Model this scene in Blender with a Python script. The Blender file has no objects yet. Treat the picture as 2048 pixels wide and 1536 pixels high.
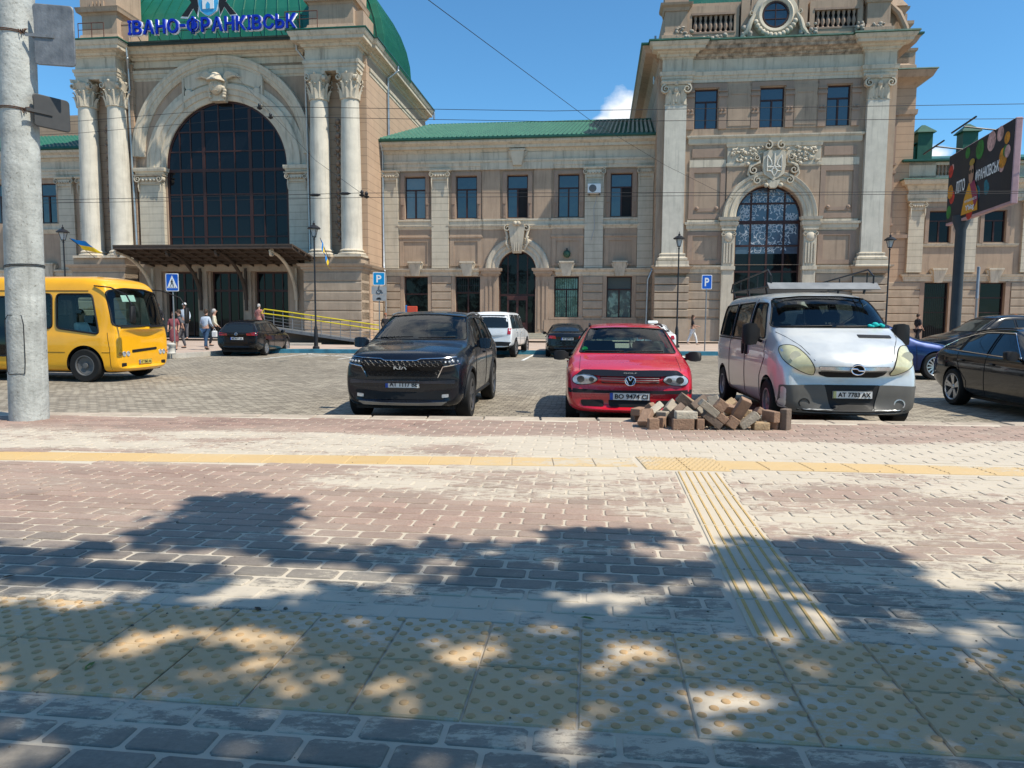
import bpy, bmesh, math, random
from math import sin, cos, pi, radians, atan, atan2, sqrt
from mathutils import Vector, Matrix, Euler
from mathutils.bvhtree import BVHTree
from mathutils.geometry import delaunay_2d_cdt
random.seed(7)
S = bpy.context.scene
COL = S.collection
# ------------------------------------------------------------ camera
EYE = 1.37
FPX = 1420.0
pitch = atan(127 / 1420)
roll = radians(.35)
cF = Vector((0, cos(pitch), -sin(pitch)))
cU0 = Vector((0, sin(pitch), cos(pitch)))
cR0 = Vector((1, 0, 0))
cR = cR0 * cos(roll) + cU0 * sin(roll)
cU = cU0 * cos(roll) - cR0 * sin(roll)
cd = bpy.data.cameras.new('camera')
cam = bpy.data.objects.new('camera', cd)
COL.objects.link(cam)
mw = Matrix.Identity(4)
for i in range(3):
    mw[i][0] = cR[i]; mw[i][1] = cU[i]; mw[i][2] = -cF[i]
mw[0][3], mw[1][3], mw[2][3] = 0, 0, EYE
cam.matrix_world = mw
cd.sensor_width = 36
cd.lens = FPX / 2048 * 36
cd.clip_start = .05
cd.clip_end = 3000
S.camera = cam
# ------------------------------------------------------------ sky and sun
SUN = Vector((.60, -.311, 1.0)).normalized()
W = bpy.data.worlds.new('World')
S.world = W
W.use_nodes = True
nt = W.node_tree
nt.nodes.clear()
wo = nt.nodes.new('ShaderNodeOutputWorld')
bg = nt.nodes.new('ShaderNodeBackground')
sky = nt.nodes.new('ShaderNodeTexSky')
sky.sky_type = 'NISHITA'
sky.sun_disc = False
sky.sun_elevation = math.asin(SUN.z)
sky.sun_rotation = atan2(SUN.x, SUN.y)
sky.air_density = 1.0
sky.dust_density = .15
sky.ozone_density = 3.0
sky.altitude = 300
bg.inputs[1].default_value = .15
# clouds: small fair-weather puffs low over the roofs, the same in every direction of view
tc = nt.nodes.new('ShaderNodeTexCoord')
mp = nt.nodes.new('ShaderNodeMapping')
mp.inputs['Location'].default_value = (2.35, 0.6, 0.9)
mp.inputs['Scale'].default_value = (1, 1, 1.5)
nz = nt.nodes.new('ShaderNodeTexNoise')
nz.inputs['Scale'].default_value = 14.0
nz.inputs['Detail'].default_value = 7
nz.inputs['Roughness'].default_value = .55
cr = nt.nodes.new('ShaderNodeValToRGB')
cr.color_ramp.elements[0].position = .70
cr.color_ramp.elements[1].position = .86
# two low cumulus puffs: a soft mask round each one's bearing
puffs = []
for (bx, by, size) in ((1255, 228, .045), (1215, 262, .03), (1860, 316, .028), (520, -900, .3), (1700, -1400, .35)):
    dv = (cR * ((bx - 1024) / FPX) - cU * ((by - 768) / FPX) + cF).normalized()
    dn = nt.nodes.new('ShaderNodeVectorMath'); dn.operation = 'DISTANCE'; dn.inputs[1].default_value = dv; nt.links.new(tc.outputs['Generated'], dn.inputs[0])
    pm_ = nt.nodes.new('ShaderNodeMapRange'); pm_.inputs[1].default_value = size * 1.6; pm_.inputs[2].default_value = 0; pm_.inputs[3].default_value = 0; pm_.inputs[4].default_value = 1; nt.links.new(dn.outputs['Value'], pm_.inputs[0]); puffs.append(pm_.outputs[0])
acc = puffs[0]
for q in puffs[1:]:
    ax = nt.nodes.new('ShaderNodeMath'); ax.operation = 'MAXIMUM'; nt.links.new(acc, ax.inputs[0]); nt.links.new(q, ax.inputs[1]); acc = ax.outputs[0]
mul = nt.nodes.new('ShaderNodeMath'); mul.operation = 'ADD'
mixc = nt.nodes.new('ShaderNodeMix'); mixc.data_type = 'RGBA'
mixc.inputs[7].default_value = (5.6, 5.8, 6.0, 1)
hsv = nt.nodes.new('ShaderNodeMix'); hsv.data_type = 'RGBA'; hsv.blend_type = 'MULTIPLY'; hsv.inputs[0].default_value = 1; hsv.inputs[7].default_value = (.48, .82, .94, 1)   # clear deep summer blue
L = nt.links.new
L(tc.outputs['Generated'], mp.inputs[0]); L(mp.outputs[0], nz.inputs['Vector'])
hf = nt.nodes.new('ShaderNodeMath'); hf.operation = 'MULTIPLY'; hf.inputs[1].default_value = .62; L(nz.outputs['Fac'], hf.inputs[0])
L(hf.outputs[0], mul.inputs[0]); am = nt.nodes.new('ShaderNodeMath'); am.operation = 'MULTIPLY'; am.inputs[1].default_value = .70; L(acc, am.inputs[0]); L(am.outputs[0], mul.inputs[1])
L(mul.outputs[0], cr.inputs[0]); L(cr.outputs[0], mixc.inputs[0]); L(sky.outputs[0], hsv.inputs[6]); L(hsv.outputs[2], mixc.inputs[6])
L(mixc.outputs[2], bg.inputs[0]); L(bg.outputs[0], wo.inputs[0])
sl = bpy.data.lights.new('sun', 'SUN')
sl.energy = 4.8
sl.angle = radians(.65)
sl.color = (1, .925, .79)
so = bpy.data.objects.new('sun', sl)
COL.objects.link(so)
so.rotation_euler = SUN.to_track_quat('Z', 'Y').to_euler()
so.location = SUN * 60
S.view_settings.view_transform = 'Standard'
S.view_settings.look = 'None'
S.view_settings.exposure = 0.36
S.view_settings.gamma = 1
S.cycles.max_bounces = 8
S.cycles.transparent_max_bounces = 16
S.cycles.use_denoising = True
# ------------------------------------------------------------ materials
MATS = {}
def mat(name, color=(.5, .5, .5), rough=.8, metal=0, var=.12, vscale=3.0, bump=.0, bscale=40, spec=.35, coat=0, streak=0,
        joints=None, emit=None, ior=None, island=0, alpha=None):
    if name in MATS: return MATS[name]
    m = bpy.data.materials.new(name); m.use_nodes = True
    t = m.node_tree; t.nodes.clear(); N = t.nodes.new; K = t.links.new
    out = N('ShaderNodeOutputMaterial'); b = N('ShaderNodeBsdfPrincipled'); K(b.outputs[0], out.inputs[0])
    b.inputs['Base Color'].default_value = (*color, 1)
    b.inputs['Roughness'].default_value = rough; b.inputs['Metallic'].default_value = metal
    b.inputs['Specular IOR Level'].default_value = spec
    if ior: b.inputs['IOR'].default_value = ior
    if coat: b.inputs['Coat Weight'].default_value = coat; b.inputs['Coat Roughness'].default_value = .03
    if emit: b.inputs['Emission Color'].default_value = (*emit[0], 1); b.inputs['Emission Strength'].default_value = emit[1]
    co = N('ShaderNodeTexCoord')
    last = None
    if var:
        n = N('ShaderNodeTexNoise'); n.inputs['Scale'].default_value = vscale; n.inputs['Detail'].default_value = 8
        n.inputs['Roughness'].default_value = .62
        K(co.outputs['Object'], n.inputs['Vector'])
        r = N('ShaderNodeMapRange'); r.inputs[1].default_value = .3; r.inputs[2].default_value = .7
        r.inputs[3].default_value = 1 - var; r.inputs[4].default_value = 1 + var
        K(n.outputs['Fac'], r.inputs[0])
        x = N('ShaderNodeVectorMath'); x.operation = 'SCALE'; x.inputs[0].default_value = color
        K(r.outputs[0], x.inputs['Scale']); last = x.outputs[0]
        r2 = N('ShaderNodeMapRange'); r2.inputs[1].default_value = .3; r2.inputs[2].default_value = .7
        r2.inputs[3].default_value = max(0, rough - .08); r2.inputs[4].default_value = min(1, rough + .08)
        K(n.outputs['Fac'], r2.inputs[0]); K(r2.outputs[0], b.inputs['Roughness'])
    if streak:
        mpp = N('ShaderNodeMapping'); mpp.inputs['Scale'].default_value = (2.2, 2.2, .16)
        K(co.outputs['Object'], mpp.inputs[0])
        n2 = N('ShaderNodeTexNoise'); n2.inputs['Scale'].default_value = 2.0; n2.inputs['Detail'].default_value = 9
        n2.inputs['Roughness'].default_value = .7
        K(mpp.outputs[0], n2.inputs['Vector'])
        r = N('ShaderNodeMapRange'); r.inputs[1].default_value = .5; r.inputs[2].default_value = .72
        r.inputs[3].default_value = 1; r.inputs[4].default_value = 1 - streak
        K(n2.outputs['Fac'], r.inputs[0])
        x = N('ShaderNodeVectorMath'); x.operation = 'SCALE'
        if last: K(last, x.inputs[0])
        else: x.inputs[0].default_value = color
        K(r.outputs[0], x.inputs['Scale']); last = x.outputs[0]
    if island:
        g = N('ShaderNodeNewGeometry')
        r = N('ShaderNodeMapRange'); r.inputs[3].default_value = 1 - island; r.inputs[4].default_value = 1 + island
        K(g.outputs['Random Per Island'], r.inputs[0])
        x = N('ShaderNodeVectorMath'); x.operation = 'SCALE'
        if last: K(last, x.inputs[0])
        else: x.inputs[0].default_value = color
        K(r.outputs[0], x.inputs['Scale']); last = x.outputs[0]
    hb = None
    if joints:   # horizontal masonry joints (spacing, block length)
        sx = N('ShaderNodeSeparateXYZ'); K(co.outputs['Object'], sx.inputs[0])
        ad = N('ShaderNodeMath'); ad.operation = 'ADD'; K(sx.outputs[0], ad.inputs[0]); K(sx.outputs[1], ad.inputs[1])
        cx = N('ShaderNodeCombineXYZ'); K(ad.outputs[0], cx.inputs[0]); K(sx.outputs[2], cx.inputs[1])
        bk = N('ShaderNodeTexBrick'); bk.inputs['Scale'].default_value = 1
        bk.inputs['Brick Width'].default_value = joints[1]; bk.inputs['Row Height'].default_value = joints[0]
        bk.inputs['Mortar Size'].default_value = .016; bk.inputs['Mortar Smooth'].default_value = .2
        K(cx.outputs[0], bk.inputs['Vector'])
        r = N('ShaderNodeMapRange'); r.inputs[3].default_value = 1; r.inputs[4].default_value = .55
        K(bk.outputs['Fac'], r.inputs[0])
        x = N('ShaderNodeVectorMath'); x.operation = 'SCALE'
        if last: K(last, x.inputs[0])
        else: x.inputs[0].default_value = color
        K(r.outputs[0], x.inputs['Scale']); last = x.outputs[0]
        hb = bk.outputs['Fac']
    if last: K(last, b.inputs['Base Color'])
    if bump:
        n3 = N('ShaderNodeTexNoise'); n3.inputs['Scale'].default_value = bscale; n3.inputs['Detail'].default_value = 6
        K(co.outputs['Object'], n3.inputs['Vector'])
        bp = N('ShaderNodeBump'); bp.inputs['Strength'].default_value = bump; bp.inputs['Distance'].default_value = .02
        K(n3.outputs['Fac'], bp.inputs['Height']); K(bp.outputs[0], b.inputs['Normal'])
    MATS[name] = m
    return m
def glass(name, tint=(.55, .66, .63), ior=1.5, rough=.01):
    if name in MATS: return MATS[name]
    m = bpy.data.materials.new(name); m.use_nodes = True
    t = m.node_tree; t.nodes.clear(); N = t.nodes.new; K = t.links.new
    out = N('ShaderNodeOutputMaterial'); tr = N('ShaderNodeBsdfTransparent'); gl = N('ShaderNodeBsdfGlossy')
    tr.inputs[0].default_value = (*tint, 1); gl.inputs['Roughness'].default_value = rough
    fr = N('ShaderNodeFresnel'); fr.inputs[0].default_value = ior
    mx = N('ShaderNodeMixShader'); K(fr.outputs[0], mx.inputs[0]); K(tr.outputs[0], mx.inputs[1]); K(gl.outputs[0], mx.inputs[2])
    K(mx.outputs[0], out.inputs[0]); MATS[name] = m
    return m
# ------------------------------------------------------------ mesh helpers
class MB:
    def __init__(s): s.v = []; s.f = []; s.m = []; s.T = None
    def add(s, vs, fs, mi=0):
        o = len(s.v)
        for p in vs:
            p = Vector(p)
            s.v.append(s.T @ p if s.T else p)
        for f in fs: s.f.append([i + o for i in f]); s.m.append(mi)
        return s
    def box(s, x0, x1, y0, y1, z0, z1, mi=0):
        if x0 > x1: x0, x1 = x1, x0
        if y0 > y1: y0, y1 = y1, y0
        if z0 > z1: z0, z1 = z1, z0
        return s.add([(x0, y0, z0), (x1, y0, z0), (x1, y1, z0), (x0, y1, z0), (x0, y0, z1), (x1, y0, z1), (x1, y1, z1), (x0, y1, z1)],
                     [(3, 2, 1, 0), (4, 5, 6, 7), (0, 1, 5, 4), (1, 2, 6, 5), (2, 3, 7, 6), (3, 0, 4, 7)], mi)
    def rbox(s, x0, x1, y0, y1, z0, z1, b=.01, mi=0):   # box with chamfered edges all round
        r = []
        for (z, i) in ((z0, b), (z0 + b, 0), (z1 - b, 0), (z1, b)):
            X0, X1, Y0, Y1 = x0 + i, x1 - i, y0 + i, y1 - i
            r.append([(X0 + b, Y0, z), (X1 - b, Y0, z), (X1, Y0 + b, z), (X1, Y1 - b, z), (X1 - b, Y1, z), (X0 + b, Y1, z), (X0, Y1 - b, z), (X0, Y0 + b, z)])
        return s.loft(r, True, True, True, mi)
    def loft(s, rings, closed=True, cap0=False, cap1=False, mi=0):
        n = len(rings[0]); vs = [p for r in rings for p in r]; fs = []
        for i in range(len(rings) - 1):
            for j in range(n if closed else n - 1):
                k = (j + 1) % n
                fs.append((i * n + j, i * n + k, (i + 1) * n + k, (i + 1) * n + j))
        if cap0: fs.append(tuple(range(n - 1, -1, -1)))
        if cap1: fs.append(tuple((len(rings) - 1) * n + j for j in range(n)))
        return s.add(vs, fs, mi)
    def tube(s, path, r, n=8, mi=0, caps=True):
        path = [Vector(p) for p in path]; rings = []
        rr = r if isinstance(r, (list, tuple)) else [r] * len(path)
        up = None
        for i, p in enumerate(path):
            d = (path[min(i + 1, len(path) - 1)] - path[max(i - 1, 0)])
            if d.length < 1e-9: d = Vector((0, 0, 1))
            d.normalize()
            if up is None:
                up = Vector((0, 0, 1)) if abs(d.z) < .9 else Vector((1, 0, 0))
            a = d.cross(up)
            if a.length < 1e-4: a = d.orthogonal()
            a.normalize(); b = a.cross(d).normalized(); up = b
            rings.append([p + (a * cos(2 * pi * k / n) + b * sin(2 * pi * k / n)) * rr[i] for k in range(n)])
        return s.loft(rings, True, caps, caps, mi)
    def lathe(s, prof, c=(0, 0, 0), n=20, a0=0, a1=2 * pi, mi=0, axis='z', sx=1, sy=1, cap=True):
        full = abs(a1 - a0 - 2 * pi) < 1e-6
        k = n if full else n + 1; rings = []
        for (r, z) in prof:
            ring = []
            for i in range(k):
                a = a0 + (a1 - a0) * i / n
                p = (r * cos(a) * sx, r * sin(a) * sy, z)
                if axis == 'x': p = (p[2], p[0], p[1])
                if axis == 'y': p = (p[0], p[2], p[1])
                ring.append((p[0] + c[0], p[1] + c[1], p[2] + c[2]))
            rings.append(ring)
        return s.loft(rings, full, cap and prof[0][0] > 1e-6 and full, cap and prof[-1][0] > 1e-6 and full, mi)
    def sphere(s, c, r, n=12, mi=0, sx=1, sy=1, sz=1):
        pr = [(max(1e-5, sin(pi * i / (n // 2 + 1))) * r, -cos(pi * i / (n // 2 + 1)) * r * sz) for i in range(n // 2 + 2)]
        return s.lathe(pr, c, n, mi=mi, sx=sx, sy=sy)
    def prism(s, poly, y0, y1, mi=0, ax='y'):   # polygon in (x,z) extruded in y (or (y,z) in x, (x,y) in z)
        def q(p, t): return {'y': (p[0], t, p[1]), 'x': (t, p[0], p[1]), 'z': (p[0], p[1], t)}[ax]
        n = len(poly)
        return s.loft([[q(p, y0) for p in poly], [q(p, y1) for p in poly]], True, True, True, mi)
    def build(s, name, mats, parent=None, smooth=None, loc=None):
        me = bpy.data.meshes.new(name)
        me.from_pydata([tuple(p) for p in s.v], [], s.f)
        if not isinstance(mats, (list, tuple)): mats = [mats]
        for m in mats: me.materials.append(m)
        if len(mats) > 1: me.polygons.foreach_set('material_index', s.m)
        bm = bmesh.new(); bm.from_mesh(me)
        bmesh.ops.recalc_face_normals(bm, faces=bm.faces); bm.to_mesh(me); bm.free()
        if smooth: shade(me, smooth)
        o = bpy.data.objects.new(name, me); COL.objects.link(o)
        if parent: o.parent = parent
        if loc: o.location = loc
        return o
def shade(me, ang=40):
    me.polygons.foreach_set('use_smooth', [True] * len(me.polygons))
    try: me.set_sharp_from_angle(angle=radians(ang))
    except Exception: pass
def tag(o, label=None, cat=None, group=None, kind=None):
    if label: o['label'] = label
    if cat: o['category'] = cat
    if group: o['group'] = group
    if kind: o['kind'] = kind
    return o
def thing(name, label, cat, loc=(0, 0, 0), rz=0, group=None):
    o = bpy.data.objects.new(name, None); COL.objects.link(o)
    o.location = loc; o.rotation_euler = (0, 0, rz); o.empty_display_size = .3
    return tag(o, label, cat, group)
def copy_tree(o, parent=None, loc=None, rz=None, label=None):
    c = o.copy(); COL.objects.link(c); c.parent = parent
    for ch in list(o.children): copy_tree(ch, c)
    if loc: c.location = loc
    if rz is not None: c.rotation_euler = (0, 0, rz)
    if label: c['label'] = label
    return c
def ray(px, py):
    return cR * ((px - 1024) / FPX) - cU * ((py - 768) / FPX) + cF
def ground(px, py, z=0.0):
    d = ray(px, py); t = (z - EYE) / d.z
    return Vector((d.x * t, d.y * t, z))
def atD(px, D, z=0.0): return Vector(((px - 1024) / FPX * D, D, z))
def text_mesh(txt, size, parent, m, name='lettering', ex=.004, loc=(0, 0, 0), rot=(pi / 2, 0, 0), align='CENTER', fit=None, bold=0, mirror=False):
    cu = bpy.data.curves.new('t', 'FONT'); cu.body = txt; cu.size = size; cu.extrude = ex; cu.align_x = align; cu.align_y = 'CENTER'
    cu.offset = bold; cu.resolution_u = 3
    t = bpy.data.objects.new('t', cu); COL.objects.link(t)
    dg = bpy.context.evaluated_depsgraph_get()
    me = bpy.data.meshes.new_from_object(t.evaluated_get(dg))
    bpy.data.objects.remove(t); bpy.data.curves.remove(cu)
    xs = [v.co.x for v in me.vertices] or [0, 1]; ys = [v.co.y for v in me.vertices] or [0, 1]
    if fit:
        sx = fit[0] / (max(xs) - min(xs)); sy = fit[1] / (max(ys) - min(ys)) if fit[1] else sx
        cx, cy = (max(xs) + min(xs)) / 2, (max(ys) + min(ys)) / 2
        for v in me.vertices: v.co.x = (v.co.x - cx) * sx; v.co.y = (v.co.y - cy) * sy
    me.materials.clear(); me.materials.append(m)
    o = bpy.data.objects.new(name, me); COL.objects.link(o); o.parent = parent
    o.location = loc; o.rotation_euler = rot
    return o
def fill_poly(outer, holes=(), step=None):
    """triangles of a 2-D polygon with holes; optional inner grid. returns verts2d, faces, loops"""
    vs = []; es = []
    for lp in [outer, *holes]:
        o = len(vs); n = len(lp)
        for p in lp: vs.append(Vector(p[:2]))
        es += [(o + i, o + (i + 1) % n) for i in range(n)]
    if step:
        x0 = min(p[0] for p in outer); x1 = max(p[0] for p in outer); y0 = min(p[1] for p in outer); y1 = max(p[1] for p in outer)
        def inside(x, y):
            c = False; n = len(outer); j = n - 1
            for i in range(n):
                xi, yi = outer[i][:2]; xj, yj = outer[j][:2]
                if (yi > y) != (yj > y) and x < (xj - xi) * (y - yi) / (yj - yi) + xi: c = not c
                j = i
            return c
        nx = max(1, int((x1 - x0) / step)); ny = max(1, int((y1 - y0) / step))
        for i in range(1, nx):
            for j in range(1, ny):
                x = x0 + (x1 - x0) * i / nx; y = y0 + (y1 - y0) * j / ny
                if inside(x, y): vs.append(Vector((x, y)))
    r = delaunay_2d_cdt(vs, es, [], 1, 1e-5)
    def pin(q, lp):
        c = False; j = len(lp) - 1
        for i in range(len(lp)):
            xi, yi = lp[i][:2]; xj, yj = lp[j][:2]
            if (yi > q[1]) != (yj > q[1]) and q[0] < (xj - xi) * (q[1] - yi) / (yj - yi) + xi: c = not c
            j = i
        return c
    fs = []
    for f in r[2]:
        m = sum((r[0][i] for i in f), Vector((0, 0))) / len(f)
        if not any(pin(m, h) for h in holes): fs.append(f)
    return r[0], fs
# ------------------------------------------------------------ ground
STZ = -.18
def kerb_y(x): return 10.06 - .034 * x
def st(name, mb, m, smooth=None): return tag(mb.build(name, m, smooth=smooth), kind='structure')
# cobbled square
cob = mat('stone_setts', (.185, .17, .15), .75, var=.16, vscale=.35, island=0)
_t = cob.node_tree; _b = [n for n in _t.nodes if n.type == 'BSDF_PRINCIPLED'][0]
N = _t.nodes.new; K = _t.links.new
_co = N('ShaderNodeTexCoord'); _mp = N('ShaderNodeMapping'); _mp.inputs['Rotation'].default_value = (0, 0, radians(8))
K(_co.outputs['Object'], _mp.inputs[0])
_d = N('ShaderNodeTexNoise'); _d.inputs['Scale'].default_value = .45
K(_mp.outputs[0], _d.inputs['Vector'])
_dm = N('ShaderNodeMix'); _dm.data_type = 'RGBA'; _dm.blend_type = 'LINEAR_LIGHT'; _dm.inputs[0].default_value = .13
K(_mp.outputs[0], _dm.inputs[6]); K(_d.outputs['Color'], _dm.inputs[7])
_bk = N('ShaderNodeTexBrick'); _bk.inputs['Scale'].default_value = 1; _bk.inputs['Brick Width'].default_value = .19; _bk.inputs['Row Height'].default_value = .12
_bk.inputs['Mortar Size'].default_value = .009; _bk.inputs['Mortar Smooth'].default_value = .35; _bk.inputs['Bias'].default_value = -.1
_bk.inputs['Color1'].default_value = (.21, .18, .14, 1); _bk.inputs['Color2'].default_value = (.385, .34, .265, 1); _bk.inputs['Mortar'].default_value = (.11, .095, .075, 1)
K(_dm.outputs[2], _bk.inputs['Vector'])
_ln = N('ShaderNodeTexNoise'); _ln.inputs['Scale'].default_value = .22; _ln.inputs['Detail'].default_value = 6
K(_co.outputs['Object'], _ln.inputs['Vector'])
_rr = N('ShaderNodeMapRange'); _rr.inputs[1].default_value = .3; _rr.inputs[2].default_value = .7; _rr.inputs[3].default_value = .78; _rr.inputs[4].default_value = 1.18
K(_ln.outputs['Fac'], _rr.inputs[0])
_vs = N('ShaderNodeVectorMath'); _vs.operation = 'SCALE'; K(_bk.outputs['Color'], _vs.inputs[0]); K(_rr.outputs[0], _vs.inputs['Scale']); K(_vs.outputs[0], _b.inputs['Base Color'])
_inv = N('ShaderNodeMath'); _inv.operation = 'SUBTRACT'; _inv.inputs[0].default_value = 1; K(_bk.outputs['Fac'], _inv.inputs[1])
_bp = N('ShaderNodeBump'); _bp.inputs['Strength'].default_value = .9; _bp.inputs['Distance'].default_value = .03; K(_inv.outputs[0], _bp.inputs['Height']); K(_bp.outputs[0], _b.inputs['Normal'])
mb = MB(); mb.add([(-500, -300, STZ), (500, -300, STZ), (500, 900, STZ), (-500, 900, STZ)], [(0, 1, 2, 3)])
st('ground', mb, cob)
# far pavement in front of the station, with blue painted kerb
PAVE = mat('far_paving', (.42, .33, .27), .85, var=.14, vscale=.6, bump=.3, bscale=12)
mb = MB()
kp = [(-60, 24.5), (-20, 25.0), (-14.5, 26.0), (-13.0, 28.0), (-12.2, 30.8), (-11.6, 32.2), (-9.8, 32.6), (10, 32.6), (60, 31.5)]
mb.add([(x, y, 0) for x, y in kp] + [(60, 42, .17), (-60, 56, .17)], [tuple(range(len(kp) + 2))])
mb.add([(-60, 42.0, .171), (60, 42.0, .171), (60, 80, .171), (-60, 80, .171)], [(0, 1, 2, 3)])
mb.v = [Vector((p.x, p.y, p.z)) for p in mb.v]
st('pavement', mb, PAVE)
BLUE = mat('blue_kerb_paint', (.035, .17, .25), .7, var=.35, vscale=3, bump=.3)
KST = mat('kerb_stone', (.40, .37, .32), .85, var=.2, vscale=2, bump=.5, bscale=15)
def kerb_run(pts, m, name, w=.16, h=.004):
    mb = MB(); r = []
    for i, (x, y) in enumerate(pts):
        a = Vector(pts[max(0, i - 1)]); b = Vector(pts[min(len(pts) - 1, i + 1)]); d = (b - a).normalized(); n = Vector((-d.y, d.x))
        p = Vector((x, y)); q = p + n * w; e = p - n * .004
        r.append([(e.x, e.y, STZ), (e.x, e.y, h - .01), (p.x, p.y, h + .006), (q.x, q.y, h + .006), (q.x, q.y, STZ)])
    mb.loft(r, False); return st(name, mb, m)
kerb_run(kp[:5], KST, 'kerb'); kerb_run(kp[4:], BLUE, 'kerb')
# worn painted bay lines
WHT = mat('worn_road_paint', (.62, .62, .58), .8, var=.35, vscale=4)
mb = MB()
def bay(x0, y0, x1, y1, w=.12):
    d = Vector((x1 - x0, y1 - y0)).normalized(); n = Vector((-d.y, d.x)) * w / 2
    mb.add([(x0 - n.x, y0 - n.y, STZ + .004), (x0 + n.x, y0 + n.y, STZ + .004), (x1 + n.x, y1 + n.y, STZ + .004), (x1 - n.x, y1 - n.y, STZ + .004)], [(0, 1, 2, 3)])
for x in (-9.2, -6.3, .9, 4.1, 7.6, 10.6, 13.6): bay(x - .5, 27.6, x + .1, 32.5)
bay(-9.6, 32.2, -5.6, 28.4); bay(-8.6, 29.4, -6.6, 32.2); bay(-8.9, 30.6, -6.0, 30.7)
st('road_marking', mb, WHT)
# near kerb
mb = MB(); 
rk = random.Random(3); x = -14
while x < 14:
    w = .8; g = .012; y0, y1 = kerb_y(x), kerb_y(x + w); dz = rk.uniform(-.006, .006); s = .30
    mb.loft([[(x + g, y0, STZ), (x + w - g, y1, STZ), (x + w - g, y1 - s, STZ), (x + g, y0 - s, STZ)], [(x + g, y0, -.012 + dz), (x + w - g, y1, -.012 + dz), (x + w - g, y1 - s, -.012 + dz), (x + g, y0 - s, -.012 + dz)],
             [(x + g + .01, y0 - .012, dz), (x + w - g - .01, y1 - .012, dz), (x + w - g - .01, y1 - s + .01, dz), (x + g + .01, y0 - s + .01, dz)]], True, True, True)
    x += w
st('kerb', mb, mat('near_kerb_stone', (.40, .335, .265), .9, var=.28, vscale=2.2, bump=.6, bscale=18, island=.08))
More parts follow.
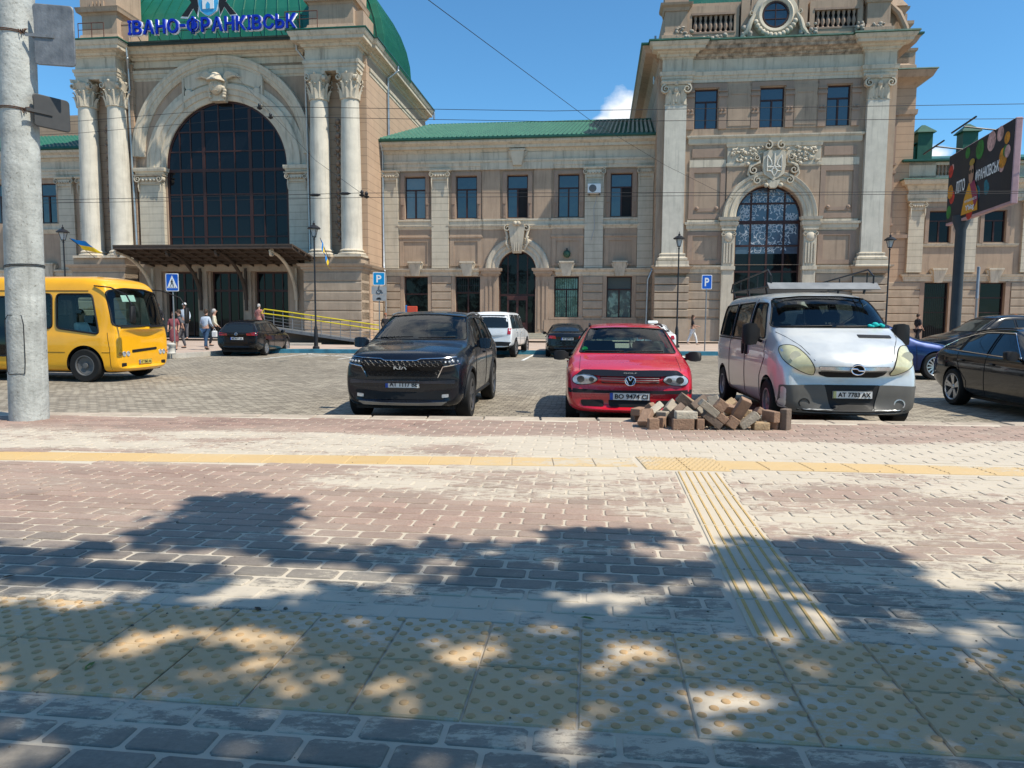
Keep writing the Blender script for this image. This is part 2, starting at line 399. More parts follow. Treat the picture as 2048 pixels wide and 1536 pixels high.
# dust: pale jointing sand, thicker in drifts; shared by bed, pavers and tiles
def dust_nodes(t, b, base_socket, level, sand=(.53, .465, .37), bumpn=None, edge=None):
    N = t.nodes.new; K = t.links.new
    co = N('ShaderNodeTexCoord'); mp = N('ShaderNodeMapping'); mp.inputs['Scale'].default_value = (.42, 1.0, 1); K(co.outputs['Object'], mp.inputs[0])
    n1 = N('ShaderNodeTexNoise'); n1.inputs['Scale'].default_value = 1.15; n1.inputs['Detail'].default_value = 5; n1.inputs['Roughness'].default_value = .55; K(mp.outputs[0], n1.inputs['Vector'])
    mp2 = N('ShaderNodeMapping'); mp2.inputs['Scale'].default_value = (5, 12, 1); mp2.inputs['Rotation'].default_value = (0, 0, radians(6)); K(co.outputs['Object'], mp2.inputs[0])
    n2 = N('ShaderNodeTexNoise'); n2.inputs['Scale'].default_value = 1.6; n2.inputs['Detail'].default_value = 12; n2.inputs['Roughness'].default_value = .78; K(mp2.outputs[0], n2.inputs['Vector'])
    # drifts along particular strips of the pavement: distance from the walker's side
    sx = N('ShaderNodeSeparateXYZ'); K(co.outputs['Object'], sx.inputs[0])
    sk = N('ShaderNodeMath'); sk.operation = 'MULTIPLY_ADD'; sk.inputs[1].default_value = .09; K(sx.outputs[0], sk.inputs[0]); K(sx.outputs[1], sk.inputs[2])
    fc = N('ShaderNodeFloatCurve'); mr = N('ShaderNodeMapRange'); mr.inputs[1].default_value = 0; mr.inputs[2].default_value = 10; K(sk.outputs[0], mr.inputs[0]); K(mr.outputs[0], fc.inputs['Value'])
    cv = fc.mapping.curves[0]; pts = [(0, .40), (.20, .44), (.228, .57), (.25, .52), (.33, .60), (.37, .5), (.43, .47), (.5, .45), (.56, .50), (.6, .52), (.66, .60), (.69, .66), (.75, .70), (.81, .64), (.845, .46), (.90, .34), (1, .30)]
    cv.points[0].location = pts[0]; cv.points[1].location = pts[-1]
    for p in pts[1:-1]: cv.points.new(*p)
    fc.mapping.update()
    # more sand towards the right
    rx = N('ShaderNodeMapRange'); rx.inputs[1].default_value = -3.5; rx.inputs[2].default_value = 3.2; rx.inputs[3].default_value = -.02; rx.inputs[4].default_value = .17; K(sx.outputs[0], rx.inputs[0])
    def m(op, a, b_):
        q = N('ShaderNodeMath'); q.operation = op
        for i, v in enumerate((a, b_)):
            if isinstance(v, (int, float)): q.inputs[i].default_value = v
            else: K(v, q.inputs[i])
        return q.outputs[0]
    s = m('ADD', n1.outputs['Fac'], m('MULTIPLY', m('SUBTRACT', n2.outputs['Fac'], .5), .85))
    s = m('ADD', s, m('ADD', fc.outputs[0], rx.outputs[0]))
    s = m('ADD', s, level)
    r = N('ShaderNodeMapRange'); r.inputs[1].default_value = 1.07; r.inputs[2].default_value = 1.17; K(s, r.inputs[0])
    lo = N('ShaderNodeMapRange'); lo.inputs[1].default_value = .7; lo.inputs[2].default_value = 1.1; lo.inputs[3].default_value = .04; lo.inputs[4].default_value = .34; K(s, lo.inputs[0])
    fac = m('MAXIMUM', r.outputs[0], lo.outputs[0])
    if edge is not None: fac = m('MAXIMUM', fac, edge)
    fac = m('MULTIPLY', fac, .95)
    n4 = N('ShaderNodeTexNoise'); n4.inputs['Scale'].default_value = 3; n4.inputs['Detail'].default_value = 8; K(co.outputs['Object'], n4.inputs['Vector'])
    sc = N('ShaderNodeMix'); sc.data_type = 'RGBA'; sc.inputs[6].default_value = (*[c * .84 for c in sand], 1); sc.inputs[7].default_value = (*[c * 1.1 for c in sand], 1); K(n4.outputs['Fac'], sc.inputs[0])
    mx = N('ShaderNodeMix'); mx.data_type = 'RGBA'; K(fac, mx.inputs[0]); K(base_socket, mx.inputs[6]); K(sc.outputs[2], mx.inputs[7])
    K(mx.outputs[2], b.inputs['Base Color'])
    n3 = N('ShaderNodeTexNoise'); n3.inputs['Scale'].default_value = 160; n3.inputs['Detail'].default_value = 4; K(co.outputs['Object'], n3.inputs['Vector'])
    bp = N('ShaderNodeBump'); bp.inputs['Strength'].default_value = .35; bp.inputs['Distance'].default_value = .004; K(n3.outputs['Fac'], bp.inputs['Height'])
    bp2 = N('ShaderNodeBump'); bp2.inputs['Strength'].default_value = .4; bp2.inputs['Distance'].default_value = .006; K(fac, bp2.inputs['Height']); K(bp.outputs[0], bp2.inputs['Normal'])
    K(bp2.outputs[0], b.inputs['Normal'])
    return sk.outputs[0]
def newmat(name, rough=.85):
    m = bpy.data.materials.new(name); m.use_nodes = True; t = m.node_tree; t.nodes.clear()
    o = t.nodes.new('ShaderNodeOutputMaterial'); b = t.nodes.new('ShaderNodeBsdfPrincipled'); t.links.new(b.outputs[0], o.inputs[0]); b.inputs['Roughness'].default_value = rough
    return m, t, b
SAND, t, b = newmat('jointing_sand'); rgb = t.nodes.new('ShaderNodeRGB'); rgb.outputs[0].default_value = (.52, .455, .36, 1); dust_nodes(t, b, rgb.outputs[0], .2)
PAV, t, b = newmat('concrete_pavers', .8)
N = t.nodes.new; K = t.links.new
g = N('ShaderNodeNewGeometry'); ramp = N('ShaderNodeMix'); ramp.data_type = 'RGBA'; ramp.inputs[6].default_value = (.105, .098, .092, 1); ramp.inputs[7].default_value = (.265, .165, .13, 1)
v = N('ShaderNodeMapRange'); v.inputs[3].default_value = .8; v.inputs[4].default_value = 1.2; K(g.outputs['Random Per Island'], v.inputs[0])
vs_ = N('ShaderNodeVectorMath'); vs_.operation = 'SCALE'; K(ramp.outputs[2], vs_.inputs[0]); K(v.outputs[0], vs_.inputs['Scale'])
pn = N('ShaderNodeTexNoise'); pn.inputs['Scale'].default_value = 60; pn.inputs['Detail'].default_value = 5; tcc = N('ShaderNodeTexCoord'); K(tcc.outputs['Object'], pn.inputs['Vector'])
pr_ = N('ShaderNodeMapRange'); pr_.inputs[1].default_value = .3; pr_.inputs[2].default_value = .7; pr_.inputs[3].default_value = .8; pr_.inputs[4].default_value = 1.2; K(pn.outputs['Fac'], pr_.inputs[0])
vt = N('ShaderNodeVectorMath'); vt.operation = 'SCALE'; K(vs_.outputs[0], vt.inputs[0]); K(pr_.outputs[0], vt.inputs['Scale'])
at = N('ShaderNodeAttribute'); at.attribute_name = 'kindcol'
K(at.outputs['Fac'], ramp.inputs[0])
dust_nodes(t, b, vt.outputs[0], 0.0)
TIL, t, b = newmat('yellow_tactile_tile', .8)
N = t.nodes.new; K = t.links.new
g = N('ShaderNodeNewGeometry'); c = N('ShaderNodeVectorMath'); c.operation = 'SCALE'; c.inputs[0].default_value = (.52, .355, .18)
v = N('ShaderNodeMapRange'); v.inputs[3].default_value = .88; v.inputs[4].default_value = 1.1; K(g.outputs['Random Per Island'], v.inputs[0]); K(v.outputs[0], c.inputs['Scale'])
dust_nodes(t, b, c.outputs[0], -.03)
TILF, t, b = newmat('yellow_tactile_tile_far', .8)
rgb = t.nodes.new('ShaderNodeRGB'); rgb.outputs[0].default_value = (.56, .38, .16, 1); dust_nodes(t, b, rgb.outputs[0], -.24)
KNOB = mat('worn_yellow_knobs', (.44, .29, .15), .8, var=.2, vscale=20)
KNOBF = mat('yellow_ribs', (.50, .34, .14), .8, var=.15, vscale=20)
mb = MB(); n = 0
mb.add([(-14, -8, -.0065), (14, -8, -.0065), (14, kerb_y(14) - .29, -.0065), (-14, kerb_y(-14) - .29, -.0065)], [(0, 1, 2, 3)])
mb.add([(-14, -40, -.016), (14, -40, -.016), (14, -7.9, -.016), (-14, -7.9, -.016)], [(0, 1, 2, 3)])
st('sand_bed', mb, SAND)
# frames of the pavement: tilted grid
PA = atan(.112); ca, sa = cos(PA), sin(PA)
O0 = ground(1161, 1255)      # a tile corner on the far edge of the near tactile band
def G(i, j, z=0):            # i along the band (+x), j away from the camera
    return Vector((O0.x + i * ca + j * sa, O0.y - i * sa + j * ca, z))
def Ginv(x, y):
    dx, dy = x - O0.x, y - O0.y
    return dx * ca - dy * sa, dx * sa + dy * ca
TW_ = .400
band_i = (-9, 9)
# guide strip from the band to the blister patch (slightly skewed path)
s_i0, s_w = .50, .40
S0 = ground(1500, 1262); S1 = ground(1348, 940)
mid0 = ground(0, 903); mid0b = ground(0, 919); mid1 = ground(1290, 917); midR0 = ground(1440, 926); midR1 = ground(2048, 946)
def strip_x(y): return S0.x + (S1.x - S0.x) * (y - S0.y) / (S1.y - S0.y)
def in_strip(x, y): return S0.y - .1 < y < S1.y + .02 and strip_x(y) - .01 < x < strip_x(y) + .41
bx0, by0 = ground(1292, 938).x, ground(1292, 938).y
def in_patch(x, y): 
    u, v = (x - bx0) * 1.0, (y - by0) + (x - bx0) * .09
    return -.01 < u < .79 and -.01 < v < .62
def mid_y(x): return mid0b.y + (mid1.y - .40 - mid0b.y) * (x - mid0b.x) / (mid1.x - mid0b.x) if x < bx0 + .4 else (mid1.y - .42) - .085 * (x - mid1.x)
def in_mid(x, y): return mid_y(x) - .005 < y < mid_y(x) + .395 and not (bx0 - .01 < x < bx0 + .8)
rp = random.Random(11); PW, PH = .290, .145; verts = []; faces = []; kc = []
def paver(i0, i1, j0, j1, kind):
    b = .007; g_ = .0095 if j0 < 1.2 else .0065; dz = rp.uniform(-.0025, .0025); rx, ry = rp.uniform(-.006, .006), rp.uniform(-.012, .012)
    i0 += g_ + rp.uniform(0, .003); i1 -= g_; j0 += g_; j1 -= g_ + rp.uniform(0, .003)
    ci, cj = (i0 + i1) / 2, (j0 + j1) / 2; o = len(verts); c = .014
    def ring(e, z):
        return [(i0 + e + c, j0 + e), (i1 - e - c, j0 + e), (i1 - e, j0 + e + c), (i1 - e, j1 - e - c), (i1 - e - c, j1 - e), (i0 + e + c, j1 - e), (i0 + e, j1 - e - c), (i0 + e, j0 + e + c)], z
    for e, z in ((0, -.03), (0, -.006), (b * .4, -.002), (b, 0)):
        pts, zz = ring(e, z)
        for (i, j) in pts:
            p = G(i, j, zz + dz + (i - ci) * rx + (j - cj) * ry); verts.append(p)
    for k in range(3):
        for q in range(8): faces.append((o + k * 8 + q, o + k * 8 + (q + 1) % 8, o + (k + 1) * 8 + (q + 1) % 8, o + (k + 1) * 8 + q))
    faces.append(tuple(o + 24 + q for q in range(8))); kc.extend([kind] * 25)
def free(x, y): return kerb_y(x) - .33 > y > -6.5 and abs(x) < 13 and not in_strip(x, y) and not in_patch(x, y) and not in_mid(x, y)
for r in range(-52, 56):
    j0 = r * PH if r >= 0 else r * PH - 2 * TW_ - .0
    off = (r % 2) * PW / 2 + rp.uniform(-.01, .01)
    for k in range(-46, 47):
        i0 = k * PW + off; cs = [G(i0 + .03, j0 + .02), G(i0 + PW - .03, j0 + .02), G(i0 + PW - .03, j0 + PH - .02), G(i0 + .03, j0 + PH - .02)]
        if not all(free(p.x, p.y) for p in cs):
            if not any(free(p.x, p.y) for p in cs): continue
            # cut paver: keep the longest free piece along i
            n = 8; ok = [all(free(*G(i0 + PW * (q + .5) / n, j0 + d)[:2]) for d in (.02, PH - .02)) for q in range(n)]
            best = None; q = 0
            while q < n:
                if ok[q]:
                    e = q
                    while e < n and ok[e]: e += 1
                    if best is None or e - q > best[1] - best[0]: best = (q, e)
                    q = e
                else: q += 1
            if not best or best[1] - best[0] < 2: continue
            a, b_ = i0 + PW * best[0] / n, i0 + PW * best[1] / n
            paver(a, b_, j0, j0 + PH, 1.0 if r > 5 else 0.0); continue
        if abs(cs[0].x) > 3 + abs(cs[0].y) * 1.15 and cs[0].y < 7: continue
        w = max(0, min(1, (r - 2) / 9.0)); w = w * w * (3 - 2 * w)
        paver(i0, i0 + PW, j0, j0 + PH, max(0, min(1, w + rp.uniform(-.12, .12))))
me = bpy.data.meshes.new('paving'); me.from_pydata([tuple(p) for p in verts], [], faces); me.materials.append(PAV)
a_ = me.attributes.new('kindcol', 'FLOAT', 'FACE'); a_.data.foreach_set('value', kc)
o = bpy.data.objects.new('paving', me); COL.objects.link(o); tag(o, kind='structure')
# near tactile band: two rows of square tiles with staggered blister knobs
def tile(mb, fn, a, b, c, d, z, e=.004):
    mb.loft([[fn(a + e, c + e, z - .04), fn(b - e, c + e, z - .04), fn(b - e, d - e, z - .04), fn(a + e, d - e, z - .04)],
             [fn(a + e, c + e, z - .006), fn(b - e, c + e, z - .006), fn(b - e, d - e, z - .006), fn(a + e, d - e, z - .006)],
             [fn(a + e + .006, c + e + .006, z), fn(b - e - .006, c + e + .006, z), fn(b - e - .006, d - e - .006, z), fn(a + e + .006, d - e - .006, z)]], True, False, True)
def knob(mb, p, r, h, n=10):
    mb.loft([[(p.x + rr * cos(2 * pi * k / n), p.y + rr * sin(2 * pi * k / n), p.z + hh) for k in range(n)] for rr, hh in ((r, -.001), (r * .92, h * .5), (r * .7, h * .92), (r * .35, h))], True, False, True)
mb = MB(); kb = MB()
for i in range(-9, 10):
    for j in (1, 2):
        dz = rp.uniform(-.002, .003)
        tile(mb, G, i * TW_, (i + 1) * TW_, -j * TW_, (1 - j) * TW_, .002 + dz)
        if abs(i) < 8:
            for q in range(4):
                for w in range(4):
                    for sft in (0, 1):
                        knob(kb, G(i * TW_ + .032 + q * .1 + sft * .05 + .0 * w, -j * TW_ + .032 + w * .1 + sft * .05, .002 + dz), .0185, .005)
st('tactile_paving', mb, TIL); st('tactile_knobs', kb, KNOB, smooth=40)
# ribbed guide strip
mb = MB(); kb = MB()
sd = (S1 - S0).normalized(); sn = Vector((sd.y, -sd.x, 0)); SL = (S1 - S0).length
def SF(i, j, z): p = S0 + sn * i + sd * j; return Vector((p.x, p.y, z))
n = 8
for k in range(n):
    a, b_ = k * SL / n - .06, (k + 1) * SL / n - .06; dz = rp.uniform(-.002, .002)
    tile(mb, SF, 0, .40, a, b_, .001 + dz)
    for q in range(6):
        x = .035 + q * .066
        kb.loft([[SF(x - .009, a + .012, .001 + dz), SF(x - .006, a + .016, .0062 + dz), SF(x + .006, a + .016, .0062 + dz), SF(x + .009, a + .012, .001 + dz)],
                 [SF(x - .009, b_ - .012, .001 + dz), SF(x - .006, b_ - .016, .0062 + dz), SF(x + .006, b_ - .016, .0062 + dz), SF(x + .009, b_ - .012, .001 + dz)]], True, True, True)
TILS, t, b = newmat('dusty_guide_tile', .8); rgb = t.nodes.new('ShaderNodeRGB'); rgb.outputs[0].default_value = (.50, .36, .19, 1); dust_nodes(t, b, rgb.outputs[0], .28)
st('guide_strip', mb, TILS); st('guide_ribs', kb, KNOBF)
# small blister patch and the long guide line
mb = MB(); kb = MB()
def BF(i, j, z): return Vector((bx0 + i + j * .0, by0 + j - i * .09, z))
for a, b_ in ((0, .4), (.4, .78)):
    for c_, d_ in ((0, .31), (.31, .61)):
        tile(mb, BF, a, b_, c_, d_, .003)
        for q in range(int((b_ - a) / .05)):
            for w in range(6): knob(kb, BF(a + .03 + q * .05 + (w % 2) * .02, c_ + .03 + w * .05, .003), .014, .005, 6)
x = -12.0
while x < 12:
    if not (bx0 - .22 < x < bx0 + .58):
        def LF(i, j, z, x=x): return Vector((x + i, mid_y(x + i) + j, z))
        tile(mb, LF, 0, .4, 0, .39, .002 + rp.uniform(-.001, .002), .002)
        for q in range(6):
            y = .03 + q * .06
            kb.loft([[LF(.01, y, .002), LF(.01, y + .004, .007), LF(.01, y + .014, .007), LF(.01, y + .018, .002)], [LF(.39, y, .002), LF(.39, y + .004, .007), LF(.39, y + .014, .007), LF(.39, y + .018, .002)]], True, True, True)
    x += .4
st('guide_line', mb, TILF); st('guide_line_ribs', kb, TILF)
# grit, crumbs and fallen leaves
mb = MB()
for k in range(500):
    y = rp.uniform(1.6, 9.3); x = rp.uniform(-.75, .75) * y; r = rp.uniform(.002, .006) * (1 if rp.random() < .93 else 2)
    p = Vector((x, y, .002)); mb.lathe([(r, 0), (r * .8, r * .6), (.0001, r * .9)], (p.x, p.y, p.z), 5)
tag(mb.build('grit', mat('grit', (.17, .14, .11), .95, var=.4, vscale=30)), 'scattered grit and crumbs of soil on the dusty pavers', 'grit', kind='stuff')
LEAFG = mat('fallen_leaf_green', (.10, .16, .03), .6)
for k, (px, py) in enumerate(((180, 1332), (1175, 1237), (18, 1153), (516, 1218))):
    mb = MB(); p = ground(px, py, .008); a = k * 1.3; w, l = .012, .035
    mb.add([(0, -l, 0), (w, -l * .3, .004), (w * .8, l * .4, .006), (0, l, .002), (-w * .8, l * .4, .006), (-w, -l * .3, .004), (0, 0, .0)], [(0, 1, 6), (1, 2, 6), (2, 3, 6), (3, 4, 6), (4, 5, 6), (5, 0, 6)])
    o = mb.build('fallen_leaf', LEAFG if k < 2 else mat('dry_leaf', (.06, .045, .03), .8)); o.location = p; o.rotation_euler = (0, 0, a)
    tag(o, ['tiny green leaf on the yellow blister tiles at the left', 'green leaf just beyond the blister tiles near the middle', 'dark dry leaf on the pavers near the left edge', 'small dark scrap beside the far edge of the blister tiles'][k], 'leaf', 'fallen leaves on the pavement')
# ------------------------------------------------------------ building materials
TAN = mat('tan_stucco', (.385, .28, .20), .88, var=.13, vscale=.9, bump=.3, bscale=30, streak=.36)
TANJ = mat('tan_stucco_jointed', (.43, .30, .205), .88, var=.10, vscale=.8, bump=.15, bscale=30, joints=(.5, 60), streak=.1)
TAN2 = mat('tan_panel', (.31, .22, .165), .9, var=.12, vscale=1.2, bump=.2, bscale=30, streak=.18)
CRM = mat('cream_plaster', (.54, .47, .365), .85, var=.12, vscale=1.3, bump=.35, bscale=24, streak=.45)
CRMJ = mat('cream_plaster_jointed', (.52, .46, .36), .85, var=.12, vscale=1.2, bump=.2, bscale=24, joints=(.45, 60), streak=.22)
COLM = mat('column_stucco', (.56, .515, .43), .8, var=.12, vscale=1.6, bump=.25, bscale=20, streak=.3)
WORN = mat('worn_cornice', (.36, .29, .22), .95, var=.6, vscale=3.2, bump=1, bscale=7, streak=.6)
STONE = mat('rustic_stone', (.37, .29, .215), .88, var=.16, vscale=1.4, bump=.35, bscale=30, streak=.2)
ROOF = mat('green_roof_sheet', (.008, .105, .062), .45, var=.15, vscale=1.5, bump=.1, bscale=8, spec=.6)
GRN = mat('green_eave_metal', (.008, .07, .045), .4, var=.2, spec=.5)
FRM = mat('window_frame_brown', (.045, .017, .014), .5, var=.2)
DOORM = mat('door_brown', (.075, .028, .024), .55, var=.2)
DARK = mat('dark_interior_and_shade', (.012, .012, .013), .8, var=0)  # near-black, for window openings and the painted shade behind the balusters
PIPE = mat('galvanised_pipe', (.42, .45, .48), .35, metal=.75, var=.15, spec=.6)
IRON = mat('black_iron', (.016, .016, .018), .45, var=.2)
CANOPY = mat('canopy_timber', (.065, .046, .034), .7, var=.25, vscale=5)
LEADROOF = mat('dark_flashing', (.03, .045, .04), .5, var=.2)
def pane_mat(name, base, ior=2.1, wob=.12, extra=None):
    m = mat(name, base, .03, var=0, ior=ior, spec=.5)
    t = m.node_tree; b = [n for n in t.nodes if n.type == 'BSDF_PRINCIPLED'][0]
    co = t.nodes.new('ShaderNodeTexCoord'); n = t.nodes.new('ShaderNodeTexNoise'); n.inputs['Scale'].default_value = .9
    bp = t.nodes.new('ShaderNodeBump'); bp.inputs['Strength'].default_value = wob; bp.inputs['Distance'].default_value = .05
    t.links.new(co.outputs['Object'], n.inputs['Vector']); t.links.new(n.outputs['Fac'], bp.inputs['Height']); t.links.new(bp.outputs[0], b.inputs['Normal'])
    return m
PANE = pane_mat('window_glass', (.010, .015, .020), 1.9, .3)
PANED = pane_mat('dark_window_glass', (.006, .007, .008), 1.3)
PANEB = pane_mat('deep_blue_window_glass', (.006, .007, .009), 1.36)
PANEC = pane_mat('curtained_window_glass', (.10, .12, .12), 1.9)  # one even paler grey base colour
PANEG = pane_mat('green_window_glass', (.10, .19, .15), 1.8)  # one even green base colour
FILM = mat('blue_window_film', (.06, .085, .125), .12, var=.1, ior=1.8)
FILW = mat('white_window_print', (.42, .46, .50), .4, var=.1)
# ------------------------------------------------------------ station building
TH = atan(.12)
ST = thing('station_building', 'cream and tan railway station with green roofs and tall arched windows', 'building', (0, 47.18, 0), -TH)
BACK = 16.0
def loop_rect(a, b, c, d): return [(a, c), (b, c), (b, d), (a, d)]
def loop_arch(a, b, c, zs, n=28, kz=1.0):
    m = (a + b) / 2; r = (b - a) / 2
    return [(a, c), (b, c)] + [(m + r * cos(pi * i / n), zs + r * kz * sin(pi * i / n)) for i in range(n + 1)]
def hole_loop(h): return loop_rect(*h[1:5]) if h[0] == 'r' else loop_arch(*h[1:5])
def wall_face(mb, u0, u1, z0, z1, y, holes=(), depth=.35, mi=0):
    v, f = fill_poly(loop_rect(u0, u1, z0, z1), [hole_loop(h) for h in holes])
    mb.add([(p.x, y, p.y) for p in v], [tuple(q) for q in f], mi)
    for h in holes:
        lp = hole_loop(h)
        mb.loft([[(p[0], y, p[1]) for p in lp], [(p[0], y + depth, p[1]) for p in lp]], True, mi=mi)
def mould(mb, u0, u1, y, yb, prof, mi=0):
    """mitred horizontal moulding round three sides of a block; prof = [(z, projection)...]"""
    rings = [[(u0 - p, yb, z), (u0 - p, y - p, z), (u1 + p, y - p, z), (u1 + p, yb, z)] for z, p in prof]
    return mb.loft(rings, True, True, True, mi)
def arch_mould(mb, cx, cz, y, prof, a0=0, a1=180, n=40, mi=0, yb=None, kz=1.0):
    """prof = [(radius, projection)...] swept round an arch"""
    rings = []
    for i in range(n + 1):
        a = radians(a0 + (a1 - a0) * i / n)
        ring = [(cx + r * cos(a), y - p, cz + r * sin(a) * kz) for r, p in prof]
        ring = [(cx + prof[0][0] * cos(a), y + .06, cz + prof[0][0] * sin(a) * kz)] + ring + [(cx + prof[-1][0] * cos(a), y + .06, cz + prof[-1][0] * sin(a) * kz)]
        rings.append(ring)
    mb.loft(rings, True, True, True, mi)
def crown(z0, z1, p, steps=0):   # a classical cornice profile
    h = z1 - z0
    return [(z0, .03), (z0 + h * .10, .05), (z0 + h * .12, p * .22), (z0 + h * .30, p * .30), (z0 + h * .32, p * .42), (z0 + h * .40, p * .46),
            (z0 + h * .42, p * .80), (z0 + h * .66, p * .82), (z0 + h * .68, p * .88), (z0 + h * .85, p * .97), (z0 + h * .92, p * 1.0), (z1, p * 1.0)]
def band(z0, z1, p): 
    h = z1 - z0
    return [(z0, p * .5), (z0 + h * .3, p * .55), (z0 + h * .32, p * .72), (z0 + h * .62, p * .76), (z0 + h * .64, p), (z1, p)]
def window(u0, u1, z0, z1, y, glassm=PANE, arch=False, vs=(), hs=(), thick=(), fw=.07, bars=.035, label=None, open_right=False, transom=None, zs=None, frame=FRM, bar2=False):
    """frame mesh with a pane child, set back in its opening"""
    mb = MB(); lp = loop_arch(u0, u1, z0, zs) if arch else loop_rect(u0, u1, z0, z1)
    cx = sum(p[0] for p in lp) / len(lp)
    m = (u0 + u1) / 2; cz = zs if arch else (z0 + z1) / 2
    if arch:
        r = (u1 - u0) / 2 - fw
        inn = [(u0 + fw, z0 + fw), (u1 - fw, z0 + fw)] + [(m + r * cos(pi * i / 28), zs + r * sin(pi * i / 28)) for i in range(29)]
    else: inn = loop_rect(u0 + fw, u1 - fw, z0 + fw, z1 - fw)
    f0, f1 = y - .05, y + .03
    mb.loft([[(p[0], f1, p[1]) for p in lp], [(p[0], f0, p[1]) for p in lp], [(p[0], f0, p[1]) for p in inn], [(p[0], f1, p[1]) for p in inn]], True)
    def zt(u): 
        if not arch: return z1 - fw
        R = (u1 - u0) / 2 - fw; return zs + sqrt(max(0, R * R - (u - m) ** 2))
    for k, u in enumerate(vs):
        w = fw * .9 if k in thick else bars
        mb.box(u - w / 2 * 1.6, u + w / 2 * 1.6, f0 + .005, f1 - .01, z0 + fw, max(z0 + fw + .01, min(zt(u - w), zt(u + w)) + .02))
    for h in hs:
        hz, w = (h, bars) if not isinstance(h, tuple) else h
        if arch and hz > zs:
            R = (u1 - u0) / 2 - fw; q = sqrt(max(0, R * R - (hz - zs) ** 2)); a, b = m - q, m + q
        else: a, b = u0 + fw, u1 - fw
        mb.box(a, b, f0 + .002, f1 - .012, hz - w / 2 * 1.6, hz + w / 2 * 1.6)
    o = mb.build('window', frame, ST)
    g = MB(); v, f = fill_poly(inn); g.add([(p.x, y, p.y) for p in v], [tuple(q) for q in f])
    if open_right and not arch: pass
    g.build('pane', glassm, o)
    if open_right:
        g2 = MB(); g2.box(m + .04, u1 - fw, y - .004, y + .01, z0 + fw, transom - .05 if transom else z1 - fw); g2.build('open_sash', DARK, o)
    if label: o['label'] = label
    return o
def sash(u0, u1, z0, z1, y, glassm=PANE, **k):
    t = z0 + (z1 - z0) * .69
    return window(u0, u1, z0, z1, y, glassm, hs=[(t, .05)], vs=[], **k)
def sash_window(u0, u1, z0, z1, y, glassm=PANE, label=None, open_right=False):
    t = z0 + (z1 - z0) * .69
    o = window(u0, u1, z0, z1, y, glassm, hs=[(t, .055)], open_right=open_right, transom=t, label=label)
    mb = MB(); c = (u0 + u1) / 2
    mb.box(c - .05, c + .05, y - .06, y + .02, z0 + .06, t)
    mb.build('mullion', FRM, o)
    return o
def surround(mb, u0, u1, z0, z1, y, w=.3, mi=0, feet=True):
    """raised architrave with little brackets down both sides"""
    mb.box(u0 - w, u0 - .02, y - .07, y + .1, z0 - .05, z1 + .22, mi)
    mb.box(u1 + .02, u1 + w, y - .07, y + .1, z0 - .05, z1 + .22, mi)
    mb.box(u0 - .02, u1 + .02, y - .068, y + .1, z1 + .02, z1 + .22, mi)
    if feet:
        for a in (u0 - w * .75, u1 + w * .3):
            mb.box(a, a + w * .45, y - .12, y, z0, z0 + .16, mi)
            for q in range(3): mb.box(a + q * w * .15, a + q * w * .15 + .03, y - .10, y - .06, z0 + .2, z0 + .85, mi)
            mb.box(a - .02, a + w * .45 + .02, y - .13, y - .06, z0 + .9, z0 + .98, mi)
def keystone(u, z0, z1, y, w0, w1, name='keystone', proud=.40):
    mb = MB()
    mb.loft([[(u - w0 / 2, y, z0), (u + w0 / 2, y, z0), (u + w0 / 2, y - proud * .6, z0), (u - w0 / 2, y - proud * .6, z0)],
             [(u - w1 / 2, y, z1 - .1), (u + w1 / 2, y, z1 - .1), (u + w1 / 2, y - proud, z1 - .1), (u - w1 / 2, y - proud, z1 - .1)]], True, True, True)
    mb.box(u - w1 / 2 - .07, u + w1 / 2 + .07, y - proud - .05, y, z1 - .1, z1)
    for s in (-1, 1):
        mb.loft([[(u + s * w0 * .62, y, z0 + (z1 - z0) * .25), (u + s * w0 * .5, y, z0 + (z1 - z0) * .25), (u + s * w0 * .5, y - proud * .5, z0 + (z1 - z0) * .25), (u + s * w0 * .62, y - proud * .5, z0 + (z1 - z0) * .25)],
                 [(u + s * (w1 * .68), y, z1 - .12), (u + s * w1 * .5, y, z1 - .12), (u + s * w1 * .5, y - proud * .6, z1 - .12), (u + s * w1 * .68, y - proud * .6, z1 - .12)]], True, True, True)
    return mb.build(name, CRM, ST)
def rustic(mb, u0, u1, z0, z1, y, course=.5, proud=.09, gap=.05, yb=None, mi=0, cuts=()):
    n = max(1, round((z1 - z0) / course)); h = (z1 - z0) / n
    for i in range(n):
        a, b = z0 + i * h + gap / 2, z0 + (i + 1) * h - gap / 2
        yy = yb if yb is not None else y + .03
        mb.loft([[(u0, yy, a), (u0, y - proud + .03, a), (u1, y - proud + .03, a), (u1, yy, a)],
                 [(u0 - .02, yy, a + .04), (u0 - .02, y - proud, a + .04), (u1 + .02, y - proud, a + .04), (u1 + .02, yy, a + .04)],
                 [(u0 - .02, yy, b - .04), (u0 - .02, y - proud, b - .04), (u1 + .02, y - proud, b - .04), (u1 + .02, yy, b - .04)],
                 [(u0, yy, b), (u0, y - proud + .03, b), (u1, y - proud + .03, b), (u1, yy, b)]], True, True, True, mi)
def spiral(mb, c, r, y0, y1, s=1, turns=1.6, th=.28, mi=0):
    """a scroll: flat spiral ribbon of given depth"""
    n = 26; out = []; inn = []
    for i in range(n):
        t = i / (n - 1); rr = r * (1 - .78 * t); a = pi / 2 - s * t * turns * 2 * pi
        out.append((c[0] + rr * cos(a), c[1] + rr * sin(a))); inn.append((c[0] + (rr - r * th * (1 - .5 * t)) * cos(a), c[1] + (rr - r * th * (1 - .5 * t)) * sin(a)))
    rings = [[(o[0], y1, o[1]), (o[0], y0, o[1]), (i_[0], y0, i_[1]), (i_[0], y1, i_[1])] for o, i_ in zip(out, inn)]
    mb.loft(rings, True, True, True, mi)
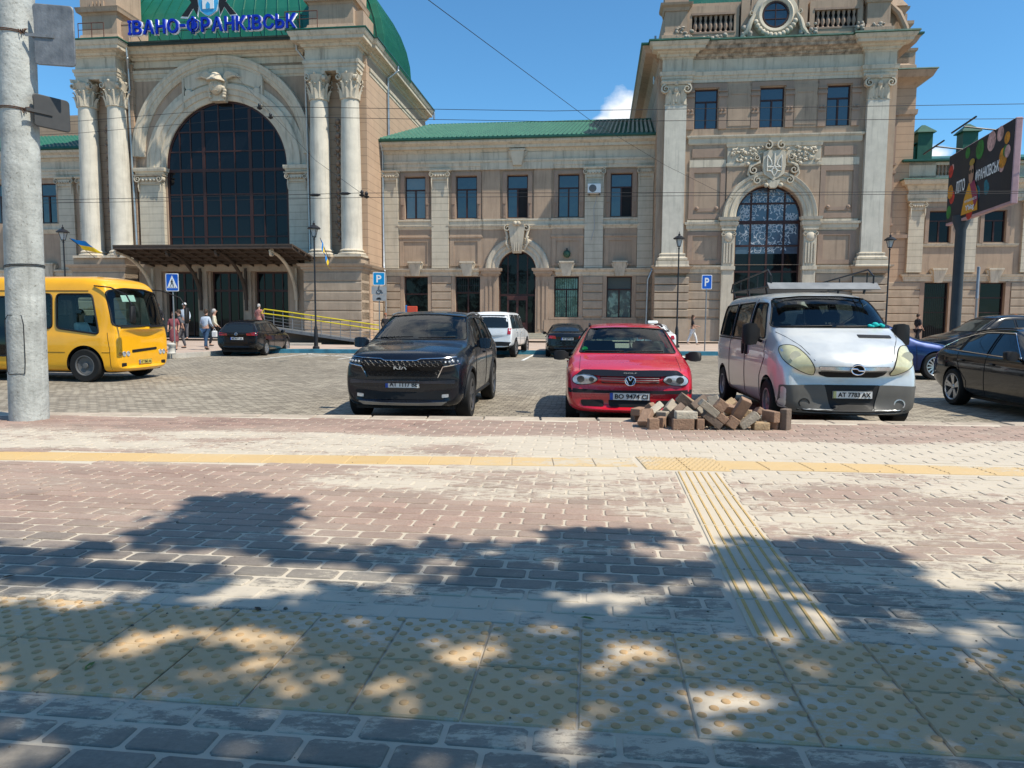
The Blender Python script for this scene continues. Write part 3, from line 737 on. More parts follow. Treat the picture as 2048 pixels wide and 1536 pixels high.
def leaf(mb, base, tip_out, h, w, ang, cy=0, mi=0):
    """acanthus leaf curling outward at angle ang round the capital axis"""
    ca, sa = cos(ang), sin(ang); rings = []
    for t, o, ww in ((0, 0, 1), (.45, .25, 1.05), (.8, .75, .8), (1.0, 1.25, .5), (.93, 1.6, .15)):
        r = base + tip_out * o; z = h * t
        px, py = -sa * w * ww / 2, ca * w * ww / 2
        rings.append([(r * ca + px, r * sa + py, z), ((r + w * .25) * ca, (r + w * .25) * sa, z), (r * ca - px, r * sa - py, z)])
    mb.loft(rings, False, mi=mi)
def capital_round(r, h):
    mb = MB()
    mb.lathe([(r * 1.02, 0), (r * 1.1, .03), (r * 1.1, .08), (r * .98, .1), (r * .96, h * .4), (r * 1.05, h * .62), (r * 1.25, h * .8), (r * 1.3, h * .86)], n=20)
    for k in range(8): leaf(mb, r * .97, r * .24, h * .36, r * .6, 2 * pi * k / 8)
    for k in range(16): mb.sphere((cos(k * pi / 8) * r * 1.12, sin(k * pi / 8) * r * 1.12, h * (.56 + .06 * (k % 2))), r * .10, 6)
    for k in range(8):
        b2 = MB(); leaf(b2, r * .97, r * .27, h * .52, r * .5, 2 * pi * (k + .5) / 8)
        mb.add([(x, y, z + h * .06) for x, y, z in b2.v], b2.f)
    for k in range(4):
        a = pi / 4 + k * pi / 2
        for s in (-1, 1):
            b2 = MB(); spiral(b2, (0, 0), r * .46, -.09, .09, s, 1.4)
            R = r * 1.34
            M = Matrix.Translation((cos(a) * R - s * sin(a) * .16 * 0, sin(a) * R, h * .76)) @ Matrix.Rotation(a + (pi / 2 if s > 0 else 0) + s * .55, 4, 'Z')
            mb.add([M @ Vector(p) for p in b2.v], b2.f)
    A = r * 1.42; ring = []
    for k in range(4):
        a = pi / 4 + k * pi / 2; a2 = a + pi / 2
        p = Vector((cos(a), sin(a))) * A * 1.12; q = Vector((cos(a2), sin(a2))) * A * 1.12
        ring += [(p.x, p.y)]
        for t in (.12, .3, .5, .7, .88):
            m = p.lerp(q, t); n = Vector((cos(a + pi / 4), sin(a + pi / 4))); m -= n * r * .26 * (1 - (2 * t - 1) ** 2); ring.append((m.x, m.y))
    mb.loft([[(x * .97, y * .97, h * .87) for x, y in ring], [(x, y, h * .9) for x, y in ring], [(x, y, h * .95) for x, y in ring], [(x * 1.04, y * 1.04, h) for x, y in ring]], True, True, True)
    for k in range(4):
        a = k * pi / 2; mb.sphere((cos(a) * r * 1.25, sin(a) * r * 1.25, h * .9), r * .16, 8)
    return mb
def capital_flat(w, h, d=.34):
    """pilaster capital, front at y=-d, centred on x"""
    mb = MB()
    mb.loft([[(-w / 2 * k, 0, z), (-w / 2 * k, -d * e, z), (w / 2 * k, -d * e, z), (w / 2 * k, 0, z)] for z, k, e in
             ((0, 1.04, .66), (.06, 1.08, .72), (.08, 1.0, .6), (h * .5, .98, .6), (h * .8, 1.12, .85), (h * .86, 1.16, .9))], True, True, True)
    for row, (z, n, hh, out) in enumerate(((.08, 4, .42, .12), (h * .14, 3, .5, .16))):
        for k in range(n):
            u = (k - (n - 1) / 2) * w / n * .98
            b2 = MB(); leaf(b2, d * .62, out * .8, h * hh, w / n * .9, -pi / 2)
            mb.add([(x + u, y, q + z) for x, y, q in b2.v], b2.f)
    for s in (-1, 1):
        spiral(mb, (s * w * .5, h * .68), w * .25, -d * 1.15, -d * .55, s, 1.5)
    mb.sphere((0, -d, h * .66), w * .12, 8); mb.sphere((0, -d * .98, h * .9), w * .1, 8)
    mb.loft([[(-w / 2 * k, 0, z), (-w / 2 * k, -d * e, z), (w / 2 * k, -d * e, z), (w / 2 * k, 0, z)] for z, k, e in
             ((h * .87, 1.32, 1.1), (h * .93, 1.36, 1.15), (h * .95, 1.42, 1.22), (h, 1.44, 1.25))], True, True, True)
    return mb
def ionic_flat(w, h, d=.2):
    mb = MB()
    mb.box(-w * .52, w * .52, -d * .9, 0, 0, h * .8)
    for s in (-1, 1):
        spiral(mb, (s * w * .46, h * .52), w * .17, -d * 1.35, -d * .5, s, 1.5)
        mb.tube([(s * w * .46, -d, h * .2), (s * w * .47, -d * 1.05, -h * .3), (s * w * .45, -d, -h * .9)], [.05, .045, .02], 6)
    mb.box(-w * .35, w * .35, -d * 1.2, 0, h * .45, h * .72)
    for q in range(4): mb.sphere(((q - 1.5) * w * .16, -d * 1.15, h * .4), w * .06, 8)
    mb.loft([[(-w / 2 * k, 0, z), (-w / 2 * k, -d * e, z), (w / 2 * k, -d * e, z), (w / 2 * k, 0, z)] for z, k, e in
             ((h * .8, 1.1, 1.2), (h * .88, 1.25, 1.4), (h, 1.28, 1.45))], True, True, True)
    return mb
def place(mb, src, x, y, z, mi=0): mb.add([(a + x, b + y, c + z) for a, b, c in src.v], src.f, mi); return mb
def pilaster(u0, u1, z0, z1, y, capf=None, caph=.6, proud=.18, m=CRMJ, base=True, name='pilaster'):
    mb = MB(); z_top = z1 - caph if capf else z1
    mb.box(u0, u1, y - proud, y + .05, z0 + (.35 if base else 0), z_top)
    if base: mb.loft([[(u0 - p, y, z), (u0 - p, y - proud - p, z), (u1 + p, y - proud - p, z), (u1 + p, y, z)] for z, p in
                      ((z0, .1), (z0 + .12, .1), (z0 + .14, .07), (z0 + .2, .09), (z0 + .28, .04), (z0 + .36, .0))], True, True, True)
    o = mb.build(name, m, ST)
    if capf:
        c = place(MB(), capf(u1 - u0, caph, proud + .12), (u0 + u1) / 2, y, z_top).build('capital', CRM, o, smooth=35)
    return o
def pipe(path, r=.075, name='downpipe'):
    mb = MB(); mb.tube(path, r, 10)
    for a in path[1:-1]: mb.sphere(a, r * 1.15, 8)
    return mb.build(name, PIPE, ST, smooth=50)
# ============================== MIDDLE WING (wall plane y=0)
UP = [(-7.23, -5.84), (-3.79, -2.39), (-.40, .96), (2.93, 4.28), (6.29, 7.66)]
LO = [(-7.32, -5.70), (-3.83, -2.17), (2.74, 4.34), (6.15, 7.76)]
wz0, wz1 = 8.05, 10.78
mb = MB()
holes = [('r', a, b, wz0, wz1) for a, b in UP] + [('r', LO[0][0], LO[0][1], .25, 4.25), ('r', LO[1][0], LO[1][1], .25, 4.25)] + [('r', a, b, 1.58, 4.25) for a, b in LO[2:]] + [('a', -.93, 1.52, .1, 4.70)]
wall_face(mb, -8.73, 9.35, -.3, 12.1, 0, holes, .4)
mb.box(-8.73, 9.35, 9, 9.3, -.3, 12.9); mb.box(-8.73, -8.5, 0, 9, -.3, 12.1)
mb.build('wing_wall', TAN, ST)
# arch wall panels, recessed blocks between windows and the ledge
mb = MB()
for a, b in ((-7.62, -5.45), (-4.2, -2.06), (2.55, 4.6), (5.95, 8.0)):
    wall_face(mb, a, b, 4.95, 7.35, -.06, [('r', a + .28, b - .28, 5.1, 6.55)], .055)
    mould(mb, a, b, -.06, 0, [(6.75, .0), (6.8, .05), (6.9, .05), (6.92, 0)])
mb.build('spandrel_panels', TAN, ST)
mb = MB()
for i, (a, b) in enumerate(UP): surround(mb, a, b, wz0, wz1, 0, .28)
mb.build('window_surrounds', TAN2, ST)
pl = MB()
for a, b in ((-2.02, -.86), (1.37, 2.50)): pl.box(a, b, -.10, .05, 7.9, 11.2)
pl.build('centre_strips', TAN, ST)
for a, b in ((-8.70, -7.67), (-5.40, -4.26), (4.66, 5.85), (8.03, 8.98)):
    pilaster(a, b, 4.80, 11.15, 0, ionic_flat, .62, .17, base=False)
# sill band
mb = MB()
for a, b in ((-7.67, -5.40), (-4.26, -2.05), (-2.0, 2.4), (2.45, 4.66), (5.85, 8.03)):
    mould(mb, a + .02, b - .02, -.02, .02, [(7.30, .02), (7.36, .06), (7.42, .08), (7.50, .16), (7.58, .18), (7.60, .06), (7.86, .06), (7.88, .12), (7.98, .12)])
mb.build('sill_band', CRM, ST)
mb = MB(); mould(mb, -8.70, 9.3, -.12, .3, [(11.14, 0), (11.34, .02), (11.36, .06), (11.58, .07), (11.6, .12), (11.72, .14), (11.74, .02), (12.25, .02)])
mould(mb, -8.70, 9.3, -.13, .3, [(12.22, .03), (12.32, .10), (12.42, .14), (12.44, .34), (12.62, .36), (12.64, .42), (12.74, .56), (12.80, .60), (12.90, .6)])
mb.box(-2.1, 2.6, -.2, .0, 11.12, 12.2)
mb.build('entablature', CRM, ST)
mb = MB(); mould(mb, -8.72, 9.32, -.72, .3, [(12.90, 0), (12.90, .10), (12.97, .13), (13.07, .13), (13.09, .08)]); mb.build('gutter', GRN, ST)
keystone(.30, 11.35, 12.35, -.18, .55, .9, proud=.3)
# main ledge
mb = MB()
LEDGE = [(4.30, .04), (4.36, .05), (4.38, .09), (4.56, .10), (4.58, .16), (4.64, .20), (4.68, .26), (4.76, .27)]
for a, b in ((-8.72, -2.35), (2.9, 9.3)): mould(mb, a, b, -.02, .02, LEDGE)
mb.build('ledge', CRM, ST)
for a, b in LO:
    c = (a + b) / 2; keystone(c, 4.28, 5.22, -.02, .52, .82)
# rusticated ground floor
mb = MB()
for a, b in ((-8.72, -7.62), (-5.40, -4.13), (4.64, 5.85), (8.06, 9.2)): rustic(mb, a, b, 1.62, 4.3, 0, .54)
for a, b in ((-5.42, -4.15), (-8.72, -7.6)): rustic(mb, a, b, .2, 1.62, 0, .54)
mb.build('rusticated_courses', STONE, ST)
mb = MB()
for a, b, z in ((LO[0][0], LO[0][1], .2), (LO[1][0], LO[1][1], .2), (LO[2][0], LO[2][1], 1.6), (LO[3][0], LO[3][1], 1.6)):
    mb.box(a - .26, a - .01, -.06, .05, z, 4.28); mb.box(b + .01, b + .26, -.06, .05, z, 4.28)
    if z > 1: mb.box(a - .35, b + .35, -.12, .05, 1.46, 1.6)
mb.box(2.1, 9.3, -.14, .05, -.2, 1.44); mb.box(-2.05, -1.25, -.14, .05, -.2, 1.44)
mb.build('plinth', TAN, ST)
# arched doorway
mb = MB(); prof = [(1.24, .10), (1.30, .14), (1.36, .10), (1.50, .10), (1.52, .16), (1.62, .2), (1.75, .15), (1.78, .22), (1.92, .28), (2.05, .26), (2.12, .10)]
arch_mould(mb, .295, 4.68, 0, [(r_, p_ * .75) for r_, p_ in prof]); mb.build('doorway_arch', CRM, ST, smooth=30)
mb = MB()
for a, b in ((-1.95, -.93), (1.52, 2.5)):
    mb.box(a, b, -.07, .2, -.2, 4.3)
    for q in range(3): mb.box(a + .15 + q * .27, a + .3 + q * .27, -.11, -.06, .8, 4.0)
    mould(mb, a, b, -.13, .3, [(4.3, .02), (4.4, .05), (4.42, .12), (4.6, .14), (4.62, .22), (4.78, .24)])
mb.build('doorway_piers', TAN, ST)
o = window(-.93, 1.52, .1, None, .34, PANED, arch=True, zs=4.70, vs=[-.35, .3, .95], thick=(1,), hs=[(3.05, .09)], fw=.09, bars=.05, label='dark arched doorway window above the brown door')
mb = MB(); mb.box(-.38, .98, .22, .32, .12, 3.0)
for a, b in ((-.28, .24), (.36, .88)):
    mb.box(a, b, .2, .23, 1.1, 1.2); mb.box(a, b, .2, .23, 2.75, 2.85)
d = mb.build('door', DOORM, ST)
g = MB()
for a, b in ((-.26, .22), (.38, .86)): g.box(a, b, .205, .215, 1.25, 2.7)
g.build('pane', PANED, d)
h = MB(); h.tube([(.27, .17, 1.0), (.27, .17, 1.5)], .02); h.build('handle', PIPE, d)
mb = MB()  # cartouche above the doorway
mb.loft([[(.30 - w, 0, z), (.30 - w, -d_, z), (.30 + w, -d_, z), (.30 + w, 0, z)] for z, w, d_ in ((5.75, .28, .3), (6.1, .34, .42), (6.6, .42, .48), (7.0, .48, .5), (7.4, .52, .5), (7.6, .45, .55))], True, True, True)
for s in (-1, 1):
    spiral(mb, (.30 + s * .62, 7.35), .26, -.5, -.1, s, 1.3); mb.tube([(.30 + s * .75, -.3, 7.3), (.30 + s * .62, -.35, 6.8), (.30 + s * .72, -.35, 6.4), (.30 + s * .5, -.3, 6.0)], [.1, .09, .09, .05], 8)
    for q in range(4): mb.sphere((.30 + s * (.72 - q * .04), -.33, 6.75 - q * .16), .08, 8)
mb.sphere((.2, -.55, 7.62), .16, 8); mb.sphere((.42, -.55, 7.62), .16, 8)
for q in range(3): mb.box(.12 + q * .13, .2 + q * .13, -.46, -.3, 5.85, 6.5)
mb.build('cartouche', CRM, ST, smooth=40)
for i, (a, b) in enumerate(UP):
    sash_window(a, b, wz0, wz1, .22, [PANEC, PANE, PANE, PANE, PANE][i], open_right=i in (2, 4), label=['upper wing window with paler curtained glass', None, 'upper wing window with an open dark right sash', None, 'upper wing window with its right sash open'][i])
window(*LO[0], .25, 4.25, .25, PANED, hs=[(3.1, .06)], label='dark tall entrance opening')
window(*LO[1], .25, 4.25, .25, PANED, vs=[-3.0], hs=[(3.2, .07)], thick=(0,), label='dark barred doorway')
for i in (2, 3):
    sash_window(LO[i][0], LO[i][1], 1.58, 4.25, .25, PANEG if i == 2 else PANEC, label='barred ground floor window with green blind' if i == 2 else None)
for (a, b), z in ((LO[1], 3.2), (LO[2], 1.7)):
    mb = MB(); n = 11
    for k in range(n): mb.tube([(a + .08 + (b - a - .16) * k / (n - 1), .1, z), (a + .08 + (b - a - .16) * k / (n - 1), .1, 4.2)], .014, 5)
    for zz in (z + .05, 4.15, (z + 4.15) / 2): mb.box(a + .05, b - .05, .09, .115, zz - .015, zz + .015)
    mb.build('window_bars', IRON, ST)
mb = MB()
for k in range(4): mb.box(-1.9 - k * .1, 2.9 + k * .1, -.55 - .34 * k, .35, .2 - .13 * (k + 1) + .35, .2 - .13 * k + .35)
mb.build('entrance_steps', mat('step_stone', (.40, .36, .28), .85, var=.15), ST)
# tiled roof
def tile_roof(mb, quad, nu, nv, amp=.085, mi=0):
    a, b, c, d = [Vector(p) for p in quad]; nrm = (b - a).cross(d - a).normalized(); rows = []
    if nrm.z < 0: nrm = -nrm
    for j in range(nv * 3 + 1):
        t = j / (nv * 3); row = []
        lift = ((j % 3) / 3.0)
        for i in range(nu * 4 + 1):
            s = i / (nu * 4); p = a.lerp(b, s).lerp(d.lerp(c, s), t)
            row.append(p + nrm * (amp * (.5 + .5 * cos(2 * pi * s * nu)) + amp * .9 * (1 - lift)))
        rows.append(row)
    mb.loft(rows, False, mi=mi)
mb = MB(); e0, e1 = -8.9, 9.4
tile_roof(mb, [(e0, -.75, 12.98), (e1, -.75, 12.98), (e1, 4.2, 15.15), (-6.6, 4.2, 15.15)], 62, 15)
mb.build('tiled_roof', ROOF, ST, smooth=50)
mb = MB(); mb.add([(e0, -.7, 12.95), (e1, -.7, 12.95), (e1, 4.2, 15.1), (-6.6, 4.2, 15.1), (e0, 9.2, 12.95), (e1, 9.2, 12.95)], [(0, 1, 2, 3), (3, 2, 5, 4), (0, 3, 4)]); mb.tube([(-6.6, 4.2, 15.2), (e1, 4.2, 15.2)], .1, 8)
mb.build('roof', ROOF, ST)
pipe([(-8.66, -.72, 12.9), (-8.66, -.30, 12.3), (-8.64, -.28, 4.9), (-8.52, -.5, 4.6), (-8.52, -.3, 4.2), (-8.52, -.3, .3)])
pipe([(9.12, -.72, 12.9), (9.12, -.35, 12.3), (9.06, -.28, 4.95), (8.98, -.5, 4.6), (8.75, -.3, 4.0), (8.7, -.3, .3)])
# ============================== HALL (pedestals' front y=-4.4, arch wall y=-2.9)
HY = -2.9
HL, HR = -28.1, -8.75
ac, az, ar = -18.14, 11.05, 4.10
mb = MB()
wall_face(mb, -26.6, -10.0, -.4, 17.8, HY, [('a', ac - ar, ac + ar, 5.3, az), ('r', -22.56, -20.36, .1, 4.4), ('r', -19.45, -17.25, .1, 4.4), ('r', -16.43, -14.19, .1, 4.4)], .5)
mb.build('hall_front_wall', TAN, ST)
mb = MB(); mb.box(HL + .05, HL + .5, HY, BACK - 4, -.4, 17.5); mb.box(HR - .45, HR, HY, BACK - 4, -.4, 17.5)
mb.box(HL + .5, HR - .45, BACK - 4.4, BACK - 4.02, -.4, 17.5)
mb.build('hall_side_wall', TANJ, ST)
mb = MB(); mb.box(HL + .1, HL + 3.9, HY - .25, HY + .3, 5.2, 17.5); mb.box(HR - 3.8, HR - .003, HY - .25, HY + .3, 5.2, 17.5)
mb.build('hall_corner_wall', TANJ, ST)
# pedestals
for (a, b) in ((HL, -24.35), (-12.55, HR)):
    mb = MB(); mb.box(a + .06, b - .06, -4.34, HY + 2, -.3, 4.4)
    rustic(mb, a + .08, b - .08, .1, 4.3, -4.32, .58, .08, .06, yb=HY + 1.9)
    mould(mb, a + .06, b - .06, -4.34, HY + 2, [(4.3, .02), (4.42, .05), (4.44, .14), (4.6, .16), (4.62, .26), (4.72, .32), (4.78, .34)])
    mb.box(a + .1, b - .1, -4.28, HY, 4.78, 5.22)
    for s in range(3): pass
    mb.build('pedestal', STONE if a > -20 else STONE, ST)
mb = MB(); mould(mb, HR - 1, HR, HY, 9, [(4.3, .02), (4.42, .05), (4.44, .12), (4.6, .14), (4.62, .22), (4.78, .28)])
rustic(mb, HR - .5, HR + .02, .1, 4.3, HY + .6, .58, .02, .06, yb=-.1); mb.build('hall_side_ledge', STONE, ST)
# columns
def column(u):
    mb = MB(); r = .64; z0, z1 = 5.66, 14.66; pr = []
    for i in range(13):
        t = i / 12; pr.append((r * (1 - .16 * t ** 1.8), z0 + (z1 - z0) * t))
    mb.lathe([(r * 1.02, 5.64)] + pr, (u, -3.66, 0), 32)
    o = mb.build('column', COLM, ST, smooth=40)
    b = MB(); b.box(u - .86, u + .86, -4.52, -2.8, 5.2, 5.34)
    b.lathe([(.84, 5.34), (.88, 5.39), (.84, 5.46), (.74, 5.48), (.72, 5.53), (.76, 5.56), (.78, 5.6), (.72, 5.66), (.66, 5.7)], (u, -3.66, 0), 32)
    b.build('column_base', CRM, o, smooth=40)
    place(MB(), capital_round(.56, 1.66), u, -3.66, z1).build('capital', CRM, o, smooth=35)
for u in (-27.0, -25.0, -11.58, -9.62): column(u)
mb = MB()   # carved drop between each pair
for u in (-26.0, -10.6):
    for k in range(9):
        z = 13.6 - k * .85
        mb.sphere((u, HY - .3, z), .17, 8); mb.sphere((u - .16, HY - .28, z - .25), .1, 6); mb.sphere((u + .16, HY - .28, z - .25), .1, 6); mb.sphere((u, HY - .3, z - .42), .12, 6, sz=1.6)
mb.build('carved_drops', TAN2, ST, smooth=50)
# entablature: projecting over the column pairs, set back between
def entab(u0, u1, yf, yb, z, name, cm=CRM):
    mb = MB()
    mould(mb, u0, u1, yf, yb, [(z, 0), (z + .2, .01), (z + .22, .05), (z + .4, .06), (z + .42, .11), (z + .56, .13), (z + .6, .13), (z + .62, .0), (z + 1.3, .0)])
    o = mb.build(name, CRM, ST)
    mb = MB(); mould(mb, u0, u1, yf, yb, crown(z + 1.28, z + 2.10, .77)); mb.build('cornice', cm, o)
    mb = MB(); mould(mb, u0, u1, yf, yb, [(z + 2.1, .79), (z + 2.13, .84), (z + 2.2, .82)]); mb.build('flashing', GRN, o)
    return o
for a, b in ((HL + .75, -24.6), (-12.25, HR - .22)): entab(a, b, -4.15, HY + .5, 16.32, 'entablature')
o = entab(HL + .8, HR - .02, HY + .4, BACK - 4, 16.32, 'entablature')
mb = MB(); mould(mb, -24.0, -13.0, HY - .02, HY + 1, crown(17.62, 18.42, .85)); mb.box(-24.6, -12.3, HY - .08, HY + .2, 17.3, 17.66)
mb.build('front_cornice', CRM, ST)
mb = MB(); mb.box(-24.7, -12.2, HY - 1.15, HY + 1, 18.44, 18.54); mb.box(-24.7, -12.2, HY - 1.12, HY - 1.0, 18.3, 18.44); mb.build('gutter', LEADROOF, ST)
# ledge band and big arch
mb = MB()
for a, b in ((-24.6, -21.5), (-15.1, -12.0)): mould(mb, a, b, HY, HY + .1, [(16.50, .0), (16.62, .05), (16.64, .1), (16.9, .12), (16.92, .18), (17.1, .2)])
mb.build('ledge', CRM, ST)
mb = MB(); arch_mould(mb, -18.3, 11.75, HY, [(5.35, .1), (5.5, .22), (5.6, .22), (5.65, .3), (5.85, .34), (5.88, .38), (6.05, .38), (6.1, .1)], 0, 180, 56)
mb.build('outer_arch', CRM, ST, smooth=30)
mb = MB(); arch_mould(mb, ac, az, HY, [(ar - .02, .05), (ar + .12, .12), (ar + .3, .12), (ar + .33, .2), (ar + .62, .24), (ar + .66, .3), (ar + .8, .32), (ar + .95, .3), (ar + 1.0, .12), (ar + 1.3, .1)], 0, 180, 56)
mb.build('inner_arch', CRM, ST, smooth=30)
mb = MB(); arch_mould(mb, ac, az + .2, HY, [(ar + .9, .16), (ar + .95, .2), (ar + 1.75, .2), (ar + 1.8, .12)], 62, 118, 24)
for s in (-1, 1):
    u = ac + s * 2.62; zz = 15.2
    mb.box(u - .06, u + .06, HY - .28, HY, 14.7, 16.5)
    mb.lathe([(.02, -.3), (.2, -.3), (.26, -.24), (.28, -.18)], (u - s * .35, HY, 15.6), 14, axis='y')
mb.build('arch_panel', CRM, ST, smooth=30)
# imposts
for a, b in ((-24.1, -22.3), (-13.98, -12.6)):
    mb = MB(); mb.box(a + .1, b - .05, HY - .28, HY + .2, 5.3, 10.1); mb.build('pilaster', CRMJ, ST)
    mb = MB(); mould(mb, a + .05, b - .02, HY - .28, HY + .2, [(10.5, 0), (10.6, .04), (10.62, .1), (10.75, .12), (10.77, .2), (10.9, .22), (11.0, .22)])
    mb.build('impost', CRM, ST)
    place(MB(), ionic_flat((b - a) * .9, .55, .4), (a + b) / 2, HY, 10.0).build('capital', CRM, ST, smooth=35)
# keystone: winged head in a round cap
mb = MB(); cx = ac - .2
mb.loft([[(cx - w, HY, z), (cx - w, HY - .5, z), (cx + w, HY - .5, z), (cx + w, HY, z)] for z, w in ((15.0, .42), (15.2, .5), (16.4, .62))], True, True, True)
mb.sphere((cx, HY - .62, 15.85), .42, 14, sy=.8, sz=1.25)
mb.lathe([(.58, -.02), (.55, .08), (.42, .18), (.36, .36), (.2, .5), (.01, .55)], (cx, HY - .6, 16.15), 16)
mb.loft([[(cx - .06, HY - .9, 15.95), (cx, HY - .97, 15.95), (cx + .06, HY - .9, 15.95)], [(cx - .09, HY - .9, 15.72), (cx, HY - 1.06, 15.7), (cx + .09, HY - .9, 15.72)]], False, mi=0)
for s in (-1, 1):
    mb.sphere((cx + s * .15, HY - .93, 15.97), .06, 8); mb.sphere((cx + s * .42, HY - .55, 15.75), .14, 8)
    for k in range(3): mb.sphere((cx + s * (.5 - .03 * k), HY - .5, 15.6 - .17 * k), .13, 8)
    for k in range(6):
        a = .25 + k * .22; Lw = 1.15 - k * .1
        mb.tube([(cx + s * .35, HY - .35, 16.35), (cx + s * (.35 + Lw * .6 * cos(a * .6)), HY - .42, 16.4 + Lw * .55 * sin(a)), (cx + s * (.35 + Lw * cos(a * .5)), HY - .4, 16.38 + Lw * .75 * sin(a * .8) - .1)], [.12, .11, .03], 6)
mb.box(cx - .22, cx + .22, HY - .95, HY - .6, 15.5, 15.54)
mb.build('head_keystone', CRM, ST, smooth=45)
# big arched window
vs = [ac + d for d in (-3.15, -2.35, -1.35, -.45, .45, 1.35, 2.35, 3.15)]
window(ac - ar, ac + ar, 4.9, None, HY + .14, PANEB, arch=True, zs=az, vs=[ac - 3.2, ac - 2.45, ac - 1.58, ac - .52, ac + .52, ac + 1.58, ac + 2.45, ac + 3.2], thick=(2, 5),
       hs=[6.66, 8.0, 9.35, (10.86, .12), 12.05, 13.28], fw=.14, bars=.055, label='huge dark arched window of the hall')
# three doorways under the canopy
for a, b in ((-22.56, -20.36), (-19.45, -17.25), (-16.43, -14.19)):
    o = window(a, b, .1, 4.4, HY + .35, PANED, vs=[(a + b) / 2, a + .5, b - .5], thick=(0,), hs=[(3.2, .09)], fw=.1, label='dark glazed doorway under the canopy')
    o.name = 'doorway'
mb = MB()
for a, b in ((-24.3, -22.75), (-20.2, -19.6), (-17.1, -16.6), (-14.0, -12.7)): mb.box(a, b, HY - .2, HY + .02, -.2, 4.5)
mb.box(-24.2, -12.6, HY - .25, HY + .02, 4.42, 5.2); mb.build('doorway_piers', STONE, ST)
# canopy
mb = MB(); cy0, cz0, cy1, cz1 = -7.1, 5.62, HY - .2, 4.85
c0, c1 = -23.2, -13.3
mb.add([(c0, cy0, cz0), (c1 + 1.3, cy0, cz0), (c1 + 1.6, cy1, cz1), (c0 - .6, cy1, cz1), (c0, cy0, cz0 + .09), (c1 + 1.3, cy0, cz0 + .09), (c1 + 1.6, cy1, cz1 + .09), (c0 - .6, cy1, cz1 + .09)],
       [(0, 1, 2, 3), (4, 5, 6, 7), (0, 1, 5, 4), (1, 2, 6, 5), (3, 0, 4, 7), (2, 3, 7, 6)])
o = mb.build('canopy', CANOPY, ST)
mb = MB()
for k in range(6):
    t = k / 5; y = cy0 + (cy1 - cy0) * t; z = cz0 + (cz1 - cz0) * t
    mb.box(c0 + .02 - .6 * t, c1 + 1.3 + .3 * t, y + .02, y + .12, z - .17, z - .005)
for k in range(14):
    u = c0 + (c1 + 1.2 - c0) * k / 13
    mb.loft([[(u, cy0 + .02, cz0 - .16), (u + .06, cy0 + .02, cz0 - .16), (u + .06, cy0 + .02, cz0 - .01), (u, cy0 + .02, cz0 - .01)], [(u, cy1, cz1 - .16), (u + .06, cy1, cz1 - .16), (u + .06, cy1, cz1 - .01), (u, cy1, cz1 - .01)]], True, True, True)
mb.build('canopy_beams', CANOPY, o)
for u in (-23.3, -20.0, -16.9, -13.5):
    mb = MB(); P3 = []
    for i in range(11):
        t = i / 10; a = t * pi / 2
        P3.append((u, HY - .3 - 3.6 * (1 - cos(a)), 2.6 + 2.45 * sin(a) + .3 * t))
    mb.tube(P3, [.14 - .006 * i for i in range(11)], 8); mb.box(u - .07, u + .07, HY - .35, HY - .15, 1.9, 4.6)
    b2 = MB(); spiral(b2, (0, 0), .28, -.07, .07, 1, 1.4); M = Matrix.Translation((u, cy0 + .5, cz0 - .38)) @ Matrix.Rotation(pi / 2, 4, 'Z'); mb.add([M @ Vector(p) for p in b2.v], b2.f)
    mb.build('canopy_bracket', CRM if u in (-23.3, -13.5) else CANOPY, o, smooth=40)
mb = MB()
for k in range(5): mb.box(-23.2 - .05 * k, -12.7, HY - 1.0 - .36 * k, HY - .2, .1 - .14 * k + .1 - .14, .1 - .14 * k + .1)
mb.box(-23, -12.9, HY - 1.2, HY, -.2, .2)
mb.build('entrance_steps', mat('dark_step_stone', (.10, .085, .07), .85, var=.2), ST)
# attic blocks and dome
DZ = Matrix.Translation((0, 0, -.66))
mb = MB(); mb.T = DZ
for (a, b) in ((-26.85, -24.5), (-12.0, -9.25)):
    mould(mb, a, b, -4.0, -1.6, [(19.1, .25), (19.5, .22), (19.55, .12), (19.7, .08), (19.72, 0), (20.9, 0)])
    mould(mb, a, b, -4.0, -1.6, [(20.88, .02), (21.0, .08), (21.02, .22), (21.2, .26), (21.3, .3)])
    mould(mb, a, b, -4.0, -1.6, [(21.3, .05), (24.0, .05)])
    for q in range(4): mb.box(a + .7 + q * .25, a + .85 + q * .25, -4.14, -3.9, 21.35, 21.7)
    mb.box(b - .1, b + .5, -3.6, -1.6, 19.1, 20.6)
mb.build('attic_block', TAN, ST)
mb = MB(); rings = []
dome_m = mat('green_seamed_roof', (.012, .135, .085), .4, var=.12, vscale=1.2, bump=.08, bscale=6, spec=.6)
for i in range(13):
    t = i / 12; a = t * pi / 2; ins = 9 * (1 - cos(a)) ; z = 18.3 + 8 * sin(a)
    x0, x1, y0, y1 = HL + .2 + ins, HR + .75 - ins, HY + 1.2 + ins * .7, 4.6 - ins * .3
    rings.append([(x0, y0, z), (x1, y0, z), (x1, y1, z), (x0, y1, z)])
mb.loft(rings, True, False, True); dome = mb.build('dome_roof', dome_m, ST)
mb = MB()   # standing seams, front and right flank
for k in range(24):
    t = (k + .5) / 24; mb.loft([[(a[0] + (b[0] - a[0]) * t - .02, a[1] - .06, a[2]), (a[0] + (b[0] - a[0]) * t + .02, a[1] - .06, a[2]), (a[0] + (b[0] - a[0]) * t + .02, a[1] + .02, a[2]), (a[0] + (b[0] - a[0]) * t - .02, a[1] + .02, a[2])] for a, b in [(r[0], r[1]) for r in rings[:9]]], True, True, True)
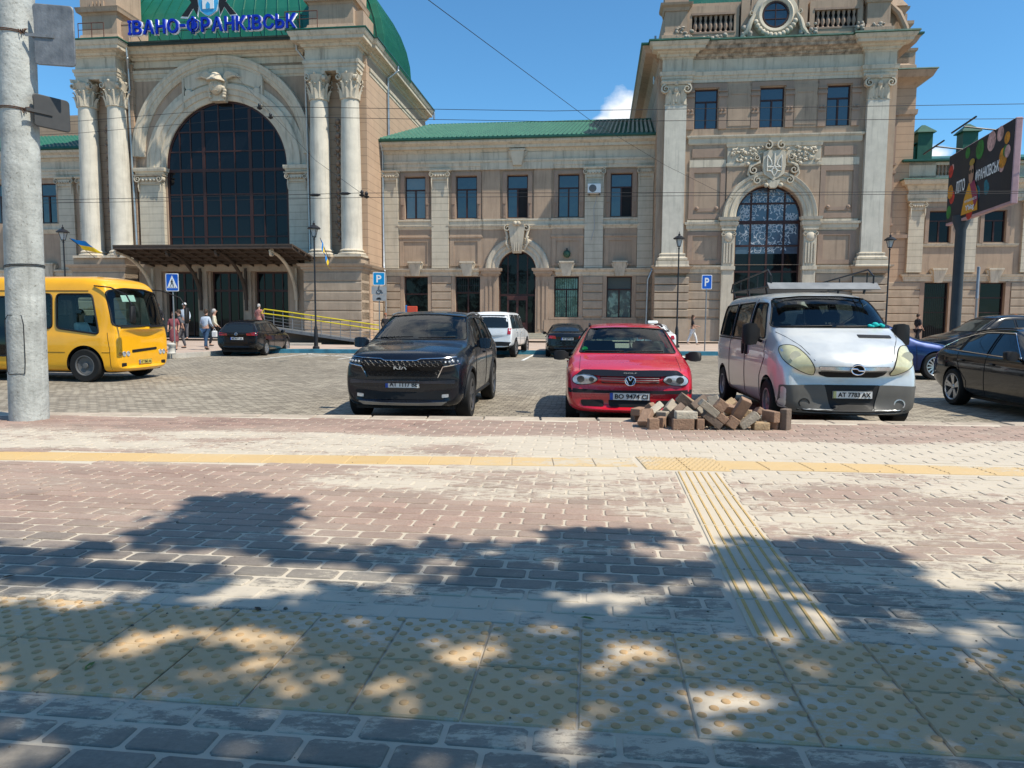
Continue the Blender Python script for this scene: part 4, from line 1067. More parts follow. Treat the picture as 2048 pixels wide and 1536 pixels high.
for k in range(30):
    t = (k + .5) / 30; mb.loft([[(a[0] + .06, a[1] + (b[1] - a[1]) * t - .02, a[2]), (a[0] + .06, a[1] + (b[1] - a[1]) * t + .02, a[2]), (a[0] - .02, a[1] + (b[1] - a[1]) * t + .02, a[2]), (a[0] - .02, a[1] + (b[1] - a[1]) * t - .02, a[2])] for a, b in [(r[1], r[2]) for r in rings[:10]]], True, True, True)
mb.build('roof_seams', dome_m, dome)
mb = MB(); mb.T = DZ
mb.tube([(-26.6, -4.7, 20.15), (-24.9, -4.7, 20.15)], .025, 6); mb.tube([(-26.6, -4.7, 19.75), (-24.9, -4.7, 19.75)], .02, 6)
for u in (-26.6, -25.7, -24.9): mb.tube([(u, -4.7, 19.1), (u, -4.7, 20.15)], .025, 6)
mb.tube([(-13.2, -4.7, 20.25), (-11.2, -4.7, 20.25)], .025, 6); mb.tube([(-13.2, -4.7, 19.8), (-11.2, -4.7, 19.8)], .02, 6)
for u in (-13.2, -12.3, -11.2): mb.tube([(u, -4.7, 19.1), (u, -4.7, 20.25)], .025, 6)
mb.tube([(-24.9, -3.6, 20.4), (-12.3, -3.6, 20.45)], .02, 6)
mb.build('roof_railing', mat('rusty_iron', (.10, .04, .025), .8), ST)
pipe([(-23.95, -4.0, 18.3), (-23.95, -3.9, 17.6), (-24.35, -3.3, 17.2), (-24.3, -3.3, 15.9), (-24.45, -3.25, 15.6), (-24.25, -3.25, 5.3)])
pipe([(-12.85, -4.0, 18.3), (-12.85, -3.9, 17.7), (-12.5, -3.5, 17.2), (-12.48, -3.3, 5.3)])
pipe([(HR + .78, 1.2, 18.3), (HR + .78, 1.2, 18.0), (HR + .1, 1.1, 17.5), (HR + .12, 1.1, 13.2)])
pipe([(HR + .78, 11.8, 18.3), (HR + .78, 11.8, 17.7)])
# ============================== TOWER (front y=-2)
TY = -2.0
TL, TR = 9.0, 22.6
ta, tr = 15.70, 1.92
mb = MB()
TW = [(11.16, 12.51), (14.94, 16.34), (18.74, 20.06)]
holes = [('r', a, b, 12.88, 15.2) for a, b in TW] + [('a', ta - tr, ta + tr, .4, 7.62)]
wall_face(mb, TL, TR, -.3, 16.0, TY, holes, .45)
mb.build('tower_front_wall', TAN, ST)
mb = MB(); mb.box(TL + .01, TL + .4, TY + .02, 15, -.3, 17.6); mb.box(TR - .4, TR - .01, TY + .02, 15, -.3, 17.6); mb.box(TL + .4, TR - .4, 14.6, 14.95, -.3, 17.6)
mb.build('tower_side_wall', TANJ, ST)
# framed panels
mb = MB()
for a, b in ((12.98, 14.51), (16.78, 18.27)):
    mb.box(a, b, TY - .05, TY + .05, 12.85, 15.3); mb.box(a + .12, b - .12, TY - .08, TY, 13.0, 15.15); mb.box(a + .3, b - .3, TY - .11, TY, 14.82, 14.9)
mb.build('wall_panel', TAN, ST)
mb = MB()
for a, b in TW:
    for s0, s1 in ((a - .5, a - .06), (b + .06, b + .5)):
        mb.box(s0, s1, TY - .09, TY, 12.85, 15.45)
        mb.box(s0 - .04, s1 + .04, TY - .16, TY, 14.7, 14.86); mb.box(s0 - .04, s1 + .04, TY - .16, TY, 15.0, 15.08)
        for q in (0, 1): mb.sphere((s0 + .12 + q * .2, TY - .13, 13.95), .07, 8)
        mb.box(s0, s1, TY - .14, TY, 13.72, 13.82)
    mb.box(a - .5, b + .5, TY - .085, TY, 15.25, 15.5)
mb.build('window_surrounds', TAN2, ST)
for i, (a, b) in enumerate(TW): sash_window(a, b, 12.88, 15.2, TY + .2, PANE)
# giant pilasters
for a, b in ((9.40, 10.66), (20.93, 22.12)):
    mb = MB(); mb.box(a, b, TY - .28, TY + .1, 5.5, 14.3); o = mb.build('pilaster', COLM, ST)
    place(MB(), capital_flat(b - a, 1.38, .42), (a + b) / 2, TY, 14.2).build('capital', CRM, o, smooth=35)
    mb = MB(); mb.loft([[(a - p, TY, z), (a - p, TY - .28 - p, z), (b + p, TY - .28 - p, z), (b + p, TY, z)] for z, p in
        ((4.66, .38), (4.74, .38), (4.78, .34), (5.02, .34), (5.04, .2), (5.1, .26), (5.2, .26), (5.26, .16), (5.34, .12), (5.38, .15), (5.46, .15), (5.52, 0))], True, True, True)
    mb.build('pilaster_base', CRM, o)
    mb = MB(); rustic(mb, a - .35, b + .4, 1.62, 4.1, TY - .25, .5, .07, .05, yb=TY)
    mb.box(a - .4, b + .45, TY - .36, TY, -.2, 1.55)
    mould(mb, a - .34, b + .36, TY - .3, TY, LEDGE); mb.build('pilaster_pedestal', STONE, ST)
# entablature
def tower_entab(u0, u1, yf, yb, name='entablature'):
    mb = MB(); mould(mb, u0, u1, yf, yb, [(15.56, 0), (15.74, .01), (15.76, .05), (15.9, .06), (15.92, .12), (16.06, .14), (16.14, .16), (16.16, 0), (16.9, 0)])
    o = mb.build(name, CRM, ST)
    mb = MB(); mould(mb, u0, u1, yf, yb, [(16.88, .02), (16.98, .06), (17.0, .14), (17.14, .18), (17.16, .3), (17.26, .36), (17.28, .62), (17.44, .66), (17.46, .72), (17.58, .8), (17.66, .82)]); mb.build('cornice', WORN if u1 - u0 > 8 and yf > TY - .2 and yb < 0 else CRM, o)
    mb = MB(); mould(mb, u0, u1, yf, yb, [(17.66, .84), (17.69, .90), (17.78, .88)]); mb.build('flashing', GRN, o)
    return o
tower_entab(TL + .2, 10.95, TY - .28, TY + .5); tower_entab(20.65, TR - .2, TY - .28, TY + .5); tower_entab(TL + .3, TR - .3, TY - .05, TY + .8)
mb = MB(); mould(mb, TL, TR, TY + .5, 15, [(15.56, 0), (16.14, .16), (16.16, 0), (16.9, 0), (17.2, .3), (17.3, .8), (17.66, 1.0)]); mb.build('side_cornice', TAN, ST)
mb = MB(); mould(mb, TL, TR, TY + .5, 15, [(17.66, 1.0), (17.7, 1.1), (17.8, 1.1)]); mb.build('gutter', GRN, ST)
# strings, relief band
mb = MB(); mould(mb, 10.9, 20.75, TY - .04, TY, [(11.95, 0), (12.02, .05), (12.3, .06), (12.32, .12), (12.4, .16), (12.46, .16)]); mb.build('string_course', CRM, ST)
mb = MB(); c0, c1 = 13.15, 18.5
mb.box(c0, c1, TY - .10, TY + .02, 4.8, 11.9)
mb = MB(); wall_face(mb, c0, c1, 4.8, 10.6, TY - .10, [('a', ta - tr - .02, ta + tr + .02, 4.82, 7.62)], .12)
mb.loft([[(c0, TY, 4.8), (c0, TY - .1, 4.8), (c0, TY - .1, 10.6), (c0, TY, 10.6)], [(c0 + .01, TY, 4.8), (c0 + .01, TY - .1, 4.8), (c0 + .01, TY - .1, 10.6), (c0 + .01, TY, 10.6)]], True, True, True)
mb.build('arch_field', TAN, ST)
mb = MB(); mould(mb, c0, c1, TY - .12, TY, [(10.6, 0), (10.66, .05), (10.8, .06), (10.82, .0), (11.75, .0), (11.77, .06), (11.93, .09)]); mb.build('relief_frame', CRM, ST)
rnd = random.Random(4); mb = MB()
for s in (-1, 1):
    for k in range(46):
        u = rnd.uniform(.75, 2.45); z = rnd.uniform(10.92, 11.66); r = rnd.uniform(.06, .13)
        if rnd.random() < .5: mb.sphere((ta + .1 + s * u, TY - .17, z), r, 6, sy=.8)
        else: a = rnd.uniform(0, 6.28); mb.tube([(ta + .1 + s * u, TY - .16, z), (ta + .1 + s * u + .16 * cos(a), TY - .22, z + .12 * sin(a)), (ta + .1 + s * u + .26 * cos(a + .7), TY - .15, z + .2 * sin(a + .7))], [.05, .06, .02], 5)
mb.build('foliage_relief', CRM, ST, smooth=50)
for a, b in ((10.95, 13.1), (18.55, 20.7)):
    mb = MB(); mb.box(a, b, TY - .06, TY, 10.62, 11.05); mb.build('string_course', CRM, ST)
    mb = MB(); mb.box(a + .15, b - .15, TY - .05, TY + .02, 11.2, 11.72)
    wall_face(mb, a, b, 7.55, 10.6, TY - .07, [('r', a + .3, b - .3, 7.85, 10.3)], .065)
    mb.box(a + .45, b - .45, TY - .05, TY, 8.0, 8.2); mb.sphere((a + .5, TY - .04, 8.2), .12, 8); mb.sphere((b - .5, TY - .04, 8.2), .12, 8)
    wall_face(mb, a, b, 4.85, 6.8, TY - .07, [('r', a + .3, b - .35, 5.1, 6.55)], .065)
    mb.build('wall_panel', TAN2, ST)
    mb = MB(); mould(mb, a, b, TY - .02, TY, [(6.85, 0), (6.95, .04), (6.97, .1), (7.2, .12), (7.22, .2), (7.36, .22), (7.38, .06), (7.5, .06)]); mb.build('string_course', CRM, ST)
    mb = MB(); mould(mb, a, b, TY - .02, TY, LEDGE); mb.build('ledge', CRM, ST)
    mb = MB(); rustic(mb, a, b, 1.62, 4.3, TY, .5, .06); mb.box(a, b, TY - .1, TY, -.2, 1.5); mb.build('rusticated_courses', STONE, ST)
# arch and its pilasters
mb = MB(); arch_mould(mb, ta, 7.62, TY - .08, [(1.94, .05), (2.0, .1), (2.15, .1), (2.18, .16), (2.32, .2), (2.35, .14), (2.5, .14), (2.53, .22), (2.68, .26), (2.74, .1)], 0, 180, 44); mb.build('tower_arch', CRM, ST, smooth=30)
for s in (-1, 1):
    u0, u1 = (ta + s * 2.78, ta + s * 1.94) if s < 0 else (ta + 1.94, ta + 2.78)
    uc = (u0 + u1) / 2
    mb = MB(); mb.box(u0 + .06, u1 - .06, TY - .3, TY, .2, 6.9)
    for q in range(4):
        x = u0 + .14 + q * (u1 - u0 - .28) / 3.4
        mb.box(x, x + .08, TY - .36, TY - .28, 4.9, 6.1)
    mb.box(u0, u1, TY - .38, TY, 6.85, 6.95); mb.box(u0 - .0, u1, TY - .37, TY, 4.5, 4.72); mb.sphere((uc, TY - .3, 6.45), .28, 12, sy=.5)
    for t in (-1, 1): spiral(mb, (uc + t * .3, 6.6), .15, -.42 + TY, -.2 + TY, t, 1.3)
    mould(mb, u0, u1, TY - .3, TY, [(6.95, .02), (7.1, .04), (7.12, .1), (7.3, .14), (7.32, .08), (7.42, .08), (7.44, .16), (7.62, .2)])
    mb.build('pilaster', CRM, ST, smooth=30)
o = window(ta - tr, ta + tr, .4, None, TY + .4, PANED, arch=True, zs=7.62, vs=[ta - .98, ta, ta + .98], hs=[8.5, (7.38, .13), 5.98, 4.42, 2.9], fw=.09, bars=.07, label='tall arched window with white floral film above dark glass')
g = MB(); R = tr - .1; ring = [(ta - R, 5.5), (ta + R, 5.5)] + [(ta + R * cos(pi * i / 28), 7.62 + R * sin(pi * i / 28)) for i in range(29)]
v, f = fill_poly(ring); g.add([(p.x, TY + .392, p.y) for p in v], [tuple(q) for q in f]); g.build('floral_film', FILM, o)
g = MB(); rnd = random.Random(6); y_ = TY + .385
def inarch(x, z): return abs(x - ta) < R - .12 and (z < 7.62 or (x - ta) ** 2 + (z - 7.62) ** 2 < (R - .12) ** 2) and z > 5.55
def strokes(pts, w):
    pts = [p for p in pts if inarch(*p)]
    for p, q in zip(pts, pts[1:]):
        if math.dist(p, q) > .25: continue
        d = Vector((q[0] - p[0], q[1] - p[1])).normalized(); n_ = Vector((-d.y, d.x)) * w
        g.add([(p[0] - n_.x, y_, p[1] - n_.y), (q[0] - n_.x, y_, q[1] - n_.y), (q[0] + n_.x, y_, q[1] + n_.y), (p[0] + n_.x, y_, p[1] + n_.y)], [(0, 1, 2, 3)])
for k in range(56):
    cx_, cz_, r0, s_, a0_ = ta + rnd.uniform(-1.7, 1.7), rnd.uniform(5.6, 9.4), rnd.uniform(.2, .42), rnd.choice((-1, 1)), rnd.uniform(0, 6.28)
    if not inarch(cx_, cz_): continue
    strokes([(cx_ + r0 * (1 - .8 * t / 22) * cos(a0_ + s_ * t * .4), cz_ + r0 * (1 - .8 * t / 22) * sin(a0_ + s_ * t * .4)) for t in range(23)], .016)
    for t in range(5):
        a_ = a0_ + t * 1.3; px_, pz_ = cx_ + r0 * 1.1 * cos(a_), cz_ + r0 * 1.1 * sin(a_)
        if inarch(px_, pz_): e_ = [(px_ + .09 * cos(q) * cos(a_) - .04 * sin(q) * sin(a_), y_ - .001, pz_ + .09 * cos(q) * sin(a_) + .04 * sin(q) * cos(a_)) for q in [2 * pi * j / 8 for j in range(8)]]; g.add(e_, [tuple(range(8))])
g.build('floral_print', FILW, o)
# trident shield cartouche
mb = MB(); cx, cz = ta + .1, 10.75
sh = [(cx - .62, 11.35), (cx - .3, 11.5), (cx, 11.42), (cx + .3, 11.5), (cx + .62, 11.35), (cx + .66, 10.6), (cx + .58, 10.1), (cx, 9.72), (cx - .58, 10.1), (cx - .66, 10.6)]
mb.prism(sh, TY - .42, TY - .1)
for s in (-1, 1):
    spiral(mb, (cx + s * .38, 11.75), .30, TY - .52, TY - .2, -s, 1.3); spiral(mb, (cx + s * .95, 11.05), .2, TY - .45, TY - .15, s, 1.3)
    spiral(mb, (cx + s * 1.15, 10.35), .30, TY - .42, TY - .15, s, 1.4); spiral(mb, (cx + s * .92, 9.75), .28, TY - .45, TY - .15, s, 1.4)
    mb.tube([(cx + s * .85, TY - .25, 11.2), (cx + s * .8, TY - .3, 10.8), (cx + s * 1.35, TY - .3, 10.6), (cx + s * 1.45, TY - .25, 10.15), (cx + s * 1.2, TY - .25, 9.8)], [.08, .09, .08, .08, .06], 8)
    mb.sphere((cx + s * 1.5, TY - .3, 10.72), .12, 8); mb.sphere((cx + s * .42, TY - .4, 9.45), .14, 8)
mb.loft([[(cx - w, TY - .1, z), (cx - w, TY - .4, z), (cx + w, TY - .4, z), (cx + w, TY - .1, z)] for z, w in ((9.3, .16), (9.5, .3), (9.75, .38))], True, True, True)
shd = mb.build('shield_cartouche', CRM, ST, smooth=40)
def trident(mb, cx, cz, y, s, th, d):
    def T(p, w=th): 
        mb.tube([(cx + a * s, y, cz + b * s) for a, b in p], w, 6)
    T([(0, 1.0), (0, -.15)]); T([(-.62, .82), (-.62, -.55), (-.28, -.55)]); T([(.62, .82), (.62, -.55), (.28, -.55)])
    T([(-.62, .82), (-.3, .35), (-.22, 0), (-.5, -.2), (-.62, -.25)]); T([(.62, .82), (.3, .35), (.22, 0), (.5, -.2), (.62, -.25)])
    T([(-.62, -.18), (-.3, -.22), (.0, -.15), (.3, -.22), (.62, -.18)]); T([(0, -.15), (-.22, -.45), (-.16, -.75), (0, -1.0), (.16, -.75), (.22, -.45), (0, -.15)])
    T([(-.3, -.55), (0, -.3), (.3, -.55), (0, -.95), (-.3, -.55)], th * .9)
mb = MB(); trident(mb, cx, 10.62, TY - .46, .66, .042, .05); mb.build('trident', mat('pale_plaster', (.6, .57, .5), .8), shd, smooth=50)
# attic parapet
AY = TY + .1
mb = MB(); mb.box(TL + .4, TR - .4, AY + .35, AY + .7, 17.7, 20.3)
for a, b in ((10.6, 13.6), (17.6, 20.55)):
    mb.box(a, b, AY, AY + .36, 17.7, 18.5); mb.box(a, b, AY, AY + .36, 19.5, 20.0); mb.box(a, a + .28, AY, AY + .36, 18.5, 19.5); mb.box(b - .28, b, AY, AY + .36, 18.5, 19.5)
mb.build('parapet', TAN, ST)
mb = MB()
for a, b in ((10.95, 13.3), (17.95, 20.25)):
    for k in range(8):
        u = a + (b - a) * (k + .5) / 8
        mb.lathe([(.1, 18.5), (.1, 18.58), (.05, 18.64), (.13, 18.85), (.11, 19.0), (.05, 19.2), (.09, 19.35), (.1, 19.5)], (u, AY + .16, 0), 8)
    mb.box(a - .1, b + .1, AY - .03, AY + .2, 18.42, 18.52); mb.box(a - .1, b + .1, AY - .04, AY + .2, 19.48, 19.6)
mb.build('balustrade', TAN2, ST, smooth=40)
mb = MB(); mb.box(10.6, 13.7, AY + .3, AY + .4, 18.5, 19.5); mb.box(17.5, 20.5, AY + .3, AY + .4, 18.5, 19.5); mb.build('shadowed_back', DARK, ST)  # near-black backing stands in for the shade behind the balusters
mb = MB()
for a, b in ((9.3, 10.6), (20.75, 22.0)):
    mould(mb, a, b, AY - .15, AY + 1, [(17.75, .22), (18.3, .2), (18.35, .08), (18.5, .06), (18.5, 0), (19.7, 0), (19.72, .06), (19.9, .12), (20.0, .26), (20.12, .3), (20.14, .04), (20.9, .04)])
for a, b in ((13.7, 14.2), (16.95, 17.45)): mb.box(a, b, AY - .1, AY + .4, 17.75, 20.2)
mb.box(13.9, 17.3, AY - .02, AY + .5, 17.75, 19.9)
mb.loft([[(ta - .1 - w, AY - .06, z), (ta - .1 + w, AY - .06, z), (ta - .1 + w, AY + .5, z), (ta - .1 - w, AY + .5, z)] for z, w in ((17.8, 1.9), (18.6, 1.55), (19.6, 1.35), (20.4, 1.3), (21.2, 1.1))], True, True, True)
mb.build('attic_block', TAN, ST)
mb = MB(); oc = ta - .08
mb.lathe([(.72, -.1), (.78, -.3), (.95, -.36), (1.02, -.3), (1.06, -.22), (1.28, -.2), (1.34, -.08)], (oc, AY, 19.25), 36, axis='y')
for k in range(13):
    a = radians(200 + k * 11.6); mb.sphere((oc + 1.18 * cos(a), AY - .28, 19.25 + 1.18 * sin(a)), .16, 8)
for s in (-1, 1):
    mb.tube([(oc + s * 1.2, AY - .25, 19.3), (oc + s * 1.4, AY - .28, 18.9), (oc + s * 1.55, AY - .25, 18.4), (oc + s * 1.95, AY - .2, 18.0)], [.1, .14, .17, .08], 8)
    spiral(mb, (oc + s * 1.35, 19.35), .16, AY - .35, AY - .1, s, 1.2)
mb.build('oculus_wreath', CRM, ST, smooth=40)
mb = MB(); mb.lathe([(.73, -.28), (.73, -.18), (.66, -.18), (.66, -.28), (.73, -.28)], (oc, AY, 19.25), 32, axis='y', cap=False); mb.box(oc - .02, oc + .02, AY - .27, AY - .19, 18.55, 19.95)
for z in (19.0, 19.5): mb.box(oc - .66, oc + .66, AY - .265, AY - .195, z - .02, z + .02)
o = mb.build('round_window', FRM, ST, smooth=40)
mb = MB(); mb.add([(oc, AY - .21, 19.25)] + [(oc + .7 * cos(2 * pi * k / 32), AY - .21, 19.25 + .7 * sin(2 * pi * k / 32)) for k in range(32)], [(0, 1 + k, 1 + (k + 1) % 32) for k in range(32)]); mb.build('pane', PANE, o)
# eroded stucco pieces on the parapet foot
mb = MB(); rnd = random.Random(9)
for cx_, w, h in ((10.4, .9, .9), (12.2, 1.3, .35), (14.1, .6, .8), (17.5, .9, .8), (20.4, .5, .8), (21.3, .7, .7)):
    for k in range(26): mb.sphere((cx_ + rnd.uniform(-w, w) * .5, AY - .2 + rnd.uniform(-.08, .05), 17.85 + rnd.uniform(0, h)), rnd.uniform(.07, .16), 6, sz=rnd.uniform(.6, 1.2))
mb.build('eroded_stucco', mat('crumbled_stucco', (.34, .30, .25), .95, var=.4, vscale=6, bump=.6, bscale=12), ST, smooth=60)
# tower dome base tiles
mb = MB()
tile_roof(mb, [(TL + 1.3, AY + .9, 20.0), (TR - 1.3, AY + .9, 20.0), (TR - 2.2, AY + 2.2, 23.5), (TL + 2.2, AY + 2.2, 23.5)], 40, 12)
mb.build('tower_tiled_roof', ROOF, ST, smooth=50)
mb = MB(); rr = []
for i in range(9):
    a = i / 8 * pi / 2; ins = 3.5 * (1 - cos(a)); z = 19.9 + 7 * sin(a)
    rr.append([(TL + 1.3 + ins, AY + .95 + ins, z), (TR - 1.3 - ins, AY + .95 + ins, z), (TR - 1.3 - ins, 14 - ins, z), (TL + 1.3 + ins, 14 - ins, z)])
mb.loft(rr, True, True, True); mb.build('tower_dome', dome_m, ST)
mb = MB(); mb.box(TL + .3, TR - .3, AY + 1, 14, 17.7, 20.0); mb.build('attic_wall', TANJ, ST)
# volute to the right of the attic
mb = MB(); mb.box(22.1, 23.3, AY + .8, AY + 3, 17.7, 19.4)
mb.tube([(22.2, AY + .5, 19.8), (22.7, AY + .5, 19.3), (23.1, AY + .5, 18.5), (23.3, AY + .5, 17.9)], [.18, .2, .2, .14], 8)
mould(mb, 22.2, 23.2, AY + .8, AY + 3, [(19.4, 0), (19.5, .05), (19.6, .15), (19.75, .18)])
mould(mb, 22.4, 22.9, AY + .8, AY + 3, [(19.75, .3), (20.1, .1), (20.3, .0)])
mb.build('attic_volute', TAN, ST, smooth=40)
pipe([(TL - .05, 1.0, 19.5), (TL - .05, 1.0, 16.6), (TL + .1, 1.0, 16.2), (TL + .1, 1.0, 13.2)])
# recessed bay behind the tower and right wing (plane y=5)
RY = 5.0
mb = MB(); mb.box(22.2, 26.5, RY + .02, 12, -.3, 17.4); mb.build('rear_bay_wall', TANJ, ST)
mb = MB(); mould(mb, 22.2, 26.42, RY, 12, [(17.0, 0), (17.15, .1), (17.3, .3), (17.5, .75), (17.9, .95)]); mould(mb, 22.2, 26.5, RY, 12, [(15.2, 0), (15.3, .1), (15.6, .12), (15.62, .0)])
mould(mb, 24.6, 25.9, RY, 9, [(17.9, .4), (18.4, .35), (18.5, .1), (18.6, .0), (20.9, .0), (21.0, .1), (21.1, .15), (21.3, .15), (21.35, .0)])
mould(mb, 22.2, 26.3, RY, 12, [(17.95, .0), (19.3, .0), (19.4, .1), (19.55, .12)])
mb.build('rear_bay_cornice', TAN, ST)
mb = MB(); mould(mb, 22.2, 26.42, RY, 12, [(17.9, .95), (17.93, 1.0), (18.0, .98)]); mb.build('flashing', GRN, ST)
mb = MB()
for z0, z1 in ((8.3, 11.2), (12.3, 15.0)):
    mb.box(24.9, 25.15, RY - .02, RY + .05, z0, z1)
mb.build('slit_windows', DARK, ST)
mb = MB()
for z0, z1 in ((8.3, 11.2), (12.3, 15.0)):
    mb.box(24.75, 24.88, RY - .1, RY + .05, z0 - .2, z1 + .2); mb.box(25.17, 25.32, RY - .1, RY + .05, z0 - .2, z1 + .2); mb.box(24.7, 25.4, RY - .16, RY + .05, z0 - .35, z0 - .2); mb.box(24.7, 25.4, RY - .2, RY + .05, z1 + .2, z1 + .4)
mb.box(24.4, 26.4, RY - .14, RY + .05, 7.1, 7.35)
mb.build('window_surrounds', TAN2, ST)
RU = [(27.76, 29.13), (31.24, 32.59), (35.2, 36.6)]; RLo = [(27.68, 29.25), (31.22, 32.8), (35.2, 36.8)]
mb = MB(); holes = [('r', a, b, 6.8, 8.9) for a, b in RU] + [('r', a, b, .2, 4.12) for a, b in RLo]
wall_face(mb, 26.3, 44, -.3, 10.2, RY, holes, .35); mb.build('right_wing_wall', TAN, ST)
for a, b in ((26.4, 27.38), (29.95, 30.75), (33.6, 34.5), (37.6, 38.4)): pilaster(a, b, 4.8, 9.55, RY, ionic_flat, .6, .16, base=False)
for a, b in RU: sash_window(a, b, 6.8, 8.9, RY + .2, PANED)
for i, (a, b) in enumerate(RLo):
    window(a, b, .2, 4.12, RY + .25, PANED, hs=[(3.1, .05), 2.1], label='dark ground floor opening of the right wing')
mb = MB()
for k in range(12): mb.tube([(RLo[0][0] + .1 + k * .125, RY + .1, .3), (RLo[0][0] + .1 + k * .125, RY + .1, 4.1)], .014, 5)
mb.build('window_bars', IRON, ST)
mb = MB()
for a, b in RU: surround(mb, a, b, 6.8, 8.9, RY, .26, feet=False)
for a, b in RLo: mb.box(a - .3, a - .01, RY - .07, RY, .2, 4.15); mb.box(b + .01, b + .3, RY - .07, RY, .2, 4.15)
mb.build('window_surrounds', TAN2, ST)
mb = MB(); mould(mb, 26.3, 44, RY - .1, RY + .2, [(9.5, 0), (9.7, .03), (9.72, .08), (10.0, .1), (10.02, .0), (10.3, .0), (10.4, .1), (10.6, .2), (10.62, .4), (10.8, .5), (10.9, .52)])
mould(mb, 26.3, 44, RY - .02, RY + .2, [(4.20, .04), (4.36, .05), (4.38, .09), (4.52, .10), (4.54, .18), (4.66, .24)])
for a, b in ((27.45, 29.6), (30.9, 33.3), (34.8, 37.2)): mould(mb, a, b, RY - .02, RY + .1, [(6.5, 0), (6.58, .1), (6.7, .14), (6.72, .0)])
mb.build('right_wing_mouldings', CRM, ST)
mb = MB(); mould(mb, 26.3, 44, RY - .1, RY + .2, [(10.9, .53), (10.92, .58), (10.98, .56)]); mould(mb, 26.0, 44, RY - .1, 12, [(12.15, .1), (12.18, .2), (12.3, .2)]); mb.build('gutter', GRN, ST)
mb = MB(); mb.box(26.3, 44, RY + .25, RY + .5, 11, 12.15); mb.box(26.3, 28.0, RY, RY + .25, 11, 12.15); mb.box(29.8, 31.6, RY, RY + .25, 11, 12.15); mb.box(26.3, 44, RY, RY + .26, 11.0, 11.25); mb.box(26.3, 44, RY, RY + .26, 11.95, 12.14)
mb.build('right_wing_parapet', CRM, ST)
mb = MB()
for a, b in ((28.1, 29.7), (31.7, 33.3)):
    for k in range(7): mb.lathe([(.1, 11.25), (.05, 11.33), (.12, 11.5), (.05, 11.75), (.09, 11.95)], (a + (b - a) * (k + .5) / 7, RY + .12, 0), 8)
mb.build('balustrade', TAN2, ST, smooth=40)
mb = MB(); rustic(mb, 26.4, 27.35, .9, 4.15, RY, .53, .07); rustic(mb, 29.6, 30.9, .9, 4.15, RY, .53, .07); rustic(mb, 33.2, 34.9, .9, 4.15, RY, .53, .07); rustic(mb, 24.2, 26.38, .9, 4.15, RY, .53, .07); mb.build('rusticated_courses', STONE, ST)
for u in (28.45, 32.0, 36.0): keystone(u, 4.1, 5.05, RY - .02, .5, .8)
mb = MB(); mb.add([(26.2, RY - .2, 12.3), (44, RY - .2, 12.3), (44, RY + 5, 13.6), (26.2, RY + 5, 13.6)], [(0, 1, 2, 3)]); mb.build('right_wing_roof', ROOF, ST)
for u in (27.35, 30.2):
    mb = MB(); mb.box(u - .47, u + .47, RY + .3, RY + 1.2, 12.2, 14.15)
    mb.loft([[(u - .62, RY + .1, 14.15), (u + .62, RY + .1, 14.15), (u + .62, RY + 1.4, 14.15), (u - .62, RY + 1.4, 14.15)], [(u - .6, RY + .12, 14.22), (u + .6, RY + .12, 14.22), (u + .6, RY + 1.38, 14.22), (u - .6, RY + 1.38, 14.22)], [(u - .1, RY + .7, 14.75), (u + .1, RY + .7, 14.75), (u + .1, RY + .8, 14.75), (u - .1, RY + .8, 14.75)]], True, True, True)
    if u < 28: mb.box(u - 1.1, u - .47, RY + .5, RY + 1.2, 12.2, 13.3); mb.loft([[(u - 1.2, RY + .4, 13.3), (u - .45, RY + .4, 13.5), (u - .45, RY + 1.3, 13.5), (u - 1.2, RY + 1.3, 13.3)], [(u - 1.2, RY + .4, 13.36), (u - .45, RY + .4, 13.56), (u - .45, RY + 1.3, 13.56), (u - 1.2, RY + 1.3, 13.36)]], True, True, True)
    mb.build('chimney', mat('green_chimney_sheet', (.010, .075, .05), .5, var=.15), ST)
# ============================== LEFT WING (plane y=0)
LU = [(-33.81, -32.46), (-37.6, -36.2)]
mb = MB(); wall_face(mb, -46, -28.0, -.3, 12.2, 0, [('r', a, b, 8.05, 10.8) for a, b in LU] + [('r', -34.0, -32.3, .3, 4.2), ('r', -37.8, -36.1, .3, 4.2)], .35)
mb.build('left_wing_wall', TAN, ST)
for a, b in LU: sash_window(a, b, 8.05, 10.8, .2, PANE)
window(-34.0, -32.3, .3, 4.2, .22, PANED, hs=[3.0], label='dark ground floor opening of the left wing'); window(-37.8, -36.1, .3, 4.2, .22, PANED, hs=[3.0], label='dark ground floor opening of the left wing')
for a, b in ((-32.2, -31.0), (-35.7, -34.6), (-30.6, -29.6), (-39.8, -38.6)): pilaster(a, b, 4.8, 11.15, 0, ionic_flat, .62, .17, base=False)
mb = MB(); mould(mb, -46, -28, -.12, .3, [(11.14, 0), (11.34, .02), (11.36, .06), (11.58, .07), (11.6, .12), (11.72, .14), (11.74, .02), (12.25, .02), (12.32, .10), (12.44, .14), (12.46, .34), (12.62, .36), (12.76, .56), (12.9, .6)])
mould(mb, -46, -28, -.02, .02, LEDGE)
for a, b in ((-34.6, -32.2),): mould(mb, a, b, -.02, .02, [(7.30, .02), (7.42, .08), (7.58, .18), (7.60, .06), (7.86, .06), (7.98, .12)])
mb.build('left_wing_mouldings', CRM, ST); keystone(-33.1, 4.28, 5.22, -.02, .52, .82)
mb = MB(); mould(mb, -46, -28, -.72, .3, [(12.90, .0), (12.97, .13), (13.12, .10)]); mb.build('gutter', GRN, ST)
mb = MB(); tile_roof(mb, [(-46, -.75, 13.0), (-27.6, -.75, 13.0), (-27.6, 3.8, 14.95), (-46, 3.8, 14.95)], 60, 14); mb.build('left_wing_roof', ROOF, ST, smooth=50)
mb = MB()   # taller sunlit wall behind the left wing, with its sloping eave
